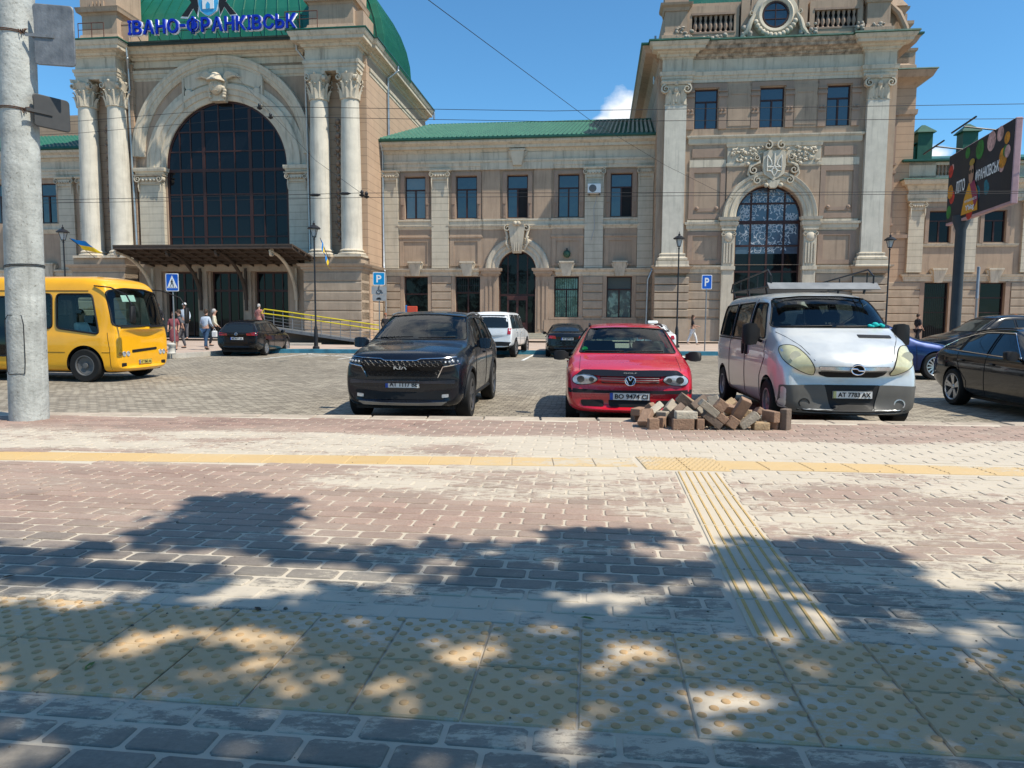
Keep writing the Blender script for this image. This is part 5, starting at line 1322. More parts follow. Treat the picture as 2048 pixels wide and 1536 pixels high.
v0 = [(-44, 6, 12.9), (-30.3, 6, 12.9), (-30.3, 6, 15.6), (-33.9, 6, 17.2), (-44, 6, 17.2)]
mb.prism([(p[0], p[2]) for p in v0], 6, 12); mb.build('rear_block_wall', TANJ, ST)
mb = MB(); mb.tube([(-30.0, 5.6, 15.7), (-34.0, 5.6, 17.5)], [.14, .14], 6); mb.loft([[(-29.9, 5.3, 15.6), (-34.0, 5.3, 17.35), (-34.0, 5.3, 17.55), (-29.9, 5.3, 15.8)], [(-29.9, 12, 15.6), (-34, 12, 17.35), (-34, 12, 17.55), (-29.9, 12, 15.8)]], True, True, True)
mb.build('rear_block_roof', dome_m, ST)
# ------------------------------------------------------------ vehicles
def interp(L_, y):
    if y <= L_[0][0]: return L_[0][1]
    for a, b in zip(L_, L_[1:]):
        if y <= b[0]:
            t = (y - a[0]) / (b[0] - a[0]); return a[1] + (b[1] - a[1]) * t
    return L_[-1][1]
def paint(name, c, metal=.0, rough=.25, var=.06): return mat(name, c, rough, metal=metal, var=var, vscale=2.5, coat=.55 if max(c) < .1 else .9, spec=.25 if max(c) < .1 else .45)
BLK = mat('black_plastic', (.006, .006, .007), .6, var=.15, vscale=8); TYRE = mat('tyre_rubber', (.011, .011, .011), .85, var=.2, vscale=10)
RIM = mat('alloy_rim', (.45, .46, .48), .3, metal=.85, var=.1); RIMD = mat('dark_alloy_rim', (.18, .18, .19), .35, metal=.8, var=.1); CHR = mat('chrome_trim', (.75, .76, .78), .12, metal=1, var=0)
SEAM = mat('panel_gap', (.008, .008, .009), .9, var=0); PLATE = mat('plate_white', (.66, .66, .64), .4, var=.05); PBLU = mat('plate_blue', (.02, .07, .35), .5, var=0); INK = mat('plate_ink', (.012, .012, .014), .6, var=0)
LENS = mat('clear_lens', (.42, .44, .46), .12, var=.25, vscale=14, coat=1, metal=.3); LENSY = mat('yellowed_lens', (.55, .53, .33), .2, var=.15, vscale=9, coat=1); LENSR = mat('red_lens', (.35, .01, .012), .2, var=.15, vscale=15, coat=1); LAMPD = mat('lamp_inner', (.10, .10, .11), .15, metal=.8, var=.2, vscale=20)
CGL = glass('car_glass', (.60, .76, .72), 1.5); CGLD = glass('tinted_car_glass', (.12, .14, .15), 1.55); CGLO = mat('dark_car_glass', (.012, .016, .018), .03, var=0, ior=1.7)
SEAT = mat('seat_fabric', (.03, .032, .036), .9, var=.2); SEATB = mat('beige_seat', (.35, .30, .22), .8, var=.1); DASH = mat('dashboard', (.025, .027, .03), .7, var=.1)
def ring(sp, y, k=1.0, inset=0):
    zt = interp(sp['top'], y) - inset; zb = interp(sp['floor'], y) + inset; w = interp(sp['hw'], y) * k; bl = min(interp(sp['belt'], y), zt - .05)
    c = max(0, min(1, (zt - bl - .06) / .3)); rw = interp(sp['roofw'], y) * k; h = bl - zb
    tuck = sp.get('tuck', .93)
    p = [(0, zb), (w * .75, zb), (w * tuck, zb + .05), (w * .985, zb + .25 * h), (w, zb + .62 * h), (w * .985, bl - .06), (w * .955, bl)]
    q8 = Vector((w * .86, zt - .015)).lerp(Vector((rw, zt - sp.get('rr', .07))), c); q9 = Vector((w * .5, zt)).lerp(Vector((rw * .86, zt - .012)), c)
    a = Vector(p[-1]); q7 = a.lerp(q8, .5) + Vector((.012, .0)) * c
    p += [(q7.x, q7.y), (q8.x, q8.y), (q9.x, q9.y), (0, zt + .012)]
    f = max(0, 1 - y / .7); r = max(0, 1 - (sp['L'] - y) / .7); out = []
    for (x, z) in p:
        yy = y + f * (interp(sp['fprof'], z) + sp.get('bow', .12) * (x / w) ** 2) - r * (interp(sp['rprof'], z) + sp.get('rbow', .08) * (x / w) ** 2)
        out.append((x, yy, z))
    return out + [(-x, yy, z) for x, yy, z in out[-2:0:-1]]
def loft_body(sp, ys, k=1.0, inset=0):
    R = [ring(sp, y, k, inset) for y in ys]; n = 11; mb = MB(); mb.loft(R, True); m = len(R[0])
    for base, flip in ((0, False), ((len(R) - 1) * m, True)):
        for i in range(n - 1):
            a, b = base + i, base + i + 1; c, d = base + (m - i) % m, base + (m - i - 1) % m
            if i == 0: f = (a, b, d)
            elif i == n - 2: f = (a, b, c)
            else: f = (a, b, d, c)
            mb.f.append(list(f)); mb.m.append(0)
    return mb
def obj_from(mb, name='tmp'): return mb.build(name, BLK)
def evaluated(o):
    dg = bpy.context.evaluated_depsgraph_get(); dg.update(); return bpy.data.meshes.new_from_object(o.evaluated_get(dg))
DIRS = {'F': Vector((0, 1, 0)), 'B': Vector((0, -1, 0)), 'L': Vector((1, 0, 0)), 'R': Vector((-1, 0, 0)), 'T': Vector((0, 0, -1))}
def to3(d, p):
    if d in 'FB': return Vector((p[0], -3 if d == 'F' else 12, p[1]))
    if d in 'LR': return Vector((-4 if d == 'L' else 4, p[0], p[1]))
    return Vector((p[0], p[1], 5))
def cast(bvh, d, p):
    h = bvh.ray_cast(to3(d, p), DIRS[d])
    if h[0] is None:
        h = bvh.find_nearest(to3(d, p)); q = to3(d, p); r = h[0]
        if d in 'FB': return Vector((q.x, r.y, q.z)), h[1]
        if d in 'LR': return Vector((r.x, q.y, q.z)), h[1]
        return Vector((q.x, q.y, r.z)), h[1]
    return h[0], h[1]
def smooth_poly(pts, n=5):
    out = []; m = len(pts)
    for i in range(m):
        p0, p1, p2, p3 = [Vector(pts[(i + k) % m][:2]) for k in (-1, 0, 1, 2)]
        for j in range(n):
            t = j / n; out.append(tuple(.5 * (2 * p1 + (p2 - p0) * t + (2 * p0 - 5 * p1 + 4 * p2 - p3) * t * t + (3 * p1 - p0 - 3 * p2 + p3) * t ** 3)))
    return out
def round_poly(pts, r=.05, n=3):
    out = []; m = len(pts)
    for i in range(m):
        p0, p1, p2 = [Vector(pts[(i + k) % m][:2]) for k in (-1, 0, 1)]
        a, b = (p0 - p1), (p2 - p1); q = min(r, a.length * .45, b.length * .45); A = p1 + a.normalized() * q; B = p1 + b.normalized() * q
        for j in range(n + 1):
            t = j / n; out.append(tuple((1 - t) ** 2 * A + 2 * t * (1 - t) * p1 + t * t * B))
    return out
def ellipse(cx, cz, rx, rz, n=20): return [(cx + rx * cos(2 * pi * k / n), cz + rz * sin(2 * pi * k / n)) for k in range(n)]
def dens(pts, s):
    out = []; m = len(pts)
    for i in range(m):
        a, b = Vector(pts[i][:2]), Vector(pts[(i + 1) % m][:2]); k = max(1, int((b - a).length / s))
        out += [tuple(a.lerp(b, j / k)) for j in range(k)]
    return out
def patch(mb, bvh, d, outline, off=.006, step=.08, skirt=.02, mi=0):
    outline = dens(outline, step); v, f = fill_poly(outline, (), step); D = DIRS[d]
    P3 = [cast(bvh, d, p)[0] - D * off for p in v]
    mb.add(P3, [tuple(q) for q in f], mi)
    e = [cast(bvh, d, p)[0] for p in outline]
    mb.loft([[p - D * off for p in e], [p + D * skirt for p in e]], True, mi=mi); return mb
def rim_strip(mb, bvh, d, outline, w=.015, off=.01, step=.06, mi=0, closed=True):
    pts = dens(outline, step) if closed else outline
    P3 = [cast(bvh, d, p)[0] - DIRS[d] * off for p in pts]
    if closed: P3.append(P3[0])
    mb.tube(P3, w / 2, 5, mi)
def mirx(pts): return [(-p[0], p[1]) for p in pts]
def half(pts): return pts + [(-x, z) for x, z in reversed(pts)]
def prisms(lst):
    mb = MB()
    for ax, poly, a, b in lst: mb.prism(poly, a, b, ax=ax)
    return mb
def wheel(parent, x, y, r, side, style='spoke', w=.21, rimm=None, nsp=5, rr=.66):
    s = side; mb = MB()
    pr = [(r * rr, -w * .42), (r * rr, -w * .48), (r * .93, -w / 2), (r * .985, -w * .42), (r, -w * .3), (r, w * .3), (r * .985, w * .42), (r * .93, w / 2), (r * rr, w * .48), (r * rr, w * .42)]
    mb.lathe(pr, n=36, axis='x', cap=False); o = mb.build('wheel', TYRE, parent, smooth=35); o.location = (x, y, r)
    mb = MB(); mb.lathe([(r * rr + .004, w * .47 * s), (r * rr - .015, w * .49 * s), (r * rr - .03, w * .44 * s), (r * rr - .035, w * .1 * s), (r * rr - .035, -w * .3 * s)], n=30, axis='x', cap=False)
    if style == 'steel':
        mb.lathe([(r * rr - .02, w * .30 * s), (r * .5, w * .34 * s), (r * .3, w * .22 * s), (r * .18, w * .24 * s), (r * .16, w * .42 * s), (.001, w * .44 * s)], n=24, axis='x', cap=False)
    else:
        mb.lathe([(r * .15, w * .1 * s), (r * .15, w * .38 * s), (r * .1, w * .42 * s), (.001, w * .42 * s)], n=16, axis='x', cap=False)
        for k in range(nsp):
            for q in ((-.10, .10) if nsp <= 7 else (0,)):
                a = 2 * pi * k / nsp + .3; a2 = a + q * 1.6; sw = .024 if nsp <= 7 else .02
                p0 = Vector((0, cos(a + q * .6) * r * .12, sin(a + q * .6) * r * .12)); p1 = Vector((0, cos(a2) * (r * rr - .02), sin(a2) * (r * rr - .02))); n = Vector((0, -sin(a2), cos(a2))) * sw
                x0, x1 = w * .36 * s, w * .24 * s; x2, x3 = w * .45 * s, w * .33 * s
                mb.loft([[p0 + n + Vector((x0, 0, 0)), p0 - n + Vector((x0, 0, 0)), p0 - n + Vector((x1, 0, 0)), p0 + n + Vector((x1, 0, 0))], [p1 + n + Vector((x2, 0, 0)), p1 - n + Vector((x2, 0, 0)), p1 - n + Vector((x3, 0, 0)), p1 + n + Vector((x3, 0, 0))]], True, True, True)
    mb.build('rim', rimm or RIM, o, smooth=30)
    mb = MB(); mb.lathe([(r * rr - .02, -w * .1 * s), (.001, -w * .1 * s)], n=20, axis='x'); mb.build('brake_disc', BLK, o)
    return o
def plate(parent, bvh, d, cx, cz, txt, w=.52, h=.112, left='blue'):
    p = cast(bvh, d, (cx, cz))[0]; s = -1 if d == 'F' else 1; y = p.y + s * .025; mb = MB()
    mb.rbox(cx - w / 2, cx + w / 2, min(y, y - s * .03), max(y, y - s * .03), cz - h / 2, cz + h / 2, .006)
    o = mb.build('number_plate', PLATE, parent)
    k = 1 if d == 'F' else -1
    mb = MB(); a, b = sorted((cx - k * w / 2 + k * .004, cx - k * w / 2 + k * .044)); mb.box(a, b, min(y + s * .003, y), max(y + s * .003, y), cz - h / 2 + .006, cz + h / 2 - .006)
    mb.build('country_band', PBLU if left == 'blue' else mat('pale_yellow_band', (.45, .45, .2), .5), o)
    mb = MB(); t = .005
    for (x0, x1, z0, z1) in ((-w / 2, w / 2, h / 2 - t, h / 2), (-w / 2, w / 2, -h / 2, -h / 2 + t), (-w / 2, -w / 2 + t, -h / 2, h / 2), (w / 2 - t, w / 2, -h / 2, h / 2)):
        mb.box(cx + x0, cx + x1, min(y + s * .0025, y), max(y + s * .0025, y), cz + z0, cz + z1)
    mb.build('plate_border', INK, o)
    text_mesh(txt, .1, o, INK, 'lettering', .0015, (cx + k * .02, y + s * .004, cz), (pi / 2, 0, 0 if d == 'F' else pi), fit=(w * .82, h * .62), bold=.0025)
    return o
def seats(parent, W_, y0, z0, sm=SEAT, rear=None, steer=1, dash=None, head=.62, cowl=None):
    mb = MB()
    for s in (-1, 1):
        cx = s * W_ * .45
        mb.rbox(cx - .25, cx + .25, y0, y0 + .5, z0, z0 + .16, .04); T = mb.T; mb.T = Matrix.Translation((cx, y0 + .5, z0 + .12)) @ Matrix.Rotation(radians(-14), 4, 'X')
        mb.rbox(-.25, .25, -.06, .08, 0, head, .05); mb.rbox(-.13, .13, -.05, .06, head + .04, head + .22, .035); mb.tube([(-.06, 0, head - .02), (-.06, 0, head + .08)], .008, 5); mb.tube([(.06, 0, head - .02), (.06, 0, head + .08)], .008, 5); mb.T = T
    if rear: mb.rbox(-W_ * .8, W_ * .8, rear, rear + .14, z0, z0 + head - .16, .05); [mb.rbox(q - .11, q + .11, rear + .04, rear + .12, z0 + head - .14, z0 + head + .0, .03) for q in (-W_ * .5, W_ * .5)]
    o = mb.build('seat', sm, parent, smooth=40)
    if dash:
        mb = MB(); mb.rbox(-W_ * .86, W_ * .86, dash - .12, dash + .25, z0 + .1, dash_z := (cowl or z0 + .42), .05); d = mb.build('dashboard', DASH, parent, smooth=40)
        mb = MB(); pts = [(steer * W_ * .45 + .19 * cos(a), dash + .42 - .05 * sin(a), dash_z - .02 + .18 * sin(a)) for a in [2 * pi * k / 20 for k in range(21)]]
        mb.tube(pts, .014, 6); mb.tube([(steer * W_ * .45 - .18, dash + .42, dash_z - .03), (steer * W_ * .45 + .18, dash + .42, dash_z - .03)], .018, 6); mb.tube([(steer * W_ * .45, dash + .42, dash_z - .03), (steer * W_ * .45, dash + .2, dash_z - .1)], .025, 6)
        mb.build('steering_wheel', DASH, parent, smooth=40)
    return o
def mirror(parent, x, y, z, s, m, w=.2, h=.13, glassy=False):
    mb = MB(); mb.loft([[(x + s * a, y - d * .5, z - b), (x + s * a, y + d * .5, z - b), (x + s * a, y + d * .6, z + b), (x + s * a, y - d * .35, z + b)] for a, b, d in ((0, h * .25, .05), (.03, h * .3, .08), (.06, h * .48, .14), (w * .6, h * .52, .16), (w * .92, h * .45, .13), (w, h * .3, .08))], True, True, True)
    mb.tube([(x - s * .04, y + .02, z - h * .35), (x + s * .06, y + .02, z - h * .2)], .025, 6)
    return mb.build('wing_mirror', m, parent, smooth=50)
def make_car(name, label, cat, sp, loc, rz, pm, group=None):
    root = thing(name, label, cat, loc, rz, group); L_ = sp['L']
    ys = sp.get('ys') or sorted(set([0, .03, .10, .25, .5, .75] + [a for a, b in sp['top'] if .3 < a < L_ - .25] + [L_ - .5, L_ - .25, L_ - .1, L_ - .03, L_]))
    ys = [y for i, y in enumerate(ys) if i == 0 or y - ys[i - 1] > .02]; y2 = []
    for a, b in zip(ys, ys[1:] + [None]):
        y2.append(a)
        if b and b - a > .55:
            k = int((b - a) / .4) + 1; y2 += [a + (b - a) * j / k for j in range(1, k)]
    body = obj_from(loft_body(sp, y2)); ss = body.modifiers.new('s', 'SUBSURF'); ss.levels = ss.render_levels = 2
    me = evaluated(body); bpy.data.objects.remove(body)
    bm = bmesh.new(); bm.from_mesh(me); bvh = BVHTree.FromBMesh(bm); bm.free()
    body = bpy.data.objects.new('body', me); COL.objects.link(body)
    cut = []
    mb = MB(); wr = sp['wr']; W_ = max(b for a, b in sp['hw'])
    for y in sp['axles']:
        for s in (-1, 1):
            ra = wr + sp.get('gap', .055); x0, x1 = s * (W_ - .30), s * (W_ + .3)
            lo = [(y + ra * cos(a), wr + .01 + ra * sin(a)) for a in [pi * k / 18 for k in range(19)]] + [(y - ra, -.4), (y + ra, -.4)]
            mb.prism(lo, x0, x1, ax='x')
    cut.append(mb)
    wins = sp['windows']    # name, dir, outline, glass, open?
    if sp.get('cab'):
        ya, yb, zf = sp['cab']; sp2 = dict(sp); sp2['floor'] = [(0, zf)]
        yy = [ya + (yb - ya) * k / 12 for k in range(13)]
        sp3 = dict(sp2); cut.append(loft_body({**sp3, 'fprof': [(0, 0)], 'rprof': [(0, 0)], 'bow': 0, 'rbow': 0}, yy, .93, .055))
        fl = []; sd = []
        for nm, d, o_, g in wins:
            if d == 'F': fl.append(('y', o_, -1, sp['cab'][0] + .75))
            if d == 'B': fl.append(('y', o_, sp['cab'][1] - .5, L_ + 1))
            if d == 'L': sd.append(('x', o_, -2, -.45)); sd.append(('x', o_, .45, 2))
        cut.append(prisms(fl)) if fl else None
        cut.append(prisms(sd)) if sd else None
    tmp = []
    for c in cut:
        co_ = obj_from(c); tmp.append(co_); bo = body.modifiers.new('b', 'BOOLEAN'); bo.operation = 'DIFFERENCE'; bo.object = co_; bo.solver = 'EXACT'
    me2 = evaluated(body)
    for t in tmp: bpy.data.objects.remove(t)
    bpy.data.objects.remove(body)
    me2.materials.clear(); me2.materials.append(pm); me2.materials.append(BLK); shade(me2, 32)
    tri = {}; LN = [None] * len(me2.loops)
    def onorm(co):
        h = bvh.find_nearest(co); w = []; vs = me.polygons[h[2]].vertices
        for i in vs: v = me.vertices[i]; w.append((v.normal, 1 / ((v.co - h[0]).length + 1e-4) ** 2))
        return sum((n * k for n, k in w), Vector()).normalized()
    for p in me2.polygons:
        p.material_index = 0
        c = p.center
        if sp.get('cab') and sp['cab'][0] < c.y < sp['cab'][1] and abs(c.x) < W_ * .93 and c.z > sp['cab'][2] - .02:
            hp = bvh.find_nearest(c)
            if hp[3] > .02: p.material_index = 1
        elif bvh.find_nearest(c)[3] > .03: p.material_index = 1
        if c.z < sp.get('skirt', 0) and c.y < 1: p.material_index = 1
        outer = p.material_index == 0 or bvh.find_nearest(c)[3] < .02
        for li in p.loop_indices:
            co = me2.vertices[me2.loops[li].vertex_index].co; n = p.normal
            if outer:
                q = onorm(co)
                if q.dot(p.normal) > .5: n = q
            LN[li] = tuple(n)
    me2.normals_split_custom_set(LN)
    body = bpy.data.objects.new('body', me2); COL.objects.link(body); body.parent = root
    for nm, d, o_, g in wins:
        ds = (d, 'R') if d == 'L' else (d,)
        for dd in ds:
            mb = MB(); patch(mb, bvh, dd, o_, off=-.004 if sp.get('cab') else .004, step=.12, skirt=.0); w = mb.build(nm, g, root, smooth=60)
            t = MB(); rim_strip(t, bvh, dd, o_, sp.get('seal', .022), .004); t.build('window_seal', BLK, w, smooth=60)
    for y in sp['axles']:
        for s in (-1, 1): wheel(root, s * (W_ - .115 - sp.get('tr', 0)), y, wr, s, *sp.get('wheel', ()), **sp.get('wk', {}))
    for s, d in ((-1, 'L'), (1, 'R')):
        mb = MB()
        for ln in sp.get('seams', ()): rim_strip(mb, bvh, d, dens(ln, .08)[:-0 or None] if False else ln, .012, .001, closed=False)
        if sp.get('seams'): mb.build('door_gap', SEAM, root)
        for (hy, hz) in sp.get('handles', ()):
            p = cast(bvh, d, (hy, hz))[0]; mb = MB(); mb.rbox(min(p.x, p.x + s * .035), max(p.x, p.x + s * .035), hy - .09, hy + .09, hz - .015, hz + .018, .008); mb.build('door_handle', sp.get('hm', pm), root, smooth=50)
    mb = MB()   # dark underside so that no light shows through
    mb.box(-W_ * .8, W_ * .8, .35, L_ - .4, interp(sp['floor'], L_ / 2) - .02, interp(sp['floor'], L_ / 2) + .12)
    mb.build('underside', BLK, root)
    return root, bvh
def line(*p): 
    out = []
    for a, b in zip(p, p[1:]):
        n = max(1, int(math.dist(a, b) / .08)); out += [(a[0] + (b[0] - a[0]) * k / n, a[1] + (b[1] - a[1]) * k / n) for k in range(n)]
    return out + [p[-1]]
def part(root, bvh, name, d, outline, m, off=.006, step=.07, skirt=.02, both=False, label=None, smooth=50):
    out = []
    for o_ in ([outline, mirx(outline)] if both else [outline]):
        mb = MB(); patch(mb, bvh, d, o_, off, step, skirt); out.append(mb.build(name, m, root, smooth=smooth))
    return out if both else out[0]
FLAT = [(0, 0)]
# ---------------- dark SUV at the kerb
sp = dict(L=4.81, wr=.37, axles=(.93, 3.745), tuck=.93, bow=.20, cab=(1.5, 4.45, .55), gap=.05,
    top=[(0, .86), (.03, .97), (.10, 1.05), (.25, 1.09), (.7, 1.15), (1.15, 1.19), (1.35, 1.27), (1.95, 1.60), (2.2, 1.67), (2.6, 1.71), (3.4, 1.71), (4.1, 1.67), (4.4, 1.58), (4.62, 1.2), (4.72, 1.05), (4.81, .9)],
    floor=[(0, .33), (.06, .24), (.3, .21), (1.4, .22), (3.3, .22), (4.5, .3), (4.81, .45)], belt=[(0, .86), (1, 1.04), (1.6, 1.09), (4.0, 1.13), (4.81, 1.1)],
    hw=[(0, .84), (.1, .89), (.5, .935), (.9, .95), (4.0, .95), (4.6, .92), (4.81, .86)], roofw=[(1.2, .80), (2.2, .71), (3.4, .70), (4.4, .63), (4.81, .7)], rr=.07,
    fprof=[(.2, .10), (.4, .03), (.55, 0), (.75, .02), (.95, .04), (1.1, .10)], rprof=[(.3, .05), (.6, 0), (1, .03)],
    windows=[('windscreen', 'F', round_poly(half([(.79, 1.235), (.665, 1.61), (.2, 1.645)]), .05), CGL), ('rear_window', 'B', round_poly(half([(.62, 1.2), (.55, 1.5)]), .06), CGLD),
             ('side_window', 'L', round_poly([(1.62, 1.13), (2.62, 1.15), (2.64, 1.60), (2.2, 1.58), (1.95, 1.48)], .04), CGLD), ('side_window', 'L', round_poly([(2.70, 1.15), (3.62, 1.17), (3.7, 1.5), (3.4, 1.58), (2.72, 1.60)], .04), CGLD), ('side_window', 'L', round_poly([(3.74, 1.2), (4.2, 1.24), (4.1, 1.46), (3.8, 1.5)], .04), CGLD)],
    seams=[line((1.5, 1.1), (1.42, .8), (1.42, .35)), line((2.66, 1.13), (2.66, .32)), line((3.66, 1.15), (3.6, .9), (3.35, .6), (3.3, .32))], handles=[(2.45, 1.0), (3.45, 1.02)], wheel=('spoke',), wk=dict(w=.235, rimm=RIMD, nsp=5, rr=.70))
KP = paint('graphite_paint', (.010, .013, .020), metal=.45, rough=.28)
fw = Vector((sin(radians(5.5)), cos(radians(5.5)), 0))
kn = atD(797, 10.42, STZ)
suv, bv = make_car('parked_suv', 'dark graphite SUV facing the camera with honeycomb black grille and plate AT 1117 BE', 'car', sp, kn, -radians(5.5), KP)
seats(suv, .95, 2.1, .62, SEATB, rear=3.2, dash=1.62, cowl=1.12)
gr = part(suv, bv, 'grille', 'F', round_poly(half([(.50, .70), (.58, .80), (.60, .95), (.30, .955), (.24, .93)]), .03), BLK, .012)
mb = MB()
for r in range(5):
    for c in range(-7, 8):
        x = c * .082 + (r % 2) * .041; z = .735 + r * .048
        if abs(x) < .53 + (z - .7) * .25:
            p = cast(bv, 'F', (x, z))[0]; mb.tube([(x + .036 * cos(a), p.y - .02, z + .022 * sin(a)) for a in [pi / 3 * k for k in range(7)]], .0035, 4)
mb.build('grille_mesh', mat('gloss_black_trim', (.03, .03, .033), .35, var=0), gr)
mb = MB(); rim_strip(mb, bv, 'F', line((-.80, 1.0), (-.6, .985), (-.3, .975), (-.24, .95), (.24, .95), (.3, .975), (.6, .985), (.80, 1.0)), .016, .02, closed=False)
for s in (-1, 1): rim_strip(mb, bv, 'F', line((s * .86, .90), (s * .62, .855), (s * .54, .69)), .018, .02, closed=False)
mb.build('chrome_strip', CHR, suv, smooth=50)
for s, lb in ((-1, None), (1, None)):
    o_ = round_poly([(s * .60, .965), (s * .87, .985), (s * .865, .905), (s * .64, .865)], .015); h = part(suv, bv, 'headlight', 'F', o_, LAMPD, .012)
    mb = MB()
    for k in range(4): x = s * (.66 + k * .055); p = cast(bv, 'F', (x, .93))[0]; mb.sphere((x, p.y - .008, .925 + k * .004), .02, 8)
    mb.build('lamp_lens', LENS, h, smooth=60)
part(suv, bv, 'lower_grille', 'F', round_poly(half([(.62, .36), (.74, .50), (.60, .50), (.3, .47)]), .03), BLK, .008)
part(suv, bv, 'skid_plate', 'F', round_poly(half([(.60, .275), (.68, .33), (.3, .315)]), .015), mat('satin_silver', (.30, .31, .32), .35, metal=.7), .03)
part(suv, bv, 'fog_lamp', 'F', round_poly([(.60, .39), (.70, .40), (.70, .45), (.60, .44)], .01), LENS, .014, both=True)
part(suv, bv, 'bumper_strip', 'F', round_poly(half([(.80, .60), (.80, .66), (.4, .64)]), .01), paint('graphite_paint_light', (.035, .04, .055), metal=.5), .03)
plate(suv, bv, 'F', 0, .585, 'AT 1117 BE')
text_mesh('KIΛ', .1, suv, CHR, 'emblem', .005, (0, cast(bv, 'F', (0, .86))[0].y - .035, .845), fit=(.20, .055), bold=.003)
mirror(suv, .93, 1.58, 1.17, 1, KP, .24, .17); mirror(suv, -.93, 1.58, 1.17, -1, KP, .24, .17)
mb = MB()
for s in (-1, 1): rim_strip(mb, bv, 'T', [(s * .665, 2.15 + .1 * k) for k in range(21)], .035, .035, closed=False)
mb.build('roof_rail', mat('satin_silver', (.3, .31, .32), .35), suv, smooth=50)
for s in (-1, 1):
    d = 'L' if s < 0 else 'R'; mb = MB()
    for y in sp['axles']: rim_strip(mb, bv, d, [(y + (.43) * cos(a), .38 + .43 * sin(a)) for a in [pi * k / 16 for k in range(17)]], .05, .0, closed=False)
    mb.build('arch_cladding', BLK, suv, smooth=50)
    mb = MB(); rim_strip(mb, bv, d, line((1.4, .34), (3.3, .34)), .07, .0, closed=False); mb.build('sill_cladding', BLK, suv, smooth=50)
mb = MB(); q = [(.25, 1.62, 1.34), (.1, 1.36, 1.22), (-.35, 1.33, 1.2)]; rim_strip(mb, bv, 'F', line((-.65, 1.26), (-.1, 1.275)), .02, .012, closed=False); rim_strip(mb, bv, 'F', line((.0, 1.26), (.6, 1.275)), .02, .012, closed=False); mb.build('wiper', BLK, suv)
# ---------------- red hatchback
sp = dict(L=4.40, wr=.315, axles=(.86, 3.37), tuck=.94, bow=.16, cab=(1.35, 4.05, .45), gap=.04,
    top=[(0, .66), (.03, .76), (.10, .82), (.3, .88), (.7, .95), (1.05, 1.01), (1.18, 1.06), (1.75, 1.42), (1.95, 1.475), (2.4, 1.515), (3.4, 1.505), (3.85, 1.45), (4.1, 1.32), (4.3, 1.05), (4.4, .85)],
    floor=[(0, .27), (.06, .21), (.3, .19), (3.9, .2), (4.4, .35)], belt=[(0, .74), (.6, .84), (1.2, .93), (3.6, .97), (4.4, .95)],
    hw=[(0, .74), (.1, .80), (.4, .845), (.86, .867), (3.4, .867), (4.2, .83), (4.4, .78)], roofw=[(1.1, .70), (1.9, .575), (3.4, .58), (4.1, .55), (4.4, .6)], rr=.06,
    fprof=[(.2, .05), (.35, .02), (.5, 0), (.6, .045), (.8, .08)], rprof=[(.2, .05), (.5, 0), (.7, .05)],
    windows=[('windscreen', 'F', round_poly(half([(.685, 1.045), (.545, 1.42), (.2, 1.44)]), .04), CGL), ('rear_window', 'B', round_poly(half([(.62, 1.0), (.54, 1.40)]), .06), CGL),
             ('side_window', 'L', round_poly([(1.5, .99), (2.32, 1.0), (2.32, 1.42), (1.95, 1.38)], .04), CGL), ('side_window', 'L', round_poly([(2.4, 1.0), (3.2, 1.02), (3.2, 1.40), (2.4, 1.42)], .04), CGL), ('side_window', 'L', round_poly([(3.28, 1.03), (3.9, 1.05), (3.75, 1.32), (3.28, 1.39)], .05), CGLD)],
    seams=[line((1.3, .95), (1.28, .3)), line((2.36, .98), (2.36, .28)), line((3.24, 1.0), (3.1, .7), (2.95, .5), (2.95, .28))], handles=[(2.15, .85), (3.0, .87)], wheel=('steel',), wk=dict(w=.19, rimm=mat('silver_hubcap', (.3, .3, .31), .4, metal=.5), rr=.64))
RP = paint('red_paint', (.50, .007, .022), rough=.3)
gn = atD(1262, 10.15, STZ)
gf, bv = make_car('parked_hatchback', 'red hatchback facing the camera with black bonnet guard beside the heap of paving blocks', 'car', sp, gn, -radians(6.5), RP)
seats(gf, .86, 1.95, .48, SEAT, rear=3.0, dash=1.42, cowl=.96, head=.62)
gf.scale = (1.12, 1, 1)
part(gf, bv, 'bonnet_guard', 'F', round_poly([(-.70, .765), (-.62, .835), (-.35, .84), (0, .835), (.35, .84), (.62, .835), (.70, .765), (.60, .785), (.40, .755), (-.40, .755), (-.60, .785)], .03), mat('glossy_black_guard', (.012, .012, .014), .12, var=.05), .035, step=.05)
g = part(gf, bv, 'grille', 'F', round_poly(half([(.37, .64), (.40, .75)]), .03), BLK, .006)
mb = MB()
for z in (.665, .695, .725): rim_strip(mb, bv, 'F', line((-.37, z), (.37, z)), .012, .014, closed=False)
mb.build('grille_slats', mat('grey_slats', (.14, .14, .14), .3, metal=.5), g)
for s in (-1, 1):
    o_ = smooth_poly([(s * .42, .70), (s * .50, .77), (s * .66, .775), (s * .74, .72), (s * .74, .655), (s * .66, .62), (s * .50, .635)], 4); h = part(gf, bv, 'headlight', 'F', o_, LENS, .016, step=.04)
    mb = MB()
    for (x, r) in ((.50, .035), (.64, .05)): p = cast(bv, 'F', (s * x, .70))[0]; mb.lathe([(r, -.01), (r * .8, .0), (r * .3, .012), (.001, .014)], (s * x, p.y - .022, .70), 16, axis='y')
    mb.build('lamp_reflector', LAMPD, h, smooth=50)
    mb = MB(); rim_strip(mb, bv, 'F', o_, .012, .014); mb.build('lamp_seal', SEAM, h)
part(gf, bv, 'bumper_strip', 'F', round_poly(half([(.80, .50), (.81, .565), (.4, .54)]), .02), BLK, .02)
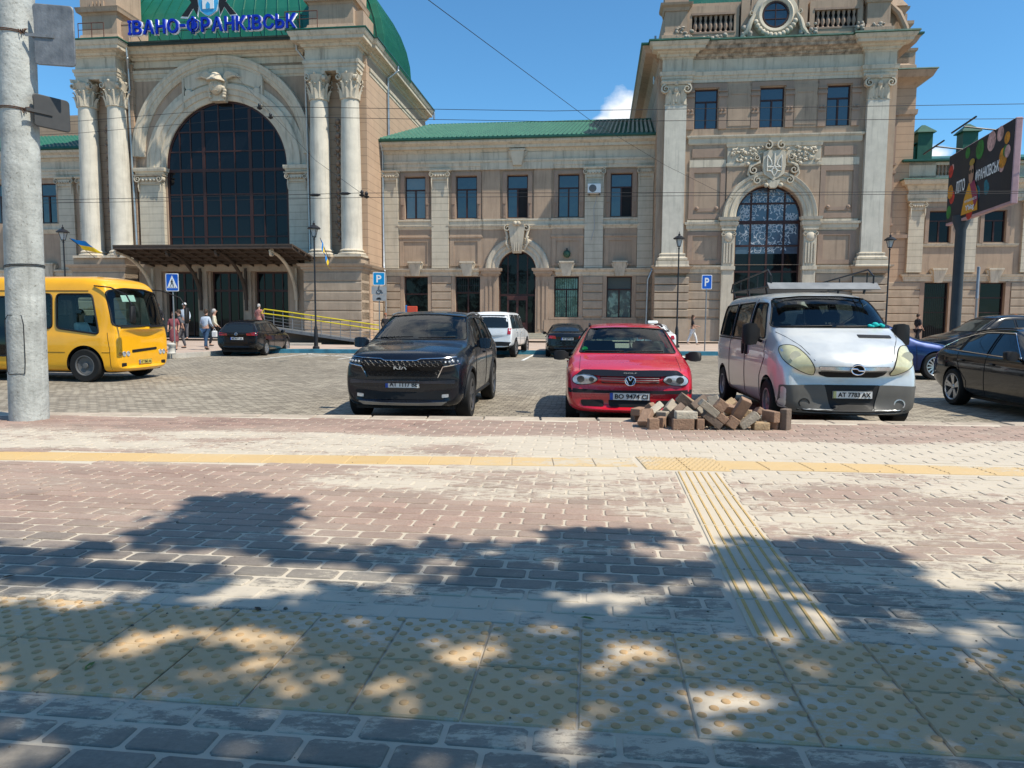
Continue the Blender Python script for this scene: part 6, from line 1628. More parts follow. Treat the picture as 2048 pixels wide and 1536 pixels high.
part(gf, bv, 'air_intake', 'F', round_poly(half([(.26, .30), (.28, .40)]), .03), BLK, .006); part(gf, bv, 'air_intake', 'F', round_poly([(.33, .30), (.62, .31), (.64, .40), (.34, .40)], .03), BLK, .006, both=True)
plate(gf, bv, 'F', 0, .455, 'BO 9474 CI')
def vw_badge(root, bv, d, cx, cz, r, mm=CHR):
    p = cast(bv, d, (cx, cz))[0]; s = -1 if d == 'F' else 1; y = p.y + s * .03; mb = MB()
    mb.tube([(cx + r * cos(2 * pi * k / 24), y, cz + r * sin(2 * pi * k / 24)) for k in range(25)], r * .11, 6)
    for q in ([(-.38, .80), (-.1, .12), (0, .12), (.1, .12), (.38, .80)], [(-.84, .30), (-.38, -.72), (0, .02), (.38, -.72), (.84, .30)]): mb.tube([(cx + a * r, y, cz + b * r) for a, b in q], r * .1, 6)
    o = mb.build('emblem', mm, root, smooth=50); mb = MB(); mb.lathe([(r, 0), (.001, 0)], (cx, y - s * .008, cz), 24, axis='y'); mb.build('emblem_back', BLK, o)
vw_badge(gf, bv, 'F', 0, .69, .066)
text_mesh('GOLF', .05, gf, mat('grey_letters', (.22, .22, .22), .5), 'lettering', .001, (0, cast(bv, 'F', (0, .80))[0].y - .045, .80), (pi / 2 - .5, 0, 0), fit=(.17, .022))
mirror(gf, .84, 1.42, .99, 1, BLK, .22, .15); mirror(gf, -.84, 1.42, .99, -1, BLK, .22, .15)
mb = MB()
for s in (-1, 1): rim_strip(mb, bv, 'T', [(s * .545, 2.0 + .1 * k) for k in range(18)], .035, .04, closed=False)
mb.build('roof_rail', BLK, gf, smooth=50)
mb = MB(); mb.rbox(-.12, .12, 1.72, 1.76, 1.30, 1.36, .015); mb.build('rear_view_mirror', BLK, gf)
mb = MB(); rim_strip(mb, bv, 'F', line((-.6, 1.07), (-.05, 1.075)), .018, .012, closed=False); rim_strip(mb, bv, 'F', line((0, 1.07), (.5, 1.08)), .018, .012, closed=False); mb.build('wiper', BLK, gf)
mb = MB(); rim_strip(mb, bv, 'T', [(-.66, .25 + .08 * k) for k in range(11)], .007, .0, closed=False); rim_strip(mb, bv, 'T', [(.66, .25 + .08 * k) for k in range(11)], .007, .0, closed=False); mb.build('bonnet_gap', SEAM, gf)
p = cast(bv, 'F', (-.60, 1.10))[0]; mb = MB(); mb.lathe([(.042, 0), (.001, 0)], (-.60, p.y - .012, 1.10), 16, axis='y'); mb.build('green_sticker', mat('green_sticker', (.02, .42, .14), .5, var=0), gf)
# ---------------- silver van
sp = dict(L=4.80, wr=.335, axles=(.98, 4.05), skirt=.30, tuck=.95, bow=.26, cab=(1.15, 4.6, .5), gap=.06,
    top=[(0, .84), (.03, .98), (.12, 1.09), (.4, 1.24), (.8, 1.40), (1.0, 1.48), (1.6, 1.92), (1.85, 2.02), (2.3, 2.06), (4.3, 2.06), (4.6, 2.02), (4.72, 1.8), (4.8, 1.2)],
    floor=[(0, .30), (.06, .22), (.3, .2), (4.4, .25), (4.8, .4)], belt=[(0, .90), (.6, 1.1), (1.1, 1.22), (4.8, 1.26)],
    hw=[(0, .80), (.1, .87), (.5, .93), (1, .95), (4.5, .95), (4.8, .9)], roofw=[(.9, .84), (1.7, .76), (4.4, .78), (4.8, .78)], rr=.12,
    fprof=[(.2, .08), (.4, .02), (.6, 0), (.75, .06), (1.0, .10), (1.3, .12)], rprof=[(.3, .0), (1, .0)], rbow=.04,
    windows=[('windscreen', 'F', round_poly(half([(.84, 1.47), (.70, 1.93), (.3, 1.97)]), .06), CGL), ('rear_window', 'B', round_poly(half([(.7, 1.3), (.66, 1.85)]), .06), CGLD),
             ('side_window', 'L', round_poly([(1.32, 1.30), (2.28, 1.28), (2.28, 1.88), (1.75, 1.86)], .06), CGLD), ('side_window', 'L', round_poly([(2.42, 1.28), (3.45, 1.28), (3.45, 1.88), (2.42, 1.89)], .06), CGLD), ('side_window', 'L', round_poly([(3.55, 1.28), (4.55, 1.30), (4.5, 1.86), (3.55, 1.88)], .06), CGLD)],
    seams=[line((1.25, 1.28), (1.15, 1.0), (1.4, .7), (1.42, .3)), line((2.34, 1.94), (2.36, 1.2), (2.36, .3)), line((3.5, 1.9), (3.5, .3))], handles=[], wheel=('steel',), wk=dict(w=.215, rimm=mat('silver_hubcap', (.3, .3, .31), .4), rr=.6))
VP = paint('silver_van_paint', (.62, .63, .61), metal=.4, rough=.36)
vn = atD(1722, 9.9, STZ)
van, bv = make_car('parked_van', 'silver passenger van with roof rack and yellowed headlights facing the camera', 'van', sp, vn, -radians(4.2), VP)
seats(van, .95, 1.75, .72, SEAT, rear=3.0, dash=1.2, cowl=1.36, head=.7)
van.scale = (1.07, 1, 1)
BUMP = mat('grey_bumper', (.105, .10, .09), .55, var=.1)
part(van, bv, 'bumper', 'F', round_poly([(-.90, .64), (-.5, .655), (-.36, .655), (-.28, .30), (.28, .30), (.36, .655), (.5, .655), (.90, .64), (.90, .34), (.74, .25), (-.74, .25), (-.90, .34)], .03), BUMP, .022, skirt=.03)
part(van, bv, 'air_intake', 'F', round_poly(half([(.26, .30), (.34, .40), (.385, .655)]), .04), BLK, .012)
g = part(van, bv, 'grille', 'F', round_poly(half([(.32, .76), (.43, .80), (.47, .925)]), .03), BLK, .006)
mb = MB()
for z, w in ((.795, .38), (.825, .41), (.855, .43)): rim_strip(mb, bv, 'F', line((-w, z), (w, z)), .010, .014, closed=False)
mb.build('grille_slats', mat('grey_slats', (.14, .14, .14), .3), g)
part(van, bv, 'chrome_strip', 'F', round_poly(half([(.44, .875), (.465, .92)]), .01), mat('satin_chrome', (.5, .52, .55), .25, metal=.8), .02)
p = cast(bv, 'F', (0, .90))[0]; mb = MB(); mb.tube([(.085 * cos(2 * pi * k / 24), p.y - .045, .885 + .07 * sin(2 * pi * k / 24)) for k in range(25)], .009, 6); mb.tube([(-.085, p.y - .045, .90), (-.01, p.y - .045, .897), (.01, p.y - .045, .873), (.085, p.y - .045, .87)], .010, 6)
o = mb.build('emblem', CHR, van, smooth=50); mb = MB(); mb.lathe([(.085, 0), (.001, 0)], (0, p.y - .032, .885), 24, axis='y', sx=1); mb.build('emblem_back', BLK, o)
for s in (-1, 1):
    o_ = smooth_poly([(s * .50, .80), (s * .66, .84), (s * .82, .95), (s * .875, 1.08), (s * .85, 1.20), (s * .72, 1.21), (s * .62, 1.12), (s * .53, .95)], 4); h = part(van, bv, 'headlight', 'F', o_, LENSY, .016, step=.05)
    p = cast(bv, 'F', (s * .73, 1.05))[0]; mb = MB(); mb.lathe([(.075, -.005), (.06, .012), (.03, .0), (.001, .004)], (s * .73, p.y - .028, 1.06), 18, axis='y'); mb.build('lamp_reflector', mat('pale_reflector', (.6, .6, .5), .15, metal=.4), h, smooth=60)
    mb = MB(); rim_strip(mb, bv, 'F', o_, .014, .012); mb.build('lamp_seal', SEAM, h)
    p = cast(bv, 'F', (s * .62, .385))[0]; mb = MB(); mb.lathe([(.075, -.02), (.075, -.03), (.06, -.032), (.055, -.01), (.001, -.012)], (s * .62, p.y, .385), 18, axis='y'); mb.build('fog_lamp', BLK if s < 0 else LENS, van, smooth=40, ).name = 'fog_lamp'
part(van, bv, 'bonnet_vent', 'F', round_poly([(.20, 1.335), (.66, 1.325), (.66, 1.365), (.20, 1.375)], .01), BLK, .02)
plate(van, bv, 'F', .01, .515, 'AT 7783 AX', left='pale')
for s in (-1, 1): mirror(van, s * .95, 1.42, 1.36, s, BLK, .25, .34)
mb = MB(); rim_strip(mb, bv, 'F', line((-.75, 1.485), (-.05, 1.50)), .02, .015, closed=False); rim_strip(mb, bv, 'F', line((0, 1.49), (.72, 1.50)), .02, .015, closed=False); mb.build('wiper', BLK, van)
mb = MB(); rim_strip(mb, bv, 'F', line((-.50, 1.0), (-.62, 1.2), (-.82, 1.40)), .010, .0, closed=False); rim_strip(mb, bv, 'F', line((.50, 1.0), (.62, 1.2), (.82, 1.40)), .010, .0, closed=False); mb.build('bonnet_gap', SEAM, van)
for s, d in ((-1, 'L'), (1, 'R')):
    for y in (2.24, 2.46):
        p = cast(bv, d, (y, 1.1))[0]; mb = MB(); mb.rbox(min(p.x, p.x + s * .04), max(p.x, p.x + s * .04), y - .035, y + .035, 1.0, 1.24, .02); mb.build('door_handle', BLK, van)
    mb = MB(); rim_strip(mb, bv, d, line((2.45, 1.24), (4.7, 1.26)), .03, .0, closed=False); mb.build('door_rail', BLK, van)
RK = thing('roof_rack', 'black roof rack with upright side rails and a grey wind board on the silver van', 'roof rack', vn, -radians(4.2)); z = 2.09
mb = MB()
for s in (-1, 1):
    x = s * .80; y0, y1 = 1.75, 4.4
    mb.tube([(x, y0, z + .04), (x, y1, z + .04)], .018, 6); mb.tube([(x, y0 - .1, z + .20), (x, y0 + .12, z + .32), (x, y1 - .1, z + .20), (x, y1, z + .06)], .014, 6)
    mb.tube([(x, y0 - .1, z + .05), (x, y0 - .1, z + .20)], .014, 6); mb.tube([(x, y0 - .1, z + .04), (x, y0, z + .04)], .014, 6)
    for k in range(5): y = y0 + .15 + (y1 - y0 - .3) * k / 4; mb.tube([(x, y, z + .04), (x, y, z + .28 - .02 * k)], .011, 6)
    for y in (1.95, 3.1, 4.2): mb.tube([(x, y, z + .04), (x * .97, y, z - .07)], .02, 6)
for k in range(8): y = 1.78 + k * .37; mb.tube([(-.8, y, z + .04), (.8, y, z + .04)], .014, 6)
mb.build('rack_frame', IRON, RK, smooth=50)
mb = MB(); mb.loft([[(-.86, 1.50, z - .01), (.86, 1.50, z - .01), (.86, 1.52, z - .02), (-.86, 1.52, z - .02)], [(-.86, 1.66, z + .10), (.86, 1.66, z + .10), (.86, 1.68, z + .09), (-.86, 1.68, z + .09)]], True, True, True); mb.build('wind_board', mat('dull_aluminium', (.20, .21, .22), .55, metal=.3, var=.2, vscale=4), RK)
CLO = mat('turquoise_cloth', (.01, .42, .40), .8, var=.2); mb = MB(); rc = random.Random(2)
for k in range(9): mb.sphere((.60 + rc.uniform(-.10, .12), 1.02 + rc.uniform(-.02, .03), 1.47 + rc.uniform(0, .07)), rc.uniform(.03, .055), 8, sz=.7)
o = mb.build('cloth', CLO, smooth=50); o.location = vn; o.rotation_euler = (0, 0, -radians(4.2)); tag(o, 'crumpled turquoise cloth on the van dashboard behind the windscreen', 'cloth')
# ---------------- yellow bus
sp = dict(L=7.2, seal=.045, wr=.40, axles=(1.0, 5.1), tuck=.97, bow=.18, gap=.08, cab=(.30, 7.0, .75), rbow=.05,
    top=[(0, 1.26), (.03, 1.36), (.08, 1.45), (.28, 2.08), (.42, 2.38), (.6, 2.50), (1.0, 2.58), (6.8, 2.58), (7.1, 2.5), (7.2, 2.0)],
    floor=[(0, .34), (.06, .24), (.3, .22), (7.2, .26)], belt=[(0, 1.15), (.3, 1.2), (7.2, 1.24)],
    hw=[(0, 1.0), (.12, 1.08), (.5, 1.12), (6.9, 1.12), (7.2, 1.05)], roofw=[(.1, 1.02), (.5, .99), (6.8, .98), (7.2, .95)], rr=.14,
    fprof=[(.2, .08), (.5, .0), (1.0, .0), (1.45, .04), (2.4, .06)], rprof=FLAT,
    windows=[('windscreen', 'F', round_poly(half([(1.03, 1.36), (.97, 2.2), (.4, 2.28)]), .10), CGL),
             ('side_window', 'L', round_poly([(.62, 1.16), (1.72, 1.30), (1.72, 2.12), (.80, 2.12)], .10), CGL), ('side_window', 'L', round_poly([(1.84, 1.30), (2.75, 1.30), (2.75, 2.12), (1.84, 2.12)], .10), CGL),
             ('side_window', 'L', round_poly([(2.85, .62), (3.75, .62), (3.75, 2.05), (2.85, 2.05)], .12), CGLD), ('side_window', 'L', round_poly([(3.9, 1.30), (5.1, 1.30), (5.1, 2.12), (3.9, 2.12)], .1), CGLD)],
    seams=[line((.42, 1.2), (.36, .8), (.36, .3)), line((.36, .72), (.55, .72)), line((1.5, .72), (2.8, .72)), line((2.82, 2.1), (2.82, .4)), line((3.8, 2.1), (3.8, .4))], handles=[], wheel=('steel',), wk=dict(w=.24, rimm=mat('grey_steel_rim', (.12, .12, .12), .6, metal=.3), rr=.62))
YP = paint('yellow_paint', (.82, .39, .0), rough=.4)
rz = radians(90 - 6)
bn = Vector((-9.20, 18.1, STZ))
bus, bv = make_car('city_bus', 'yellow city minibus driving past behind the concrete pole', 'bus', sp, bn, rz, YP)
g = part(bus, bv, 'grille', 'F', round_poly([(-.5, .70), (.5, .75), (.5, .81), (-.5, .77)], .02), BLK, .01)
for s in (-1, 1):
    for q, (x, r, m) in enumerate(((.66, .065, LENS), (.81, .065, LENS), (.95, .045, mat('amber_lens', (.6, .22, .01), .2, var=.1, coat=1)))):
        p = cast(bv, 'F', (s * x, .68))[0]; mb = MB(); mb.lathe([(r, .02), (r, -.012), (r * .8, -.016), (r * .75, -.002), (.001, -.008)], (s * x, p.y, .68), 16, axis='y'); mb.build('headlight', m, bus, smooth=40)
    p = cast(bv, 'F', (s * .8, .42))[0]; mb = MB(); mb.rbox(s * .8 - .09, s * .8 + .09, p.y - .012, p.y + .03, .37, .46, .01); mb.build('tow_hatch', BLK, bus)
plate(bus, bv, 'F', .0, .46, 'AT 3562 AA', h=.11, left='blue').data.materials[0] = mat('plate_yellow', (.62, .50, .12), .5)
part(bus, bv, 'route_board', 'F', round_poly([(-.55, 1.95), (-.05, 1.97), (-.05, 2.13), (-.55, 2.11)], .01), mat('route_board', (.62, .66, .62), .6, emit=((.6, .7, .65), .15)), -.02)
mb = MB(); rim_strip(mb, bv, 'F', line((-.9, 1.33), (-.1, 1.36)), .03, .03, closed=False); rim_strip(mb, bv, 'F', line((.05, 1.33), (.9, 1.36)), .03, .03, closed=False); mb.build('wiper', BLK, bus)
for s in (-1, 1):
    mb = MB(); mb.tube([(s * 1.0, .75, 2.32), (s * 1.05, .3, 2.28), (s * 1.12, -.15, 2.1), (s * 1.15, -.30, 1.85)], .018, 6); mb.rbox(s * 1.15 - .09, s * 1.15 + .09, -.35, -.27, 1.42, 1.85, .03); mb.build('mirror_arm', BLK, bus, smooth=50)
mb = MB(); mb.rbox(1.10, 1.15, 2.0, 2.12, .96, 1.0, .01); mb.rbox(-1.15, -1.10, 2.0, 2.12, .96, 1.0, .01); mb.build('marker_lamp', LENSR, bus)
mb = MB()
for k in range(5):
    for s in (-.6, .55): mb.rbox(s - .38, s + .38, 2.0 + k, 2.1 + k, .9, 1.62, .05); mb.rbox(s - .38, s + .38, 1.65 + k, 2.1 + k, .85, 1.0, .04)
mb.rbox(-.95, .95, .35, .6, .8, 1.22, .06); mb.build('seat', SEAT, bus, smooth=40)
mb = MB(); rim_strip(mb, bv, 'L', line((.9, 2.2), (7, 2.2)), .03, 0, closed=False); rim_strip(mb, bv, 'R', line((.9, 2.2), (7, 2.2)), .03, 0, closed=False); mb.build('rain_gutter', mat('dark_yellow', (.25, .11, .01), .5), bus)
# ---------------- parked cars in the square
def wagon(**k):
    sp = dict(L=4.75, wr=.33, axles=(.9, 3.7), tuck=.94, bow=.18, gap=.04, top=[(0, .62), (.03, .72), (.1, .78), (.3, .84), (.8, .93), (1.25, 1.0), (1.4, 1.04), (2.1, 1.40), (2.4, 1.46), (3.0, 1.48), (4.0, 1.43), (4.3, 1.34), (4.6, 1.05), (4.75, .9)],
        floor=[(0, .28), (.06, .2), (.3, .18), (4.2, .2), (4.75, .38)], belt=[(0, .7), (.8, .85), (1.4, .93), (4.75, 1.0)], hw=[(0, .76), (.1, .83), (.5, .89), (4.0, .91), (4.55, .87), (4.75, .80)], roofw=[(1.3, .72), (2.3, .60), (4.0, .58), (4.75, .66)], rr=.06, fprof=[(.2, .04), (.5, 0), (.8, .06)], rprof=[(.2, .06), (.5, 0), (.9, .04), (1.2, .0)],
        windows=[('windscreen', 'F', round_poly(half([(.72, 1.05), (.58, 1.38)]), .05), CGLO), ('rear_window', 'B', round_poly(half([(.68, .98), (.56, 1.34)]), .06), CGLO),
                 ('side_window', 'L', round_poly([(1.75, .98), (2.65, 1.0), (2.65, 1.38), (2.3, 1.36)], .03), CGLO), ('side_window', 'L', round_poly([(2.72, 1.0), (3.6, 1.02), (3.6, 1.36), (2.72, 1.38)], .03), CGLO), ('side_window', 'L', round_poly([(3.66, 1.03), (4.3, 1.08), (4.05, 1.32), (3.66, 1.35)], .04), CGLO)],
        seams=[line((1.45, .95), (1.4, .25)), line((2.68, 1.0), (2.68, .22)), line((3.63, 1.0), (3.5, .7), (3.25, .5), (3.25, .22))], handles=[(2.5, .84), (3.45, .87)], wheel=('spoke',), wk=dict(w=.22, nsp=7))
    sp.update(k); return sp
def rear_kit(root, bv, sp, txt, lamps, pz=.75, emb=None):
    o = [part(root, bv, 'tail_light', 'B', lamps, LENSR, .012, both=True)]
    plate(root, bv, 'B', 0, pz, txt)
    part(root, bv, 'rear_bumper', 'B', round_poly(half([(.72, .30), (.78, .40), (.5, .42)]), .03), BLK, .01)
    if emb: vw_badge(root, bv, 'B', 0, emb, .055)
BKP = paint('black_paint', (.006, .007, .009), rough=.2)
def rearpose(px, D, sp, yaw):   # nose away from the camera: local -y points into the scene
    rz = pi - yaw; c = atD(px, D, STZ); d = Vector((sin(yaw), cos(yaw), 0)); n = c + d * sp['L']; return n, rz
sp = wagon(top=[(a, b * 1.03) for a, b in wagon()['top']]); n, r = rearpose(472, 29.2, sp, radians(0))
c, bv = make_car('parked_estate_car', 'black estate car with red tail lights parked near the yellow ramp railing', 'car', sp, n, r, BKP); rear_kit(c, bv, sp, 'BC 4377 AA', round_poly([(.40, .86), (.82, .88), (.82, 1.0), (.40, .95)], .02), .74, .93)
for s in (-1, 1): mirror(c, s * .88, 1.75, 1.0, s, BKP, .18, .13)
LC = wagon(L=4.8, wr=.40, axles=(.95, 3.7), top=[(0, .85), (.05, 1.05), (.3, 1.15), (1.2, 1.2), (1.4, 1.25), (1.95, 1.84), (2.2, 1.92), (4.3, 1.92), (4.62, 1.82), (4.72, 1.3), (4.8, .9)], floor=[(0, .42), (.3, .38), (4.8, .45)], belt=[(0, .9), (1.3, 1.18), (4.8, 1.2)], hw=[(0, .85), (.3, .92), (4.6, .93), (4.8, .90)], roofw=[(1.3, .84), (2.2, .76), (4.8, .76)], rr=.08, rbow=.05, tuck=.96,
    windows=[('windscreen', 'F', round_poly(half([(.78, 1.28), (.70, 1.78)]), .05), CGLO), ('rear_window', 'B', round_poly(half([(.78, 1.26), (.72, 1.76)]), .06), CGLO)] + [('side_window', 'L', round_poly([(a, 1.22), (b, 1.22), (b - .03, 1.78), (a + c, 1.78)], .05), CGLO) for a, b, c in ((1.7, 2.6, .35), (2.68, 3.5, .03), (3.58, 4.45, .03))], seams=[line((1.6, 1.2), (1.6, .45)), line((2.64, 1.2), (2.64, .45)), line((3.54, 1.2), (3.4, .45))], handles=[(2.45, 1.08), (3.4, 1.08)], wk=dict(w=.25, nsp=6))
WP = paint('white_paint', (.72, .73, .73), rough=.3); n, r = rearpose(978, 29.3, LC, radians(11)); c, bv = make_car('parked_offroad_car', 'boxy white off-road car seen from behind in front of the arched doorway', 'car', LC, n, r, WP)
rear_kit(c, bv, LC, 'AT 5590 EC', round_poly([(.74, .98), (.88, .98), (.88, 1.24), (.76, 1.24)], .02), .62); part(c, bv, 'rear_bumper_lower', 'B', round_poly(half([(.86, .42), (.90, .66), (.5, .68)]), .03), BLK, .03)
SD = wagon(top=[(0, .62), (.03, .72), (.3, .84), (1.25, 1.0), (1.4, 1.04), (2.1, 1.38), (2.5, 1.45), (3.1, 1.42), (3.7, 1.22), (4.05, 1.06), (4.5, 1.06), (4.7, 1.0), (4.75, .85)], rr=.06,
    windows=[('windscreen', 'F', round_poly(half([(.72, 1.05), (.58, 1.36)]), .05), CGLO), ('rear_window', 'B', round_poly(half([(.66, 1.10), (.52, 1.36)]), .06), CGLO), ('side_window', 'L', round_poly([(1.75, .98), (2.65, 1.0), (2.65, 1.35), (2.3, 1.33)], .03), CGLO), ('side_window', 'L', round_poly([(2.72, 1.0), (3.6, 1.03), (3.3, 1.28), (2.72, 1.35)], .03), CGLO)])
n, r = rearpose(1134, 29.6, SD, radians(3)); c, bv = make_car('parked_saloon_car', 'black saloon seen from behind between the white off-road car and red hatchback', 'car', SD, n, r, BKP); rear_kit(c, bv, SD, 'AT 2270 HB', round_poly([(.46, .80), (.82, .82), (.82, .94), (.50, .92)], .02), .80)
for s in (-1, 1): mirror(c, s * .88, 1.75, 1.0, s, BKP, .18, .13)
n, r = rearpose(1312, 30.2, SD, radians(6)); c, bv = make_car('parked_taxi', 'white taxi with a small roof lamp behind the red hatchback', 'car', SD, n, r, WP); rear_kit(c, bv, SD, 'AT 0081 AE', round_poly([(.58, .78), (.84, .80), (.84, .96), (.62, .96)], .02), .70)
mb = MB(); mb.rbox(-.22, .22, 2.75, 2.9, 1.46, 1.58, .03); mb.build('taxi_lamp', mat('taxi_lamp', (.75, .78, .75), .4, emit=((1, 1, 1), .1)), c, smooth=40)
# dark blue car crossing behind the van
sp = wagon(wr=.37, wk=dict(w=.24, nsp=14, rr=.72), top=[(a, b * 1.1) for a, b in wagon()['top']]); BP = paint('dark_blue_paint', (.006, .02, .09), metal=.4, rough=.25)
c, bv = make_car('blue_car', 'dark blue car with spoked wheel half hidden behind the silver van', 'car', sp, (12.5, 20.2, STZ), radians(88), BP)
part(c, bv, 'headlight', 'F', smooth_poly([(.50, .68), (.78, .76), (.82, .86), (.6, .80)], 3), LENS, .012, both=True)
# black suv further back, dark estate at the right edge, white van behind
sp = wagon(top=[(a, b * 1.25) for a, b in wagon()['top']], belt=[(0, .85), (1.4, 1.12), (4.75, 1.22)], wr=.40, windows=[(w[0], w[1], [(x, z * 1.22) for x, z in w[2]], w[3]) for w in wagon()['windows']])
c, bv = make_car('black_crossover', 'black crossover in profile behind the blue car near the billboard post', 'car', sp, (14.0, 24.2, STZ), radians(-86), BKP)
for s in (-1, 1): mirror(c, s * .9, 1.75, 1.12, s, BLK, .18, .14)
sp = wagon(top=[(0, .62), (.03, .72), (.1, .80), (.3, .87), (.8, .97), (1.25, 1.04), (1.4, 1.08), (2.1, 1.42), (2.4, 1.48), (3.0, 1.48), (3.6, 1.42), (4.0, 1.34), (4.3, 1.22), (4.6, 1.02), (4.75, .9)], wr=.345, wk=dict(w=.24, nsp=5, rr=.74, rimm=RIM)); n = Vector((8.98, 9.75, STZ))
c, bv = make_car('dark_estate_car', 'black estate car with chrome window line cut by the right edge', 'car', sp, n, -radians(5.0), paint('deep_black_paint', (.005, .006, .008), rough=.15))
for s, d in ((-1, 'L'), (1, 'R')):
    mb = MB(); rim_strip(mb, bv, d, round_poly([(1.72, .965), (4.36, 1.065), (4.05, 1.24), (3.5, 1.35), (3.0, 1.395), (2.3, 1.385)], .05), .02, .012); mb.build('chrome_strip', CHR, c, smooth=50)
    mirror(c, s * .88, 1.75, 1.02, s, BLK, .22, .15)
mb = MB()
for s in (-1, 1): rim_strip(mb, bv, 'T', [(s * .56, 2.4 + .1 * k) for k in range(13)], .03, .03, closed=False)
mb.build('roof_rail', BLK, c); part(c, bv, 'tail_light', 'B', round_poly([(.5, .82), (.84, .84), (.84, .96), (.5, .94)], .02), LENSR, .012, both=True)
n, r = rearpose(1742, 21.0, sp, radians(2))
sp = dict(LC); sp.update(top=[(0, .9), (.05, 1.1), (.5, 1.25), (.9, 1.35), (1.5, 1.9), (1.8, 2.0), (4.5, 2.0), (4.7, 1.9), (4.8, 1.0)], windows=[('windscreen', 'F', round_poly(half([(.78, 1.4), (.70, 1.86)]), .05), CGLO), ('rear_window', 'B', round_poly(half([(.7, 1.26), (.68, 1.8)]), .06), CGLO), ('side_window', 'L', round_poly([(1.5, 1.3), (2.6, 1.3), (2.6, 1.84), (1.8, 1.84)], .05), CGLO)], handles=[], seams=[])
c, bv = make_car('white_van', 'white van mostly hidden behind the silver van', 'van', sp, (10.85, 20.9 + 2.2, STZ), radians(-5), WP)
sp = wagon(); c, bv = make_car('far_dark_car', 'dark car roof showing behind the black estate at the right edge', 'car', wagon(), (18.1, 24.0, STZ), radians(-84), BKP)
# ------------------------------------------------------------ people
SKIN = mat('skin', (.42, .24, .17), .6, var=.08, vscale=20); HAIRB = mat('brown_hair', (.05, .028, .016), .7, var=.25, vscale=40); HAIRG = mat('grey_hair', (.38, .36, .34), .7, var=.2, vscale=40)
SHOE = mat('dark_shoes', (.015, .013, .012), .6)
def cloth(n, c): return mat(n, c, .85, var=.2, vscale=9, bump=.3, bscale=30)
def skin(name, joints, edges, m, parent, lvl=2):
    me = bpy.data.meshes.new(name); me.from_pydata([j[:3] for j in joints], edges, []); o = bpy.data.objects.new(name, me); COL.objects.link(o)
    mo = o.modifiers.new('s', 'SKIN'); mo.use_smooth_shade = True; sv = me.skin_vertices[0].data if me.skin_vertices else None
    if sv is None:
        lay = bmesh.new(); lay.from_mesh(me); lay.verts.layers.skin.verify(); lay.to_mesh(me); lay.free(); sv = me.skin_vertices[0].data
    for i, j in enumerate(joints):
        ry = j[4] if len(j) > 4 else j[3]; sv[i].radius = (j[3], ry); sv[i].use_root = (i == 0)
    su = o.modifiers.new('d', 'SUBSURF'); su.levels = su.render_levels = lvl
    r = evaluated(o); bpy.data.objects.remove(o); r.materials.clear(); r.materials.append(m); shade(r, 60)
    q = bpy.data.objects.new(name, r); COL.objects.link(q); q.parent = parent; return q
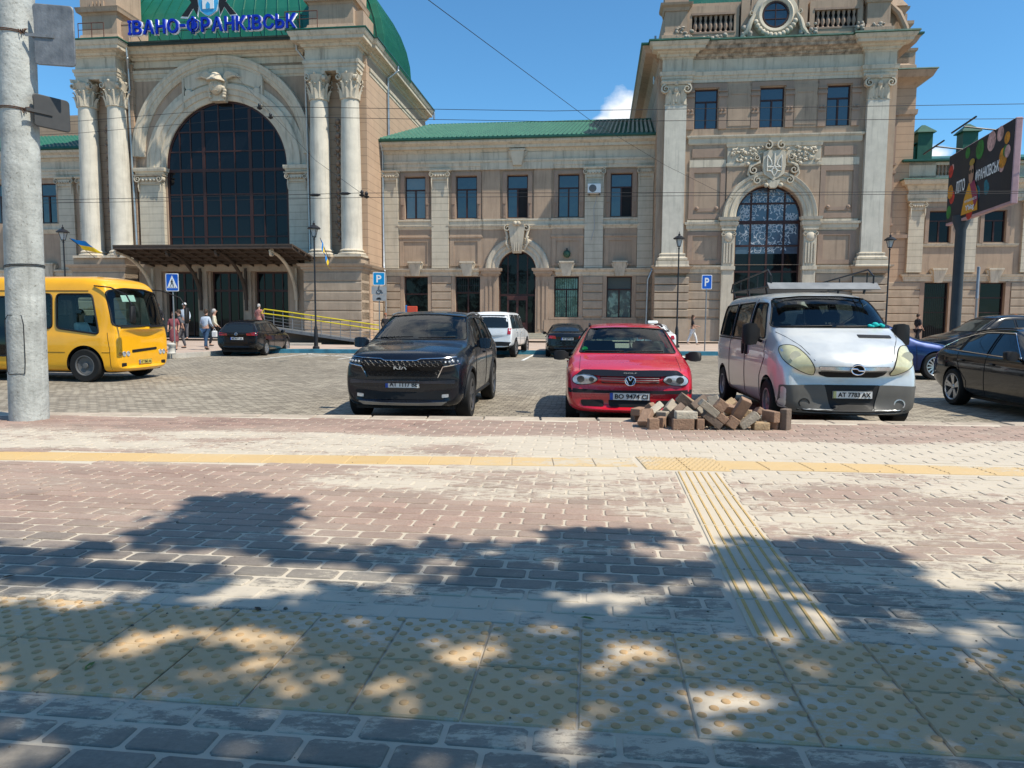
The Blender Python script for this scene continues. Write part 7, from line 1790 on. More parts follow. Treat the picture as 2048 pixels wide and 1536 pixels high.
def person(label, loc, rz, h=1.75, top=None, legs=None, hair=HAIRB, stride=.12, arms=(0, 0), lean=0, sit=False, skirt=False, long_hair=False, shoe=SHOE, sleeves=True, cap=None, vest=None, group=None, wide=1.0):
    """faces local -y; arms = forward swing of left and right hand"""
    P_ = thing('person', label, 'person', loc, rz, group); k = h / 1.75; w = wide
    J = {}; hip = .93 if not sit else .0
    def V(x, y, z): return (x * k, (y - lean * max(0, z - hip) ) * k, z * k)
    J['pel'] = (*V(0, 0, hip), .145 * k * w, .105 * k * w); J['wst'] = (*V(0, -.01, hip + .17), .13 * k * w, .10 * k * w); J['che'] = (*V(0, -.01, hip + .38), .155 * k * w, .11 * k * w); J['nk0'] = (*V(0, .0, hip + .52), .075 * k, .065 * k)
    J['nk'] = (*V(0, -.01, hip + .60), .052 * k); J['hd0'] = (*V(0, -.03, hip + .67), .068 * k, .082 * k); J['hd'] = (*V(0, -.03, hip + .75), .074 * k, .092 * k); J['hd2'] = (*V(0, -.02, hip + .81), .045 * k, .055 * k)
    E_ = [('pel', 'wst'), ('wst', 'che'), ('che', 'nk0'), ('nk0', 'nk'), ('nk', 'hd0'), ('hd0', 'hd'), ('hd', 'hd2')]; hands = []
    for s, sw in ((-1, arms[0]), (1, arms[1])):
        n = 'LR'[s > 0]
        J['sh' + n] = (*V(s * .165 * w, 0, hip + .475), .062 * k * w); el = (s * (.235 * w), -.10 * sw + .03, hip + .21 + .03 * abs(sw)); hd = (s * .225 * w, -.36 * sw - .03, hip - .02 + .22 * abs(sw))
        J['el' + n] = (*V(*el), .042 * k); J['wr' + n] = (*V(*hd), .028 * k); E_ += [('che', 'sh' + n), ('sh' + n, 'el' + n), ('el' + n, 'wr' + n)]
        d = (Vector(V(*hd)) - Vector(V(*el))).normalized(); a = Vector(V(*hd)); hands.append((a, d, s))
        J['pm' + n] = (*(a + d * .06 * k), .038 * k, .02 * k); E_.append(('wr' + n, 'pm' + n))
        yy = -stride * s
        if sit: kn = (s * .12, -.42, hip - .02); an = (s * .12, -.44, hip - .42)
        else: kn = (s * .095, yy * .62 - .02, .50); an = (s * .10, yy, .09 + (.05 if yy > .05 else 0))
        J['hp' + n] = (*V(s * .09 * w, 0, hip - .06), .095 * k * w); J['kn' + n] = (*V(*kn), .060 * k * w); J['an' + n] = (*V(*an), .040 * k); J['to' + n] = (*V(an[0], an[1] - .17, an[2] - .055), .032 * k, .03 * k)
        E_ += [('pel', 'hp' + n), ('hp' + n, 'kn' + n), ('kn' + n, 'an' + n), ('an' + n, 'to' + n)]
    def sk(nm, keys, m, grow=0, lvl=1):
        ix = {a: i for i, a in enumerate(keys)}; return skin(nm, [tuple(J[a][:3]) + tuple(r + grow * k for r in (J[a][3:] if len(J[a]) > 4 else (J[a][3], J[a][3]))) for a in keys], [(ix[a], ix[b]) for a, b in E_ if a in ix and b in ix], m, P_, lvl)
    body = sk('body', list(J.keys()), SKIN, 0, 2)
    mb = MB()
    for a, d, s in hands:
        side = d.cross(Vector((0, -1, 0)) if abs(d.y) < .9 else Vector((0, 0, 1))).normalized(); b = a + d * .09 * k
        for f, (o_, l) in enumerate(((-.027, .06), (-.009, .07), (.009, .066), (.026, .052))):
            p = b + side * o_ * k; mb.tube([p, p + d * l * .55 * k, p + d * l * .9 * k + Vector((0, -.012, 0)) * k], [.009 * k, .0085 * k, .006 * k], 5)
        mb.tube([a + d * .03 * k - side * .03 * k, a + d * .06 * k - side * .052 * k, a + d * .09 * k - side * .05 * k], [.011 * k, .010 * k, .007 * k], 5)
    hz = hip + .745; c = V(0, -.12, hz)
    mb.loft([[V(-.006, -.115, hz + .03), V(.006, -.115, hz + .03), V(0, -.128, hz + .03)], [V(-.014, -.118, hz - .02), V(.014, -.118, hz - .02), V(0, -.150, hz - .015)]], True, True, True)
    for s in (-1, 1): mb.sphere(V(s * .076, -.01, hz), .022 * k, 8, sx=.4)
    fb = mb.build('fingers_and_face', SKIN, P_, smooth=50); mb = MB()
    for s in (-1, 1): mb.sphere(V(s * .030, -.108, hz + .02), .010 * k, 6)
    mb.box(c[0] - .024 * k, c[0] + .024 * k, V(0, -.122, 0)[1] - lean * (hz - .05 - hip) * k * 0, V(0, -.105, 0)[1], (hz - .058) * k, (hz - .050) * k); mb.build('eyes_and_mouth', mat('eye_dark', (.05, .02, .02), .5), P_)
    if top: sk('shirt', ['pel', 'wst', 'che', 'nk0', 'shL', 'elL', 'shR', 'elR'] + (['wrL', 'wrR'] if sleeves else []), top, .014)
    if vest: sk('vest', ['pel', 'wst', 'che', 'nk0', 'shL', 'shR'], vest, .026)
    if skirt:
        mb = MB(); mb.lathe([(.13 * k * w, (hip + .12) * k), (.17 * k * w, (hip - .02) * k), (.19 * k * w, (hip - .25) * k), (.21 * k * w, (hip - .5) * k), (.20 * k * w, (hip - .52) * k)], n=18, sy=.8); mb.build('skirt', legs, P_, smooth=60)
    elif legs: sk('trousers', ['pel', 'hpL', 'knL', 'anL', 'hpR', 'knR', 'anR'], legs, .016)
    if not sit:
        for s in (-1, 1):
            a = Vector(J['an' + 'LR'[s > 0]][:3]); mb = MB(); mb.sphere((a.x, a.y - .075 * k, a.z - .052 * k), .052 * k, 10, sy=2.4, sz=.72); mb.build('shoe', shoe, P_, smooth=60)
    mb = MB(); y0 = V(0, 0, hip + .78)[1]
    mb.lathe([(.083, -.045), (.088, .0), (.082, .045), (.055, .085), (.02, .10), (.001, .102)], (0, y0 + .002, (hip + .765) * k), 14, sx=k, sy=k * 1.12)
    mb.sphere((0, y0 + .045 * k, (hip + .72) * k), .066 * k, 10)
    if long_hair: mb.loft([[(x * k * ww, y0 + (.03 + .05 * q) * k, z * k) for x, q in ((-.075, 0), (-.06, 1), (0, 1.4), (.06, 1), (.075, 0), (0, -.4))] for z, ww in ((hip + .76, 1), (hip + .6, 1.1), (hip + .42, 1), (hip + .34, .5))], True, True, True)
    mb.build('hair', hair, P_, smooth=60)
    if cap: mb = MB(); mb.lathe([(.094, -.01), (.096, .03), (.07, .075), (.001, .085)], (0, y0, (hip + .785) * k), 14, sx=k, sy=k * 1.1); mb.box(-.07 * k, .07 * k, y0 - .17 * k, y0 - .06 * k, (hip + .775) * k, (hip + .788) * k); mb.build('cap', cap, P_, smooth=50)
    return P_
WHC = cloth('white_cloth', (.62, .63, .63)); JEAN = cloth('blue_jeans', (.03, .07, .14)); DKC = cloth('dark_cloth', (.014, .014, .018)); BLC = cloth('pale_blue_cloth', (.42, .48, .56)); KHA = cloth('khaki_cloth', (.20, .16, .11)); CRC = cloth('cream_cloth', (.55, .50, .38)); GRC = cloth('grey_cloth', (.10, .10, .11)); PNK = cloth('maroon_patterned_cloth', (.22, .06, .07)); FLO = mat('floral_cloth', (.35, .15, .13), .85, var=.75, vscale=26)
F = lambda px, py, z: (lambda g_: (g_.x, g_.y, z))(ground(px, py, z))
person('man in pale shirt and blue jeans with a white bag near the crossing', F(412, 700, 0), radians(170), 1.74, BLC, JEAN, HAIRB, .2, (.5, .7), .10)
o = MB(); o.rbox(-.12, .12, -.05, .05, 0, .3, .04); o.tube([(-.06, 0, .3), (0, 0, .42), (.06, 0, .3)], .008, 6)
b = o.build('carrier_bag', WHC, smooth=40); q = F(422, 700, 0); b.location = (q[0] + .22, q[1] - .1, .55); tag(b, 'white carrier bag held by the man in blue jeans', 'bag')
person('grey-haired man in a cream waistcoat walking toward the station', F(430, 694, .02), radians(110), 1.78, CRC, DKC, HAIRG, .22, (.4, -.3), .0, vest=mat('cream_waistcoat', (.48, .45, .33), .85))
person('man in light shirt and pale cap before the left doorway', F(371, 679, .35), radians(10), 1.74, BLC, GRC, HAIRB, .05, (.2, .3), cap=WHC)
person('man in a black top standing at the left of the station doors', F(318, 681, .3), radians(20), 1.76, DKC, KHA, HAIRB, .04, (.6, .6))
person('woman in maroon patterned dress beside the crossing sign', F(349, 700, 0), radians(15), 1.62, PNK, PNK, HAIRB, .05, (.3, .2), skirt=True, sleeves=False)
person('man in dark grey clothes walking beside the crossing sign', F(362, 699, 0), radians(-60), 1.72, GRC, GRC, HAIRB, .2, (.5, -.4), .05, sleeves=False)
person('woman in a floral dress at the top of the ramp', F(519, 668, .55), radians(160), 1.60, FLO, FLO, HAIRG, .03, (.2, .2), skirt=True, wide=1.15)
person('woman with long brown hair, dark top and wide white trousers', F(1384, 690, .05), radians(75), 1.66, DKC, WHC, HAIRB, .28, (.9, .5), .02, long_hair=True, shoe=mat('beige_shoes', (.5, .38, .28), .7), sleeves=False)
person('man in black walking past the right wing of the station', (22.3, 39.2, .1), radians(100), 1.74, DKC, DKC, HAIRB, .22, (.3, .4), sleeves=False)
person('person with reddish hair behind the parked cars at the right', (25.6, 36.3, .1), radians(-80), 1.70, GRC, GRC, mat('reddish_hair', (.25, .08, .03), .7), .1, (.3, .2))
person('person with reddish hair behind the dark SUV by the parking sign', (-7.05, 39.6, .05), radians(30), 1.66, DKC, GRC, mat('reddish_hair', (.25, .08, .03), .7), .05, (.2, .2))
def seated(label, lx, ly, z, top, hair, lh=False, w=1.0):   # in bus coordinates
    p = bus.matrix_basis @ Vector((lx, ly, z)); return person(label, p, rz, 1.68, top, JEAN, hair, 0, (1.0, 1.0), 0, sit=True, long_hair=lh, wide=w)
bus.matrix_basis = Matrix.Translation(bn) @ Matrix.Rotation(rz, 4, 'Z')
seated('long-haired woman in a white t-shirt at the front side window of the bus', -.62, 1.42, .93, WHC, HAIRB, True)
seated('bus passenger in dark clothes beside the second window', -.62, 2.4, .93, DKC, HAIRB)
seated('bus passenger in a striped pale top seen through the windscreen', .5, 1.6, .93, BLC, HAIRB)
# ------------------------------------------------------------ heap of lifted paving blocks
BLKS = [(.135,-.468,-.107,.048,.996,0,-0,.085),(.27,.254,-.024,.048,.939,0,-0,-.345),(.27,-.014,-.045,.048,.798,0,-0,-.603),(.27,.597,-.053,.07,.584,.584,.399,.399),(.27,.238,-.044,.143,0,-.967,-.257,-0),(.135,-.32,-.049,.07,.377,-.377,-.599,.599),(.27,.807,-.017,.07,.102,-.102,.7,-.7),(.27,-.183,-.282,.07,.482,-.482,.518,-.518),(.27,.21,.372,.07,.707,-.707,-0,-0),(.27,.767,.174,.048,0,.853,-.521,-0),(.27,-.403,-.372,.07,.707,-.707,.001,-.001),(.27,.296,-.216,.07,.707,.707,0,0),(.27,-.037,-.34,.12,.944,.012,.327,-.034),(.135,.076,-.348,.152,.945,.021,.326,-.007),(.27,.45,.269,.109,.889,-.275,-.218,.295),(.27,-.147,.356,.07,.045,.045,.706,.706),(.27,.409,-.35,.118,.95,0,-.313,0),(.27,.804,-.235,.048,.369,0,-0,-.929),(.2,-.267,.245,.1,.698,-.114,-.698,-.114),(.27,-.777,.312,.048,0,-.119,.993,-0),(.27,.527,.156,.048,0,.476,-.88,0),(.27,-.626,.232,.134,.407,-.283,-.858,-.134),(.2,.558,-.344,.048,0,-0,0,-1),(.27,.215,.22,.115,.047,-.944,-.152,-.29),(.27,-.818,.269,.143,0,.473,-.881,-0),(.27,-.674,-.057,.048,.914,0,0,.406),(.135,-.766,-.366,.07,.038,.038,-.706,-.706),(.135,.204,-.372,.095,.677,.677,.203,-.203),(.27,.324,-.327,.278,.653,-.512,-.271,-.488),(.135,-.097,.204,.048,0,-.98,-.198,-0),(.27,-.093,.372,.21,.707,-.707,-0,0),(.27,.111,.19,.157,.461,.288,-.051,-.838),(.2,.046,-.15,.164,.86,.152,-.085,-.48),(.27,.463,-.09,.173,.054,-.808,-.567,.149),(.27,.867,-.338,.135,.649,-.28,-.649,-.28),(.27,-.285,.11,.07,.705,.705,.051,.051),(.27,-.421,.264,.173,.256,-.388,.853,-.238),(.135,.54,.119,.143,0,-.966,.258,0),(.27,.71,-.272,.165,.437,-.437,-.556,.556),(.27,-.152,.029,.157,.683,.698,.051,.208),(.27,-.336,-.192,.14,.805,.424,-.113,.399),(.27,.234,-.107,.242,.961,.068,.067,-.258),(.135,-.584,-.071,.143,.493,0,-0,-.87),(.27,-.074,-.077,.24,.909,-.227,-.297,.183),(.135,-.626,-.207,.068,.681,-.19,-.681,-.19),(.27,-.819,-.169,.121,.282,-.466,.833,.095),(.27,-.364,-.349,.188,.002,0,-0,-1),(.27,-.151,-.06,.298,.904,-.235,-.291,.206),(.27,-.084,-.348,.277,.021,-.945,.007,.326),(.27,-.186,.256,.269,.2,-.22,-.622,-.724),(.2,.421,.351,.205,.256,-.176,.784,.538),(.27,-.422,-.121,.203,.829,-.298,-.289,.375),(.27,-.448,.083,.216,.44,-.739,-.505,.065),(.2,.289,.082,.264,.569,-.378,-.041,.729),(.27,-.669,.076,.182,.226,.907,.165,.315),(.27,-.231,.161,.285,.716,-.614,.243,.227),(.135,-.525,.365,.07,.039,.039,.706,.706),(.27,.047,.181,.244,.218,-.699,.678,-.063),(.135,.017,.135,.326,.945,.062,-.218,.234),(.2,.029,-.186,.314,.545,.47,.217,-.659),(.135,.056,-.369,.316,.684,-.653,.235,.227),(.2,.831,.34,.108,.038,-.28,-.13,-.95)]
BM = [mat('lifted_block_' + n, c, .9, var=.25, vscale=9, bump=.5, bscale=40) for n, c in (('brown', (.27, .17, .115)), ('grey', (.31, .265, .21)), ('ochre', (.38, .27, .16)), ('dark', (.15, .11, .085)), ('dusty', (.45, .40, .32)))]
rb = random.Random(21); protos = {}; bl = []
ORD = ['number %d' % (k + 1) for k in range(60)]; ORD[:16] = 'first second third fourth fifth sixth seventh eighth ninth tenth eleventh twelfth thirteenth fourteenth fifteenth sixteenth'.split()
for i, (Lb, x, y, z, qw, qx, qy, qz) in enumerate(BLKS):
    m = rb.choice((0, 0, 0, 1, 1, 2, 3, 4)); key = (Lb, m)
    if key not in protos:
        mb = MB(); mb.rbox(-Lb / 2, Lb / 2, -.07, .07, -.047, .047, .007); o = mb.build('paving_block', BM[m]); protos[key] = o
    else: o = protos[key].copy(); COL.objects.link(o)
    o.rotation_mode = 'QUATERNION'; o.rotation_quaternion = (qw, qx, qy, qz); o.location = (2.60 + x * 1.04, 9.38 + y * 1.1, z * .97 + .002)
    bl.append((m, 2 if z > .2 else (1 if z > .1 else 0), o.location.x / o.location.y, o, Lb))
for m in range(5):
    for row in range(3):
        g = sorted([b for b in bl if b[0] == m and b[1] == row], key=lambda b: b[2])
        for k, b in enumerate(g):
            c = ('brown', 'grey', 'ochre', 'dark', 'dusty pale')[m]; w = ('bottom', 'middle', 'top')[row]
            lb = ('only %s paving block in the %s layer of the heap' % (c, w)) if len(g) == 1 else ('%s paving block, %s %s one from the left in the heap\'s %s layer' % (c, ORD[k], c, w))
            tag(b[3], lb, 'paving block', 'paving blocks heaped at the kerb')
mb = MB()
for k in range(420):
    a, q = rb.uniform(0, 2 * pi), rb.random() ** .6; x, y = 2.6 + 1.25 * q * cos(a), 9.2 + .5 * q * sin(a); r = rb.uniform(.004, .018) * (1.2 - q)
    mb.sphere((x, y, r * .3), r, 6, sz=.7)
tag(mb.build('mortar_crumbs', BM[4]), 'sand and mortar crumbs scattered round the foot of the block heap', 'crumbs', kind='stuff')
# ------------------------------------------------------------ concrete pole with sign backs
pb = ground(59, 838)
POLE = thing('concrete_pole', 'thick weathered concrete pole with wire bands at the left', 'pole', (pb.x, pb.y, -.02))
CONC = mat('weathered_concrete', (.40, .41, .385), .9, var=.3, vscale=3.5, bump=.5, bscale=22, streak=.35)
_t = CONC.node_tree; _b = [n for n in _t.nodes if n.type == 'BSDF_PRINCIPLED'][0]; _src = _b.inputs['Base Color'].links[0].from_socket
_co = _t.nodes.new('ShaderNodeTexCoord'); _n = _t.nodes.new('ShaderNodeTexNoise'); _n.inputs['Scale'].default_value = 26; _n.inputs['Detail'].default_value = 6; _n.inputs['Roughness'].default_value = .7
_r = _t.nodes.new('ShaderNodeValToRGB'); _r.color_ramp.elements[0].position = .33; _r.color_ramp.elements[1].position = .42; _r.color_ramp.elements[0].color = (.35, .32, .28, 1); _r.color_ramp.elements[1].color = (1, 1, 1, 1)
_m = _t.nodes.new('ShaderNodeMix'); _m.data_type = 'RGBA'; _m.blend_type = 'MULTIPLY'; _m.inputs[0].default_value = .8
_t.links.new(_co.outputs['Object'], _n.inputs['Vector']); _t.links.new(_n.outputs['Fac'], _r.inputs[0]); _t.links.new(_src, _m.inputs[6]); _t.links.new(_r.outputs[0], _m.inputs[7]); _t.links.new(_m.outputs[2], _b.inputs['Base Color'])
mb = MB(); mb.lathe([(.232, 0), (.232, .4), (.228, 1), (.212, 4.5), (.195, 8.5), (.19, 9.2)], n=40); mb.T = None
for p in mb.v: p.x += .022 * p.z
sh = mb.build('shaft', CONC, POLE, smooth=50)
RUST = mat('rusty_wire', (.10, .05, .03), .85, var=.4, vscale=30)
for z in (2.05, 4.05, 5.02):
    mb = MB(); r = .234 - .0045 * z + .004
    for dz in (0, .02): mb.tube([(+.022 * z + r * cos(a), r * sin(a), z + dz + .018 * sin(a * 1 + z)) for a in [2 * pi * k / 30 for k in range(31)]], .006, 5)
    if z > 3:
        for k in range(4): mb.tube([(+.022 * z + r * cos(-.9 + .1 * k), r * sin(-.9 + .1 * k), z + .02), (+.022 * z + (r + .03) * cos(-.8 + .1 * k), (r + .03) * sin(-.8 + .1 * k), z - .05 + .03 * k), (+.022 * z + r * cos(-.7 + .05 * k), r * sin(-.7), z + .03 * (k % 2))], .007, 5)
    mb.build('wire_band', RUST if z > 3 else IRON, POLE, smooth=60)
mb = MB(); mb.tube([(.02, -.232, .65), (.12, -.215, .65), (.13, -.21, .8), (.13, -.205, 1.3), (.11, -.21, 1.42), (-.06, -.225, 1.42), (-.10, -.222, 1.35), (-.11, -.215, .7), (-.09, -.22, .64), (.02, -.232, .65)], .006, 5)
mb.build('hatch_outline', IRON, POLE)
mb = MB()
for k in range(3): mb.tube([(.10 + .025 * k - .012 * z_, -.19 + .02 * k + .001 * z_, z_) for z_ in (4.95, 5.6, 6.4, 8.5)], .009, 5)
mb.build('cables', mat('grey_cable', (.35, .36, .37), .6), POLE, smooth=60)
SB = mat('dirty_sign_back', (.19, .20, .21), .5, metal=.4, var=.3, vscale=5, bump=.2, streak=.3)
for (x0, y0, x1, y1, lab, kx, yaw, m) in ((66, 8, 140, 128, 'large grey back of a road sign fixed high on the concrete pole', 1.05, .2, SB), (66, 187, 104, 250, 'narrow dark back of a sign fixed below the larger one on the concrete pole', 1.9, 1.0, mat('dark_sign_back', (.05, .05, .05), .6, var=.2))):
    d0, d1 = ray(x0, y0), ray(x1, y1); D = 9.42; wd = (d1.x / d1.y - d0.x / d0.y) * D * kx; z1_, z0_ = EYE + d0.z / d0.y * D, EYE + d1.z / d1.y * D; hg = z1_ - z0_
    t = thing('road_sign', lab, 'sign', (d0.x / d0.y * D, D, (z0_ + z1_) / 2), yaw)
    mb = MB(); mb.prism(round_poly([(0, -hg / 2), (wd, -hg / 2), (wd, hg / 2), (0, hg / 2)], .04), -.012, .012); mb.build('sign_plate', m, t, smooth=30)
    mb = MB(); mb.tube([(p_[0], 0, p_[1]) for p_ in round_poly([(0, -hg / 2), (wd, -hg / 2), (wd, hg / 2), (0, hg / 2)], .04)] + [(.04, 0, -hg / 2)], .012, 6); mb.box(-.10, wd * .5, -.03, -.012, -.04, .0); mb.build('sign_rim', m, t, smooth=50)
# ------------------------------------------------------------ street lamps
def lamp(label, loc, h=5.9):
    t = thing('street_lamp', label, 'street lamp', loc, 0, 'lantern posts in front of the station')
    mb = MB(); mb.lathe([(.16, 0), (.16, .1), (.10, .14), (.09, .9), (.075, .95), (.07, 1.0), (.045, 1.1), (.035, h - .75), (.05, h - .74), (.05, h - .70), (.03, h - .68), (.02, h - .62)], n=12); mb.build('post', IRON, t, smooth=40)
    mb = MB(); 
    for k in range(4):
        a = pi / 4 + k * pi / 2; mb.tube([(.09 * cos(a), .09 * sin(a), h - .62), (.19 * cos(a), .19 * sin(a), h - .25)], .012, 5)
    mb.lathe([(.10, h - .64), (.10, h - .60)], n=4, a0=pi / 4, a1=2 * pi + pi / 4); mb.lathe([(.30, h - .26), (.30, h - .22), (.17, h - .12), (.06, h - .08), (.05, h - .04), (.07, h - .02), (.02, h + .02), (.012, h + .12)], n=8); mb.build('lantern_frame', IRON, t, smooth=30)
    mb = MB(); mb.lathe([(.085, h - .60), (.175, h - .27)], n=4, a0=pi / 4, a1=2 * pi + pi / 4); mb.build('lantern_glass', mat('frosted_lantern', (.42, .44, .44), .3, var=.1), t); return t
L0 = lamp('street lamp on the right of the yellow ramp railing, before the column pedestal', (atD(632, 33.0).x, 33.0, .0), 5.75)
for px, D, lb, z in ((137, 35, 'street lamp above the yellow bus beside the left wing', 0), (1352, 36.5, 'street lamp left of the blue parking sign before the tower', .04), (1768, 36.5, 'street lamp beside the silver van near the right end of the tower', .04)):
    copy_tree(L0, loc=(atD(px, D).x, D, z), label=lb)
# ------------------------------------------------------------ traffic signs
SBL = mat('sign_blue', (.005, .10, .50), .4, var=.05); SCY = mat('sign_light_blue', (.0, .25, .55), .4, var=.05); SWH = mat('sign_white', (.72, .73, .73), .4, var=.05); POST = mat('grey_post', (.22, .23, .24), .5, metal=.4)
def sign(label, px, D, zt, zb, pole_top, w, h, m, kind, z0=0):
    x = atD(px, D).x; t = thing('traffic_sign', label, 'traffic sign', (x, D, z0)); mb = MB(); mb.tube([(0, .03, 0), (0, .03, pole_top)], .028, 8); mb.build('post', POST, t, smooth=50)
    def pl(zc, w, h, m, nm='sign_plate'):
        mb = MB(); mb.prism(round_poly([(-w / 2, zc - h / 2), (w / 2, zc - h / 2), (w / 2, zc + h / 2), (-w / 2, zc + h / 2)], .05), -.008, 0); o = mb.build(nm, SWH, t)
        if m != SWH: mb = MB(); mb.prism(round_poly([(-w / 2 + .03, zc - h / 2 + .03), (w / 2 - .03, zc - h / 2 + .03), (w / 2 - .03, zc + h / 2 - .03), (-w / 2 + .03, zc + h / 2 - .03)], .04), -.012, -.004); mb.build('sign_face', m, o)
        return o
    zc = (zt + zb) / 2; o = pl(zc, w, h, m)
    if kind == 'P': text_mesh('P', .5, o, SWH, 'lettering', .002, (0, -.016, zc), fit=(w * .42, h * .58), bold=.012)
    if kind == 'X':
        mb = MB(); a = w * .40; mb.prism([(-a, zc - h * .32), (a, zc - h * .32), (0, zc + h * .40)], -.016, -.01); mb.build('white_triangle', SWH, o)
        mb = MB(); q = w; P2 = lambda *p: [(x_ * q, -.02, zc + z_ * q) for x_, z_ in p]
        mb.sphere((.01 * q, -.02, zc + .21 * q), .035 * q, 8); mb.tube(P2((.01, .17), (-.01, .0)), .04 * q, 6); mb.tube(P2((-.01, 0), (.09, -.14), (.10, -.30)), .026 * q, 5); mb.tube(P2((-.01, 0), (-.07, -.14), (-.13, -.30)), .026 * q, 5); mb.tube(P2((0, .14), (.09, .02)), .02 * q, 5); mb.tube(P2((0, .14), (-.10, .04)), .02 * q, 5)
        for k in range(4): x0 = (-.24 + k * .16) * q; mb.add([(x0 - .03 * q, -.019, zc - .40 * q), (x0 + .03 * q, -.019, zc - .40 * q), (x0 + .03 * q, -.019, zc - .33 * q), (x0 - .03 * q, -.019, zc - .33 * q)], [(0, 1, 2, 3)])
        mb.build('walking_figure', INK, o)
    return t, pl
sign('blue and white pedestrian crossing sign right of the yellow bus', 349, 27.5, 3.10, 2.40, 3.05, .50, .68, SBL, 'X')
sign('blue parking sign on a thin post left of the silver van', 1409, 33.2, 3.52, 2.88, 3.4, .48, .66, SBL, 'P')
t, pl = sign('light blue parking sign above two grey plates at the end of the ramp', 759, 33.2, 3.55, 2.97, 3.4, .56, .60, SCY, 'P')
GPL = mat('grey_plate', (.30, .31, .32), .5, var=.1); o = pl(2.72, .70, .38, SWH, 'wheelchair_plate'); o.data.materials[0] = GPL
mb = MB(); mb.tube([(.0, -.02, 2.87), (0, -.02, 2.74), (.10, -.02, 2.73), (.14, -.02, 2.62), (.18, -.02, 2.62)], .014, 5); mb.sphere((0, -.02, 2.89), .025, 8); mb.tube([(-.02 + .09 * cos(a), -.02, 2.66 + .09 * sin(a)) for a in [1.9 + k * .35 for k in range(14)]], .011, 5); mb.build('wheelchair_symbol', INK, o)
o = pl(2.38, .62, .28, SWH, 'distance_plate'); o.data.materials[0] = GPL; mb = MB(); mb.box(-.12, .10, -.016, -.009, 2.30, 2.36); mb.box(-.07, .06, -.016, -.009, 2.36, 2.40); mb.build('car_symbol', INK, o)
# ------------------------------------------------------------ ramp railing, kiosk, bollard, air conditioner, wall speaker
YR = mat('yellow_rail', (.62, .50, .02), .5, var=.1); GY = mat('grey_rail', (.20, .21, .22), .5, metal=.5)
t = thing('ramp_railing', 'sloping wheelchair ramp with yellow handrails and grey bars', 'ramp', (0, 0, 0)); a0 = Vector((atD(530, 38.5).x, 38.5, .95)); a1 = Vector((atD(760, 37).x, 37, .12))
mb = MB(); up = Vector((0, 0, 1))
for h in (.95, .72): mb.tube([a0 + up * h, a0.lerp(a1, .25) + up * (h + .02), a1 + up * h], .032, 8)
mb.tube([a0 + up * .95, a0 + up * .72 + Vector((-.15, 0, 0)), a0 + up * .72], .03, 8); mb.build('handrail', YR, t, smooth=50)
mb = MB()
for k in range(13):
    p = a0.lerp(a1, k / 12); mb.tube([p, p + up * .93], .022, 6)
for h in (.2, .38, .55): mb.tube([a0 + up * h, a1 + up * h], .012, 5)
mb.build('railing_bars', GY, t, smooth=50); mb = MB(); q0, q1 = a0 + Vector((0, 1.4, 0)), a1 + Vector((0, 1.4, 0))
mb.add([a0 + up * .02, a1 + up * .02, q1 + up * .02, q0 + up * .02, a0 - up * .14, a1 - up * .1, (a1.x, a1.y, -.1), (a0.x, a0.y, -.1)], [(0, 1, 2, 3), (0, 1, 5, 4)]); mb.build('ramp_deck', GY, t)
mb = MB(); mb.prism([(a0.x, -.1), (a1.x, -.1), (a1.x, .02), (a0.x, a0.z - .2)], a0.y + .35, a0.y + 1.2); mb.build('ramp_base', mat('dark_step_stone', (.1, .09, .07)), t)
mb = MB(); mb.box(a0.x + .2, a0.x + 3.4, 36.2, 37.2, -.05, .14); o = mb.build('kerb_step', KST); tag(o, kind='structure')
t = thing('info_kiosk', 'red and blue upright information panel in the dark wing entrance', 'kiosk', (atD(825, 43.5).x, 43.5, .1)); mb = MB(); mb.rbox(-.32, .30, -.1, .1, 0, 2.1, .03); mb.build('panel', mat('panel_red', (.45, .06, .03), .5), t); mb = MB(); mb.rbox(-.42, -.325, -.13, .12, 0, 2.16, .02); mb.build('blue_edge', mat('panel_blue', (.01, .12, .35), .5), t)
mb = MB(); mb.lathe([(.17, 0), (.2, .06), (.15, .12), (.13, .45), (.2, .55), (.2, .62), (.10, .70), (.001, .72)], n=16); o = mb.build('bollard', mat('pale_bollard', (.45, .43, .38), .85, var=.2), smooth=50); o.scale = (.8, .8, .62); o.location = (atD(343, 27.3).x, 27.3, 0); tag(o, 'short pale stone bollard at the foot of the crossing sign', 'bollard')
def onwall(u, y, z): return ST.matrix_basis @ Vector((u, y, z))
ST.matrix_basis = Matrix.Translation((0, 47.18, 0)) @ Matrix.Rotation(-TH, 4, 'Z')
t = thing('air_conditioner', 'white outdoor air conditioner unit on an upper wing pilaster', 'air conditioner', onwall(5.25, -.45, 9.75), -TH)
mb = MB(); mb.rbox(-.42, .42, -.18, .16, -.3, .3, .03); mb.build('casing', SWH, t); mb = MB(); mb.lathe([(.24, 0), (.22, -.01), (.001, -.012)], (-.1, -.18, 0), 20, axis='y'); mb.build('fan_grille', mat('fan_dark', (.12, .12, .12), .6), t, smooth=40)
mb = MB(); mb.tube([(.2, .0, -.3), (.1, .1, -.8), (-.02, .12, -1.2), (.05, .15, -2.4), (-.15, .16, -3.2)], .02, 5); mb.build('drain_hose', mat('grey_cable', (.35, .36, .37)), t); mb = MB(); mb.box(-.35, -.3, -.1, .3, -.38, -.3); mb.box(.3, .35, -.1, .3, -.38, -.3); mb.build('bracket', IRON, t)
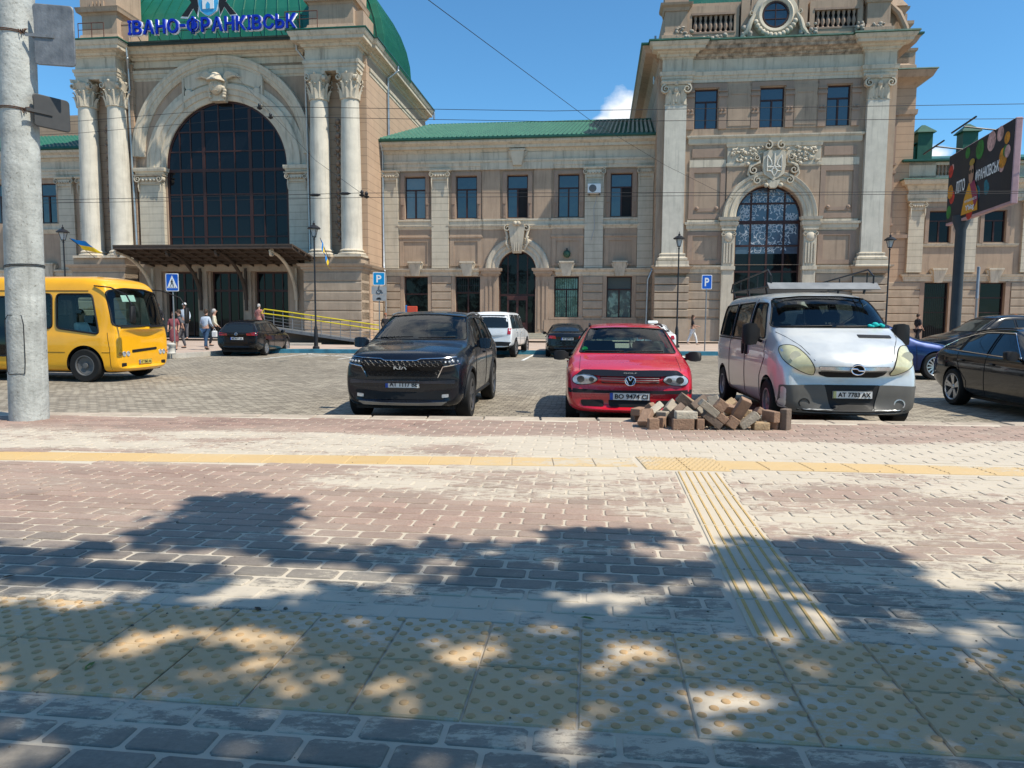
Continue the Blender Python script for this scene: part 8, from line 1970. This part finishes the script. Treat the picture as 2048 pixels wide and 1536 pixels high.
t = thing('wall_bell', 'round dark green bell on the wall above a lower window', 'bell', onwall(3.55, -.15, 5.7), -TH); mb = MB(); mb.lathe([(.24, .1), (.24, 0), (.2, -.1), (.08, -.16), (.001, -.17)], n=20, axis='y'); mb.build('shell', mat('dark_green_paint', (.03, .08, .05), .5), t, smooth=50); mb = MB(); mb.box(-.03, .03, -.1, .15, .2, .36); mb.build('bracket', IRON, t)
# ------------------------------------------------------------ flags
FB = mat('flag_blue', (.0, .20, .62), .8, var=.1); FY = mat('flag_yellow', (.75, .52, .02), .8, var=.1)
def flag(label, loc, tip, W_=1.35, droop=1.0, fly=(1, 0)):
    t = thing('flag', label, 'flag', loc, -TH); mb = MB(); tip = Vector(tip); mb.tube([(0, 0, 0), tip], .02, 6); mb.build('flagpole', IRON, t); halves = (MB(), MB())
    for hh, mb in enumerate(halves):
        rows = []
        for j in range(9):
            s = (j + 8 * hh) / 16; p = tip * (1 - .55 * s) ; row = []
            for i in range(13):
                q = i / 12; row.append(p + Vector((fly[0] * W_ * q + .05 * sin(q * 9 + s * 4), fly[1] + .09 * sin(q * 11 + s * 3) * (.3 + q), -droop * W_ * q * (.9 + .1 * sin(q * 5)) - .05 * s)))
            rows.append(row)
        mb.loft(rows, False)
    halves[0].build('blue_band', FB, t, smooth=80); halves[1].build('yellow_band', FY, t, smooth=80)
flag('blue and yellow flag blowing sideways beside the far left column', onwall(-26.3, -4.5, 5.2), (-1.1, -.8, 1.15), 1.25, .22, (.95, 0)); flag('blue and yellow flag hanging down between the columns right of the canopy', onwall(-10.75, -4.6, 5.0), (-.28, -.7, 1.25), 1.5, 1.0, (.22, 0))
# ------------------------------------------------------------ station lettering and city arms
t = thing('station_lettering', 'large blue three-dimensional letters with white edges on the hall roof edge', 'sign', onwall(0, 0, 0), -TH); LB = mat('letter_blue', (.0, .02, .36), .45, var=.1); LW = mat('letter_white_edge', (.75, .76, .8), .5)
txt = 'ІВАНО-ФРАНКІВСЬК'; wd = dict(zip('ІВАНО-ФРКСЬ', (.34, .78, .95, .84, .98, .46, 1.08, .76, .84, .9, .74))); tot = sum(wd[c] for c in txt); x = -23.15; sc_ = (-12.35 - x) / tot
for c in txt:
    w = wd[c] * sc_; cx = x + w / 2; o = text_mesh(c, 1, t, LB, 'letter', .06, (cx, -4.95, 18.98), fit=(w * .82 if c != 'І' else .2, .84 if c not in '-Ф' else (.15 if c == '-' else .98)), bold=.02)
    e = text_mesh(c, 1, o, LW, 'letter_edge', .05, (.05, -.02, -.11), rot=(0, 0, 0), fit=(w * .80 + .07 if c != 'І' else .27, (.84 if c not in '-Ф' else (.15 if c == '-' else .98)) + .05)); x += w
mb = MB(); mb.tube([(-23.1, -4.8, 18.75), (-12.4, -4.8, 18.75)], .03, 5); mb.tube([(-23.1, -4.8, 19.25), (-12.4, -4.8, 19.25)], .03, 5)
for k in range(9): mb.tube([(-23.1 + k * 1.33, -4.8, 18.5), (-23.1 + k * 1.33, -4.8, 19.3), (-23.1 + k * 1.33, -3.5, 18.5)], .025, 5)
mb.build('sign_frame', GRN, t)
t = thing('city_crest', 'pale blue shield with a gate tower between two black birds above the lettering', 'emblem', onwall(-18.05, -4.6, 20.42), -TH); LBL = mat('arms_light_blue', (.05, .35, .62), .5)
shp = [(-.62, 1.2), (.62, 1.2), (.62, -.1), (.5, -.5), (.2, -.72), (0, -.8), (-.2, -.72), (-.5, -.5), (-.62, -.1)]; mb = MB(); mb.prism([(a * 1.1, b * 1.05) for a, b in shp], -.02, .06); o = mb.build('shield', SWH, t); mb = MB(); mb.prism(shp, -.05, -.01); mb.build('shield_field', LBL, o)
mb = MB(); mb.box(-.36, .36, -.09, -.04, -.42, .15); mb.box(-.26, .26, -.09, -.04, .15, .9)
for k in (-1, 0, 1): mb.box(k * .2 - .06, k * .2 + .06, -.09, -.04, .9, 1.05)
mb.build('gate_tower', SWH, o); mb = MB(); mb.prism([(-.13, -.42), (.13, -.42), (.13, -.15), (0, .0), (-.13, -.15)], -.1, -.085); mb.build('gate', LBL, o)
for s in (-1, 1):
    P2 = [(s * a, b) for a, b in ((.75, .9), (1.0, 1.2), (1.45, 1.0), (1.25, .7), (1.0, .55), (1.25, .25), (1.1, .0), (1.75, -.75), (1.35, -.8), (1.0, -.3), (.75, -.75), (.65, -.2), (.72, .3))]
    mb = MB(); mb.prism([(s * 1.08 + (a - s * 1.08) * 1.14, .1 + (b - .1) * 1.12) for a, b in P2], -.0, .05); e = mb.build('bird', SWH, t); mb = MB(); mb.prism(P2, -.04, -.005); mb.build('bird_body', INK, e)
    mb = MB()
    for k in range(4): mb.tube([(s * (1.0 + .08 * k), -.06, .55 - .13 * k), (s * (1.35 + .03 * k), -.06, .75 - .16 * k)], .022, 4)
    mb.build('feathers', SWH, e)
# ------------------------------------------------------------ billboard
b0 = Vector((18.88, 30.4, -.92)); t = thing('billboard', 'dark summer festival billboard with tomatoes on a thick grey post', 'billboard', b0, radians(-102.5))
mb = MB(); mb.lathe([(.34, 0), (.34, .2), (.21, .25), (.2, 6.2), (.34, 6.6), (.34, 6.8)], n=20); mb.build('post', mat('dark_post', (.035, .045, .055), .6, var=.2), t, smooth=40)
X0, X1, Z0, Z1 = -1.4, 4.75, 6.55, 9.55; mb = MB(); mb.rbox(X0, X1, -.12, .10, Z0, Z1, .02); o = mb.build('frame', mat('frame_pink_grey', (.42, .26, .27), .6, var=.15), t)
AD = mat('advert_dark', (.018, .019, .024), .6, var=.4, vscale=.8); mb = MB(); mb.box(X0 + .05, X1 - .05, -.135, -.118, Z0 + .1, Z1 - .04); ad = mb.build('poster', AD, t)
ra = random.Random(3); CC = {'tomato_red': (.5, .035, .02), 'pale_pink': (.6, .35, .32), 'orange_yellow': (.62, .25, .02), 'leaf_green': (.03, .18, .03), 'teal': (.01, .15, .2)}
for n_, c_ in CC.items():
    mb = MB()
    for k in range(5 if n_ != 'teal' else 3):
        e = ra.random(); 
        if e < .35: u, v = ra.uniform(X0 + .3, X0 + .8), ra.uniform(Z0 + .3, Z1 - .4)
        elif e < .7: u, v = ra.uniform(X1 - .9, X1 - .3), ra.uniform(Z0 + .4, Z1 - .4)
        else: u, v = ra.uniform(X0 + .5, X1 - .4), ra.choice((ra.uniform(Z0 + .25, Z0 + .6), ra.uniform(Z1 - .45, Z1 - .25)))
        if n_ == 'teal': u, v = ra.uniform(1.4, 3.4), ra.uniform(Z0 + .8, Z0 + 1.1)
        r = ra.uniform(.16, .38); y = -.137 - .0012 * (len(mb.v) // 14) - .02 * ra.random() * 0 - .0002 * list(CC).index(n_); mb.add([(u + r * cos(2 * pi * j / 14), y, v + r * sin(2 * pi * j / 14)) for j in range(14)], [tuple(range(14))])
    mb.build('printed_' + ('fruit' if n_ != 'teal' else 'table'), mat('print_' + n_, tuple(q * .85 for q in c_), .6, var=.55, vscale=5), ad)
def flat(n, pts, c, y=-.165): mb = MB(); mb.add([(a, y, b) for a, b in pts], [tuple(range(len(pts)))]); return mb.build(n, mat('print_' + n, c, .6, var=.1), ad)
flat('printed_jacket', [(.35, Z0 + .2), (2.0, Z0 + .2), (1.9, 7.5), (1.55, 7.95), (1.0, 7.95), (.6, 7.4)], (.60, .27, .02)); flat('printed_scarf', [(1.1, 7.9), (1.55, 8.0), (2.0, 7.2), (1.7, 6.9), (1.4, 7.4)], (.25, .03, .07), -.168)
flat('printed_face', ellipse(1.2, 8.3, .24, .4, 18), (.40, .22, .14), -.170); flat('printed_hair', ellipse(1.22, 8.75, .26, .14, 14), (.35, .22, .03), -.172)
for q in (1.08, 1.32): flat('printed_glasses', ellipse(q, 8.38, .10, .09, 12), (.02, .02, .01), -.174)
text_mesh('ЛІТО', .5, ad, SWH, 'lettering', .002, (.15, -.176, 8.0), fit=(.95, .5), bold=.01); text_mesh('ФРАНКІВСЬК', .5, ad, SWH, 'lettering', .002, (2.7, -.176, 8.1), fit=(2.1, .46), bold=.01); text_mesh("Y'blog", .3, ad, SWH, 'lettering', .002, (1.25, -.178, 6.95), fit=(.85, .28), bold=.008); text_mesh('НАПОВНЮЄ МІСТО', .2, ad, SWH, 'lettering', .002, (1.3, -.178, 7.25), fit=(1.2, .1))
mb = MB(); mb.tube([(-1.3, -1.2, Z1 + .12), (1.1, -1.2, Z1 + .12)], .035, 6); mb.tube([(1.9, -1.2, Z1 + .22), (4.2, -1.2, Z1 + .22)], .035, 6)
for x in (0, 3.1): mb.tube([(x, 0, Z1 - .05), (x, -1.2, Z1 + .15)], .03, 6)
mb.build('lamp_bar', IRON, t)
mb = MB(); mb.rbox(-.22, .22, -.05, .05, 2.6, 4.2, .02); o = thing('side_panel_sign', 'narrow grey double panel on a post right of the billboard post', 'sign', (atD(1946, 36).x, 36, 0), .9); mb.build('panel', mat('panel_bluegrey', (.16, .20, .25), .6, var=.3, vscale=3), o); mb = MB(); mb.tube([(0, 0, 0), (0, 0, 4.1)], .05, 8); mb.build('post', POST, o)
# ------------------------------------------------------------ overhead wires
WM = mat('wire', (.015, .015, .017), .7, var=0)
def wire(label, pts, r, grp='overhead tram wires', sag=.0, cat='wire'):
    P3 = []
    for px, py, D in pts: d = ray(px, py); P3.append(Vector((d.x / d.y * D, D, EYE + d.z / d.y * D)))
    out = []
    for a, b in zip(P3, P3[1:]): n = 8; out += [a.lerp(b, k / n) - Vector((0, 0, sag * 4 * (k / n) * (1 - k / n))) for k in range(n)]
    mb = MB(); mb.tube(out + [P3[-1]], r, 5); o = mb.build('overhead_wire', WM, smooth=60); return tag(o, label, cat, grp)
wire('upper thin wire level across the square from the hall arch to the right edge', [(520, 213, 27), (1100, 222, 25.5), (2300, 204, 24)], .0105); wire('second thin wire just below the upper one', [(540, 233, 28), (1100, 243, 26.5), (2300, 236, 25)], .0105)
wire('thin wire from the left across the columns to the insulator at the arch', [(-200, 262, 30), (160, 242, 29), (520, 213, 27)], .009); wire('lower left wire to the second insulator', [(-200, 285, 31), (160, 266, 30), (540, 233, 28)], .009)
wire('pair wire crossing at window height, upper one', [(-200, 405, 26), (720, 386, 24), (2300, 381, 22)], .009, sag=.02); wire('pair wire crossing at window height, lower one', [(-200, 410, 28), (720, 395, 26), (2300, 384, 24)], .009, sag=.02)
wire('diagonal wire falling from the sky to the wing roof', [(830, -20, 18), (1180, 240, 31)], .010); wire('diagonal wire running on from the roof to the tower arch', [(1180, 240, 31), (1330, 330, 38), (1480, 405, 44)], .008); wire('diagonal stay from the winged keystone to the right columns', [(470, 150, 40), (630, 320, 34), (725, 388, 24.5)], .008)
for k, (px, py, D) in enumerate(((519, 213, 27), (541, 232, 28), (724, 387, 24.2), (733, 390, 24.6), (630, 390, 25), (690, 387, 25))):
    d = ray(px, py); mb = MB()
    if k < 4: mb.lathe([(.015, -.12), (.09, -.08), (.10, -.04), (.04, -.02), (.06, .02), (.05, .08), (.02, .12)], n=10)
    else: mb.lathe([(.01, -.2), (.05, -.1), (.05, .1), (.01, .2)], n=8, axis='x')
    o = mb.build('insulator', IRON, smooth=50); o.location = (d.x / d.y * D, D, EYE + d.z / d.y * D); tag(o, ['insulator on the upper wire before the hall arch', 'insulator on the second wire before the hall arch', 'clamp on the upper wire of the pair by the hall corner', 'clamp on the lower wire of the pair by the hall corner', 'dark spacer on the pair of wires before the third column', 'dark spacer on the pair of wires before the last column'][k], 'insulator', 'fittings on the overhead wires')
# ------------------------------------------------------------ trees behind the viewer: their crowns shade the pavement
LEAF = mat('tree_leaf', (.045, .085, .02), .55, var=.3, vscale=2, island=.3); BARK = mat('bark', (.10, .075, .05), .95, var=.3, vscale=8, bump=.8)
HV = Vector((SUN.x / SUN.z, SUN.y / SUN.z, 1))
def leafclump(mb, c, r, n, rnd, s=.085):
    for _ in range(n):
        d = Vector((rnd.gauss(0, 1), rnd.gauss(0, 1), rnd.gauss(0, 1))).normalized() * r * rnd.random() ** .5; p = c + d
        a = Vector((rnd.gauss(0, 1), rnd.gauss(0, 1), rnd.gauss(0, .5))).normalized(); b = a.cross(Vector((rnd.gauss(0, 1), rnd.gauss(0, 1), rnd.gauss(0, 1)))).normalized(); l = s * rnd.uniform(.7, 1.3)
        mb.add([p - a * l, p + b * l * .55, p + a * l, p - b * l * .55], [(0, 1, 2, 3)])
edge = [(-500, 1110), (0, 1078), (200, 1056), (330, 1040), (345, 1000), (480, 984), (620, 990), (600, 1020), (520, 1050), (640, 1085), (750, 1092), (850, 1070), (1000, 1076), (1080, 1047), (1250, 1052), (1420, 1074), (1560, 1066), (1720, 1082), (1900, 1132), (2048, 1165), (2500, 1240)]
EP = [ground(*p) for p in edge]
gaps = [(640, 1148, .42, .13), (760, 1160, .3, .1), (350, 1115, .5, .09), (100, 1190, .5, .10), (480, 1275, .22, .10), (250, 1300, .25, .12), (380, 1265, .2, .1), (600, 1345, .2, .08), (60, 1365, .3, .05), (910, 1318, .10, .06), (1480, 1420, .22, .07), (1330, 1103, .22, .09), (1560, 1278, .2, .05), (50, 1500, .25, .10), (1130, 1490, .09, .05), (1990, 1165, .3, .12), (620, 1070, .25, .08), (720, 1085, .3, .08), (1340, 1180, .1, .05), (520, 1190, .25, .05), (1480, 1390, .10, .05), (1990, 1330, .12, .08)]
rg = random.Random(31)
GP = [(Vector((rg.uniform(-4.5, 5), rg.uniform(1.4, 4.6), 0)), rg.uniform(.03, .09), rg.uniform(.02, .04)) for _ in range(40)] + [(ground(a, b), c * (.5 if b > 1215 else 1), d * (.5 if b > 1215 else 1)) for a, b, c, d in gaps]
def ey(x):
    for a, b in zip(EP, EP[1:]):
        if min(a.x, b.x) <= x <= max(a.x, b.x) and a.x != b.x: return a.y + (b.y - a.y) * (x - a.x) / (b.x - a.x)
    return 3.6
rt = random.Random(12); crowns = [MB(), MB()]; n = 0
TP = [(6.6, -3.4), (1.0, -3.6)]
while n < 3300:
    gx, gy = rt.uniform(-5.5, 6), rt.uniform(.4, 5.6); r = rt.uniform(.10, .20)
    if gy > ey(gx) - r * .8: continue
    if any(((gx - g.x) / (c + r * .6)) ** 2 + ((gy - g.y) / (d + r * .6)) ** 2 < 1 for g, c, d in GP): continue
    h = rt.uniform(5.2, 7.4); p = Vector((gx, gy, 0)) + HV * h; i = 0 if p.x > 3.6 else 1
    leafclump(crowns[i], p, r, 14, rt); n += 1
for k in range(260):   # the rest of both crowns, behind the viewer
    i = k % 2; a, b = rt.uniform(0, 2 * pi), rt.random(); p = Vector((TP[i][0] + 3 * b * cos(a), TP[i][1] - .8 + 2.2 * b * sin(a), rt.uniform(5, 9.5)))
    leafclump(crowns[i], p, .5, 26, rt, .11)
for i in (0, 1):
    t = thing('shade_tree', ['broad-leaved tree casting the dappled shade on the right of the pavement', 'broad-leaved tree casting the dappled shade on the left of the pavement'][i], 'tree', (0, 0, 0)); crowns[i].build('crown', LEAF, t)
    mb = MB(); x, y = TP[i]; mb.tube([(x, y, 0), (x + .05, y, 2.2), (x, y + .2, 4), (x - .2, y + .8, 6.5), (x - .3, y + 1.5, 8)], [.24, .19, .16, .1, .03], 12)
    for k in range(9): a = rt.uniform(-1, 1) * 1.4 + pi / 2 * (1 if k % 3 else -1); q = rt.uniform(1.5, 3.6); mb.tube([(x, y + .1, 3.6 + k * .25), (x + cos(a) * q * .5, y + sin(a) * q * .5, 5 + k * .2), (x + cos(a) * q, y + sin(a) * q, 6 + k * .2)], [.09, .055, .02], 7)
    mb.build('trunk', BARK, t, smooth=60)
mb = MB(); rt = random.Random(8)   # a far row of crowns across the street, seen only mirrored in windows and paint
for k in range(11):
    cx, cy, H_ = -42 + k * 8.5 + rt.uniform(-2, 2), -24 + rt.uniform(-4, 3), rt.uniform(7, 12)
    mb.tube([(cx, cy, -.2), (cx, cy, H_ * .5)], .25, 6, 1)
    for q in range(60):
        a, b = rt.uniform(0, 2 * pi), rt.random() ** .5; z = rt.uniform(.28, 1); w = 4.2 * sin(pi * min(1, z * .9)) + .4
        leafclump(mb, Vector((cx + w * b * cos(a), cy + w * .7 * b * sin(a), H_ * z)), .9, 9, rt, .38)
tag(mb.build('tree_row', [LEAF, BARK]), 'row of dark trees mirrored in the station windows', 'trees', kind='stuff')
# ------------------------------------------------------------ pieces that stand apart become parts of their own
def split_part(o, name=None, gap=.02, axis=0):
    me = o.data; n = len(me.vertices); par = list(range(n))
    def find(a):
        while par[a] != a: par[a] = par[par[a]]; a = par[a]
        return a
    for e in me.edges:
        a, b = find(e.vertices[0]), find(e.vertices[1])
        if a != b: par[a] = b
    box = {}
    for v in me.vertices:
        r = find(v.index); c = v.co
        if r not in box: box[r] = [c.x, c.x, c.z, c.z, c.y, c.y]
        else: q = box[r]; q[0] = min(q[0], c.x); q[1] = max(q[1], c.x); q[2] = min(q[2], c.z); q[3] = max(q[3], c.z); q[4] = min(q[4], c.y); q[5] = max(q[5], c.y)
    cl = []
    for r, q in sorted(box.items(), key=lambda t: t[1][0]):
        hit = [c for c in cl if c[0][0] - gap < q[1] and q[0] < c[0][1] + gap]
        nb = list(q); rs = [r]
        for c in hit: nb[0] = min(nb[0], c[0][0]); nb[1] = max(nb[1], c[0][1]); rs += c[1]; cl.remove(c)
        cl.append((nb, rs))
    if len(cl) < 2 or len(cl) > 30:
        if name: o.name = name
        return
    gid = {r: i for i, c in enumerate(cl) for r in c[1]}; vg = [gid[find(i)] for i in range(n)]
    for k in range(len(cl)):
        bm = bmesh.new(); bm.from_mesh(me); bm.verts.ensure_lookup_table()
        bmesh.ops.delete(bm, geom=[bm.verts[i] for i in range(n) if vg[i] != k], context='VERTS')
        m2 = bpy.data.meshes.new(name or o.name); bm.to_mesh(m2); bm.free()
        for m in me.materials: m2.materials.append(m)
        if k == 0: first = m2
        else:
            c = o.copy(); c.data = m2; c.name = name or o.name.split('.')[0]; COL.objects.link(c)
    o.data = first
    if name: o.name = name
SINGLE = dict(spandrel_panels='spandrel_panel', window_surrounds='window_surround', centre_strips='wall_strip', sill_band='sill_band', ledge='ledge', rusticated_courses='rusticated_block', plinth='plinth', doorway_piers='doorway_pier', hall_corner_wall='hall_corner_wall', attic_block='attic_block', carved_drops='carved_drop', hall_side_wall='hall_side_wall', tower_side_wall='tower_side_wall', parapet='parapet', balustrade='balustrade', shadowed_back='painted_shade_back', foliage_relief='foliage_relief', eroded_stucco='eroded_stucco', arch_panel='arch_panel', roof_railing='roof_railing', wall_panel='wall_panel', slit_windows='slit_window', right_wing_parapet='right_wing_parapet', right_wing_mouldings='right_wing_moulding', left_wing_mouldings='left_wing_moulding', window_bars='window_bars', relief_frame='relief_frame', spare='spare')
for o in list(ST.children):
    b = o.name.split('.')[0]
    if b in SINGLE and o.type == 'MESH': split_part(o, SINGLE[b], .03)
for o in bpy.data.objects:
    if o.name.startswith('pane') and o.type == 'MESH' and o.parent and o.parent.parent == ST:
        bm = bmesh.new(); bm.from_mesh(o.data); bm.normal_update(); fl = [f for f in bm.faces if f.normal.y > .2]
        if len(bm.faces) and len(fl) and not o.name.startswith('pane_box'): bmesh.ops.reverse_faces(bm, faces=fl) if all(abs(v.co.y - bm.verts[:][0].co.y) < 1e-4 for v in bm.verts) else None
        bm.to_mesh(o.data); bm.free()   # flip_normals: panes face the square
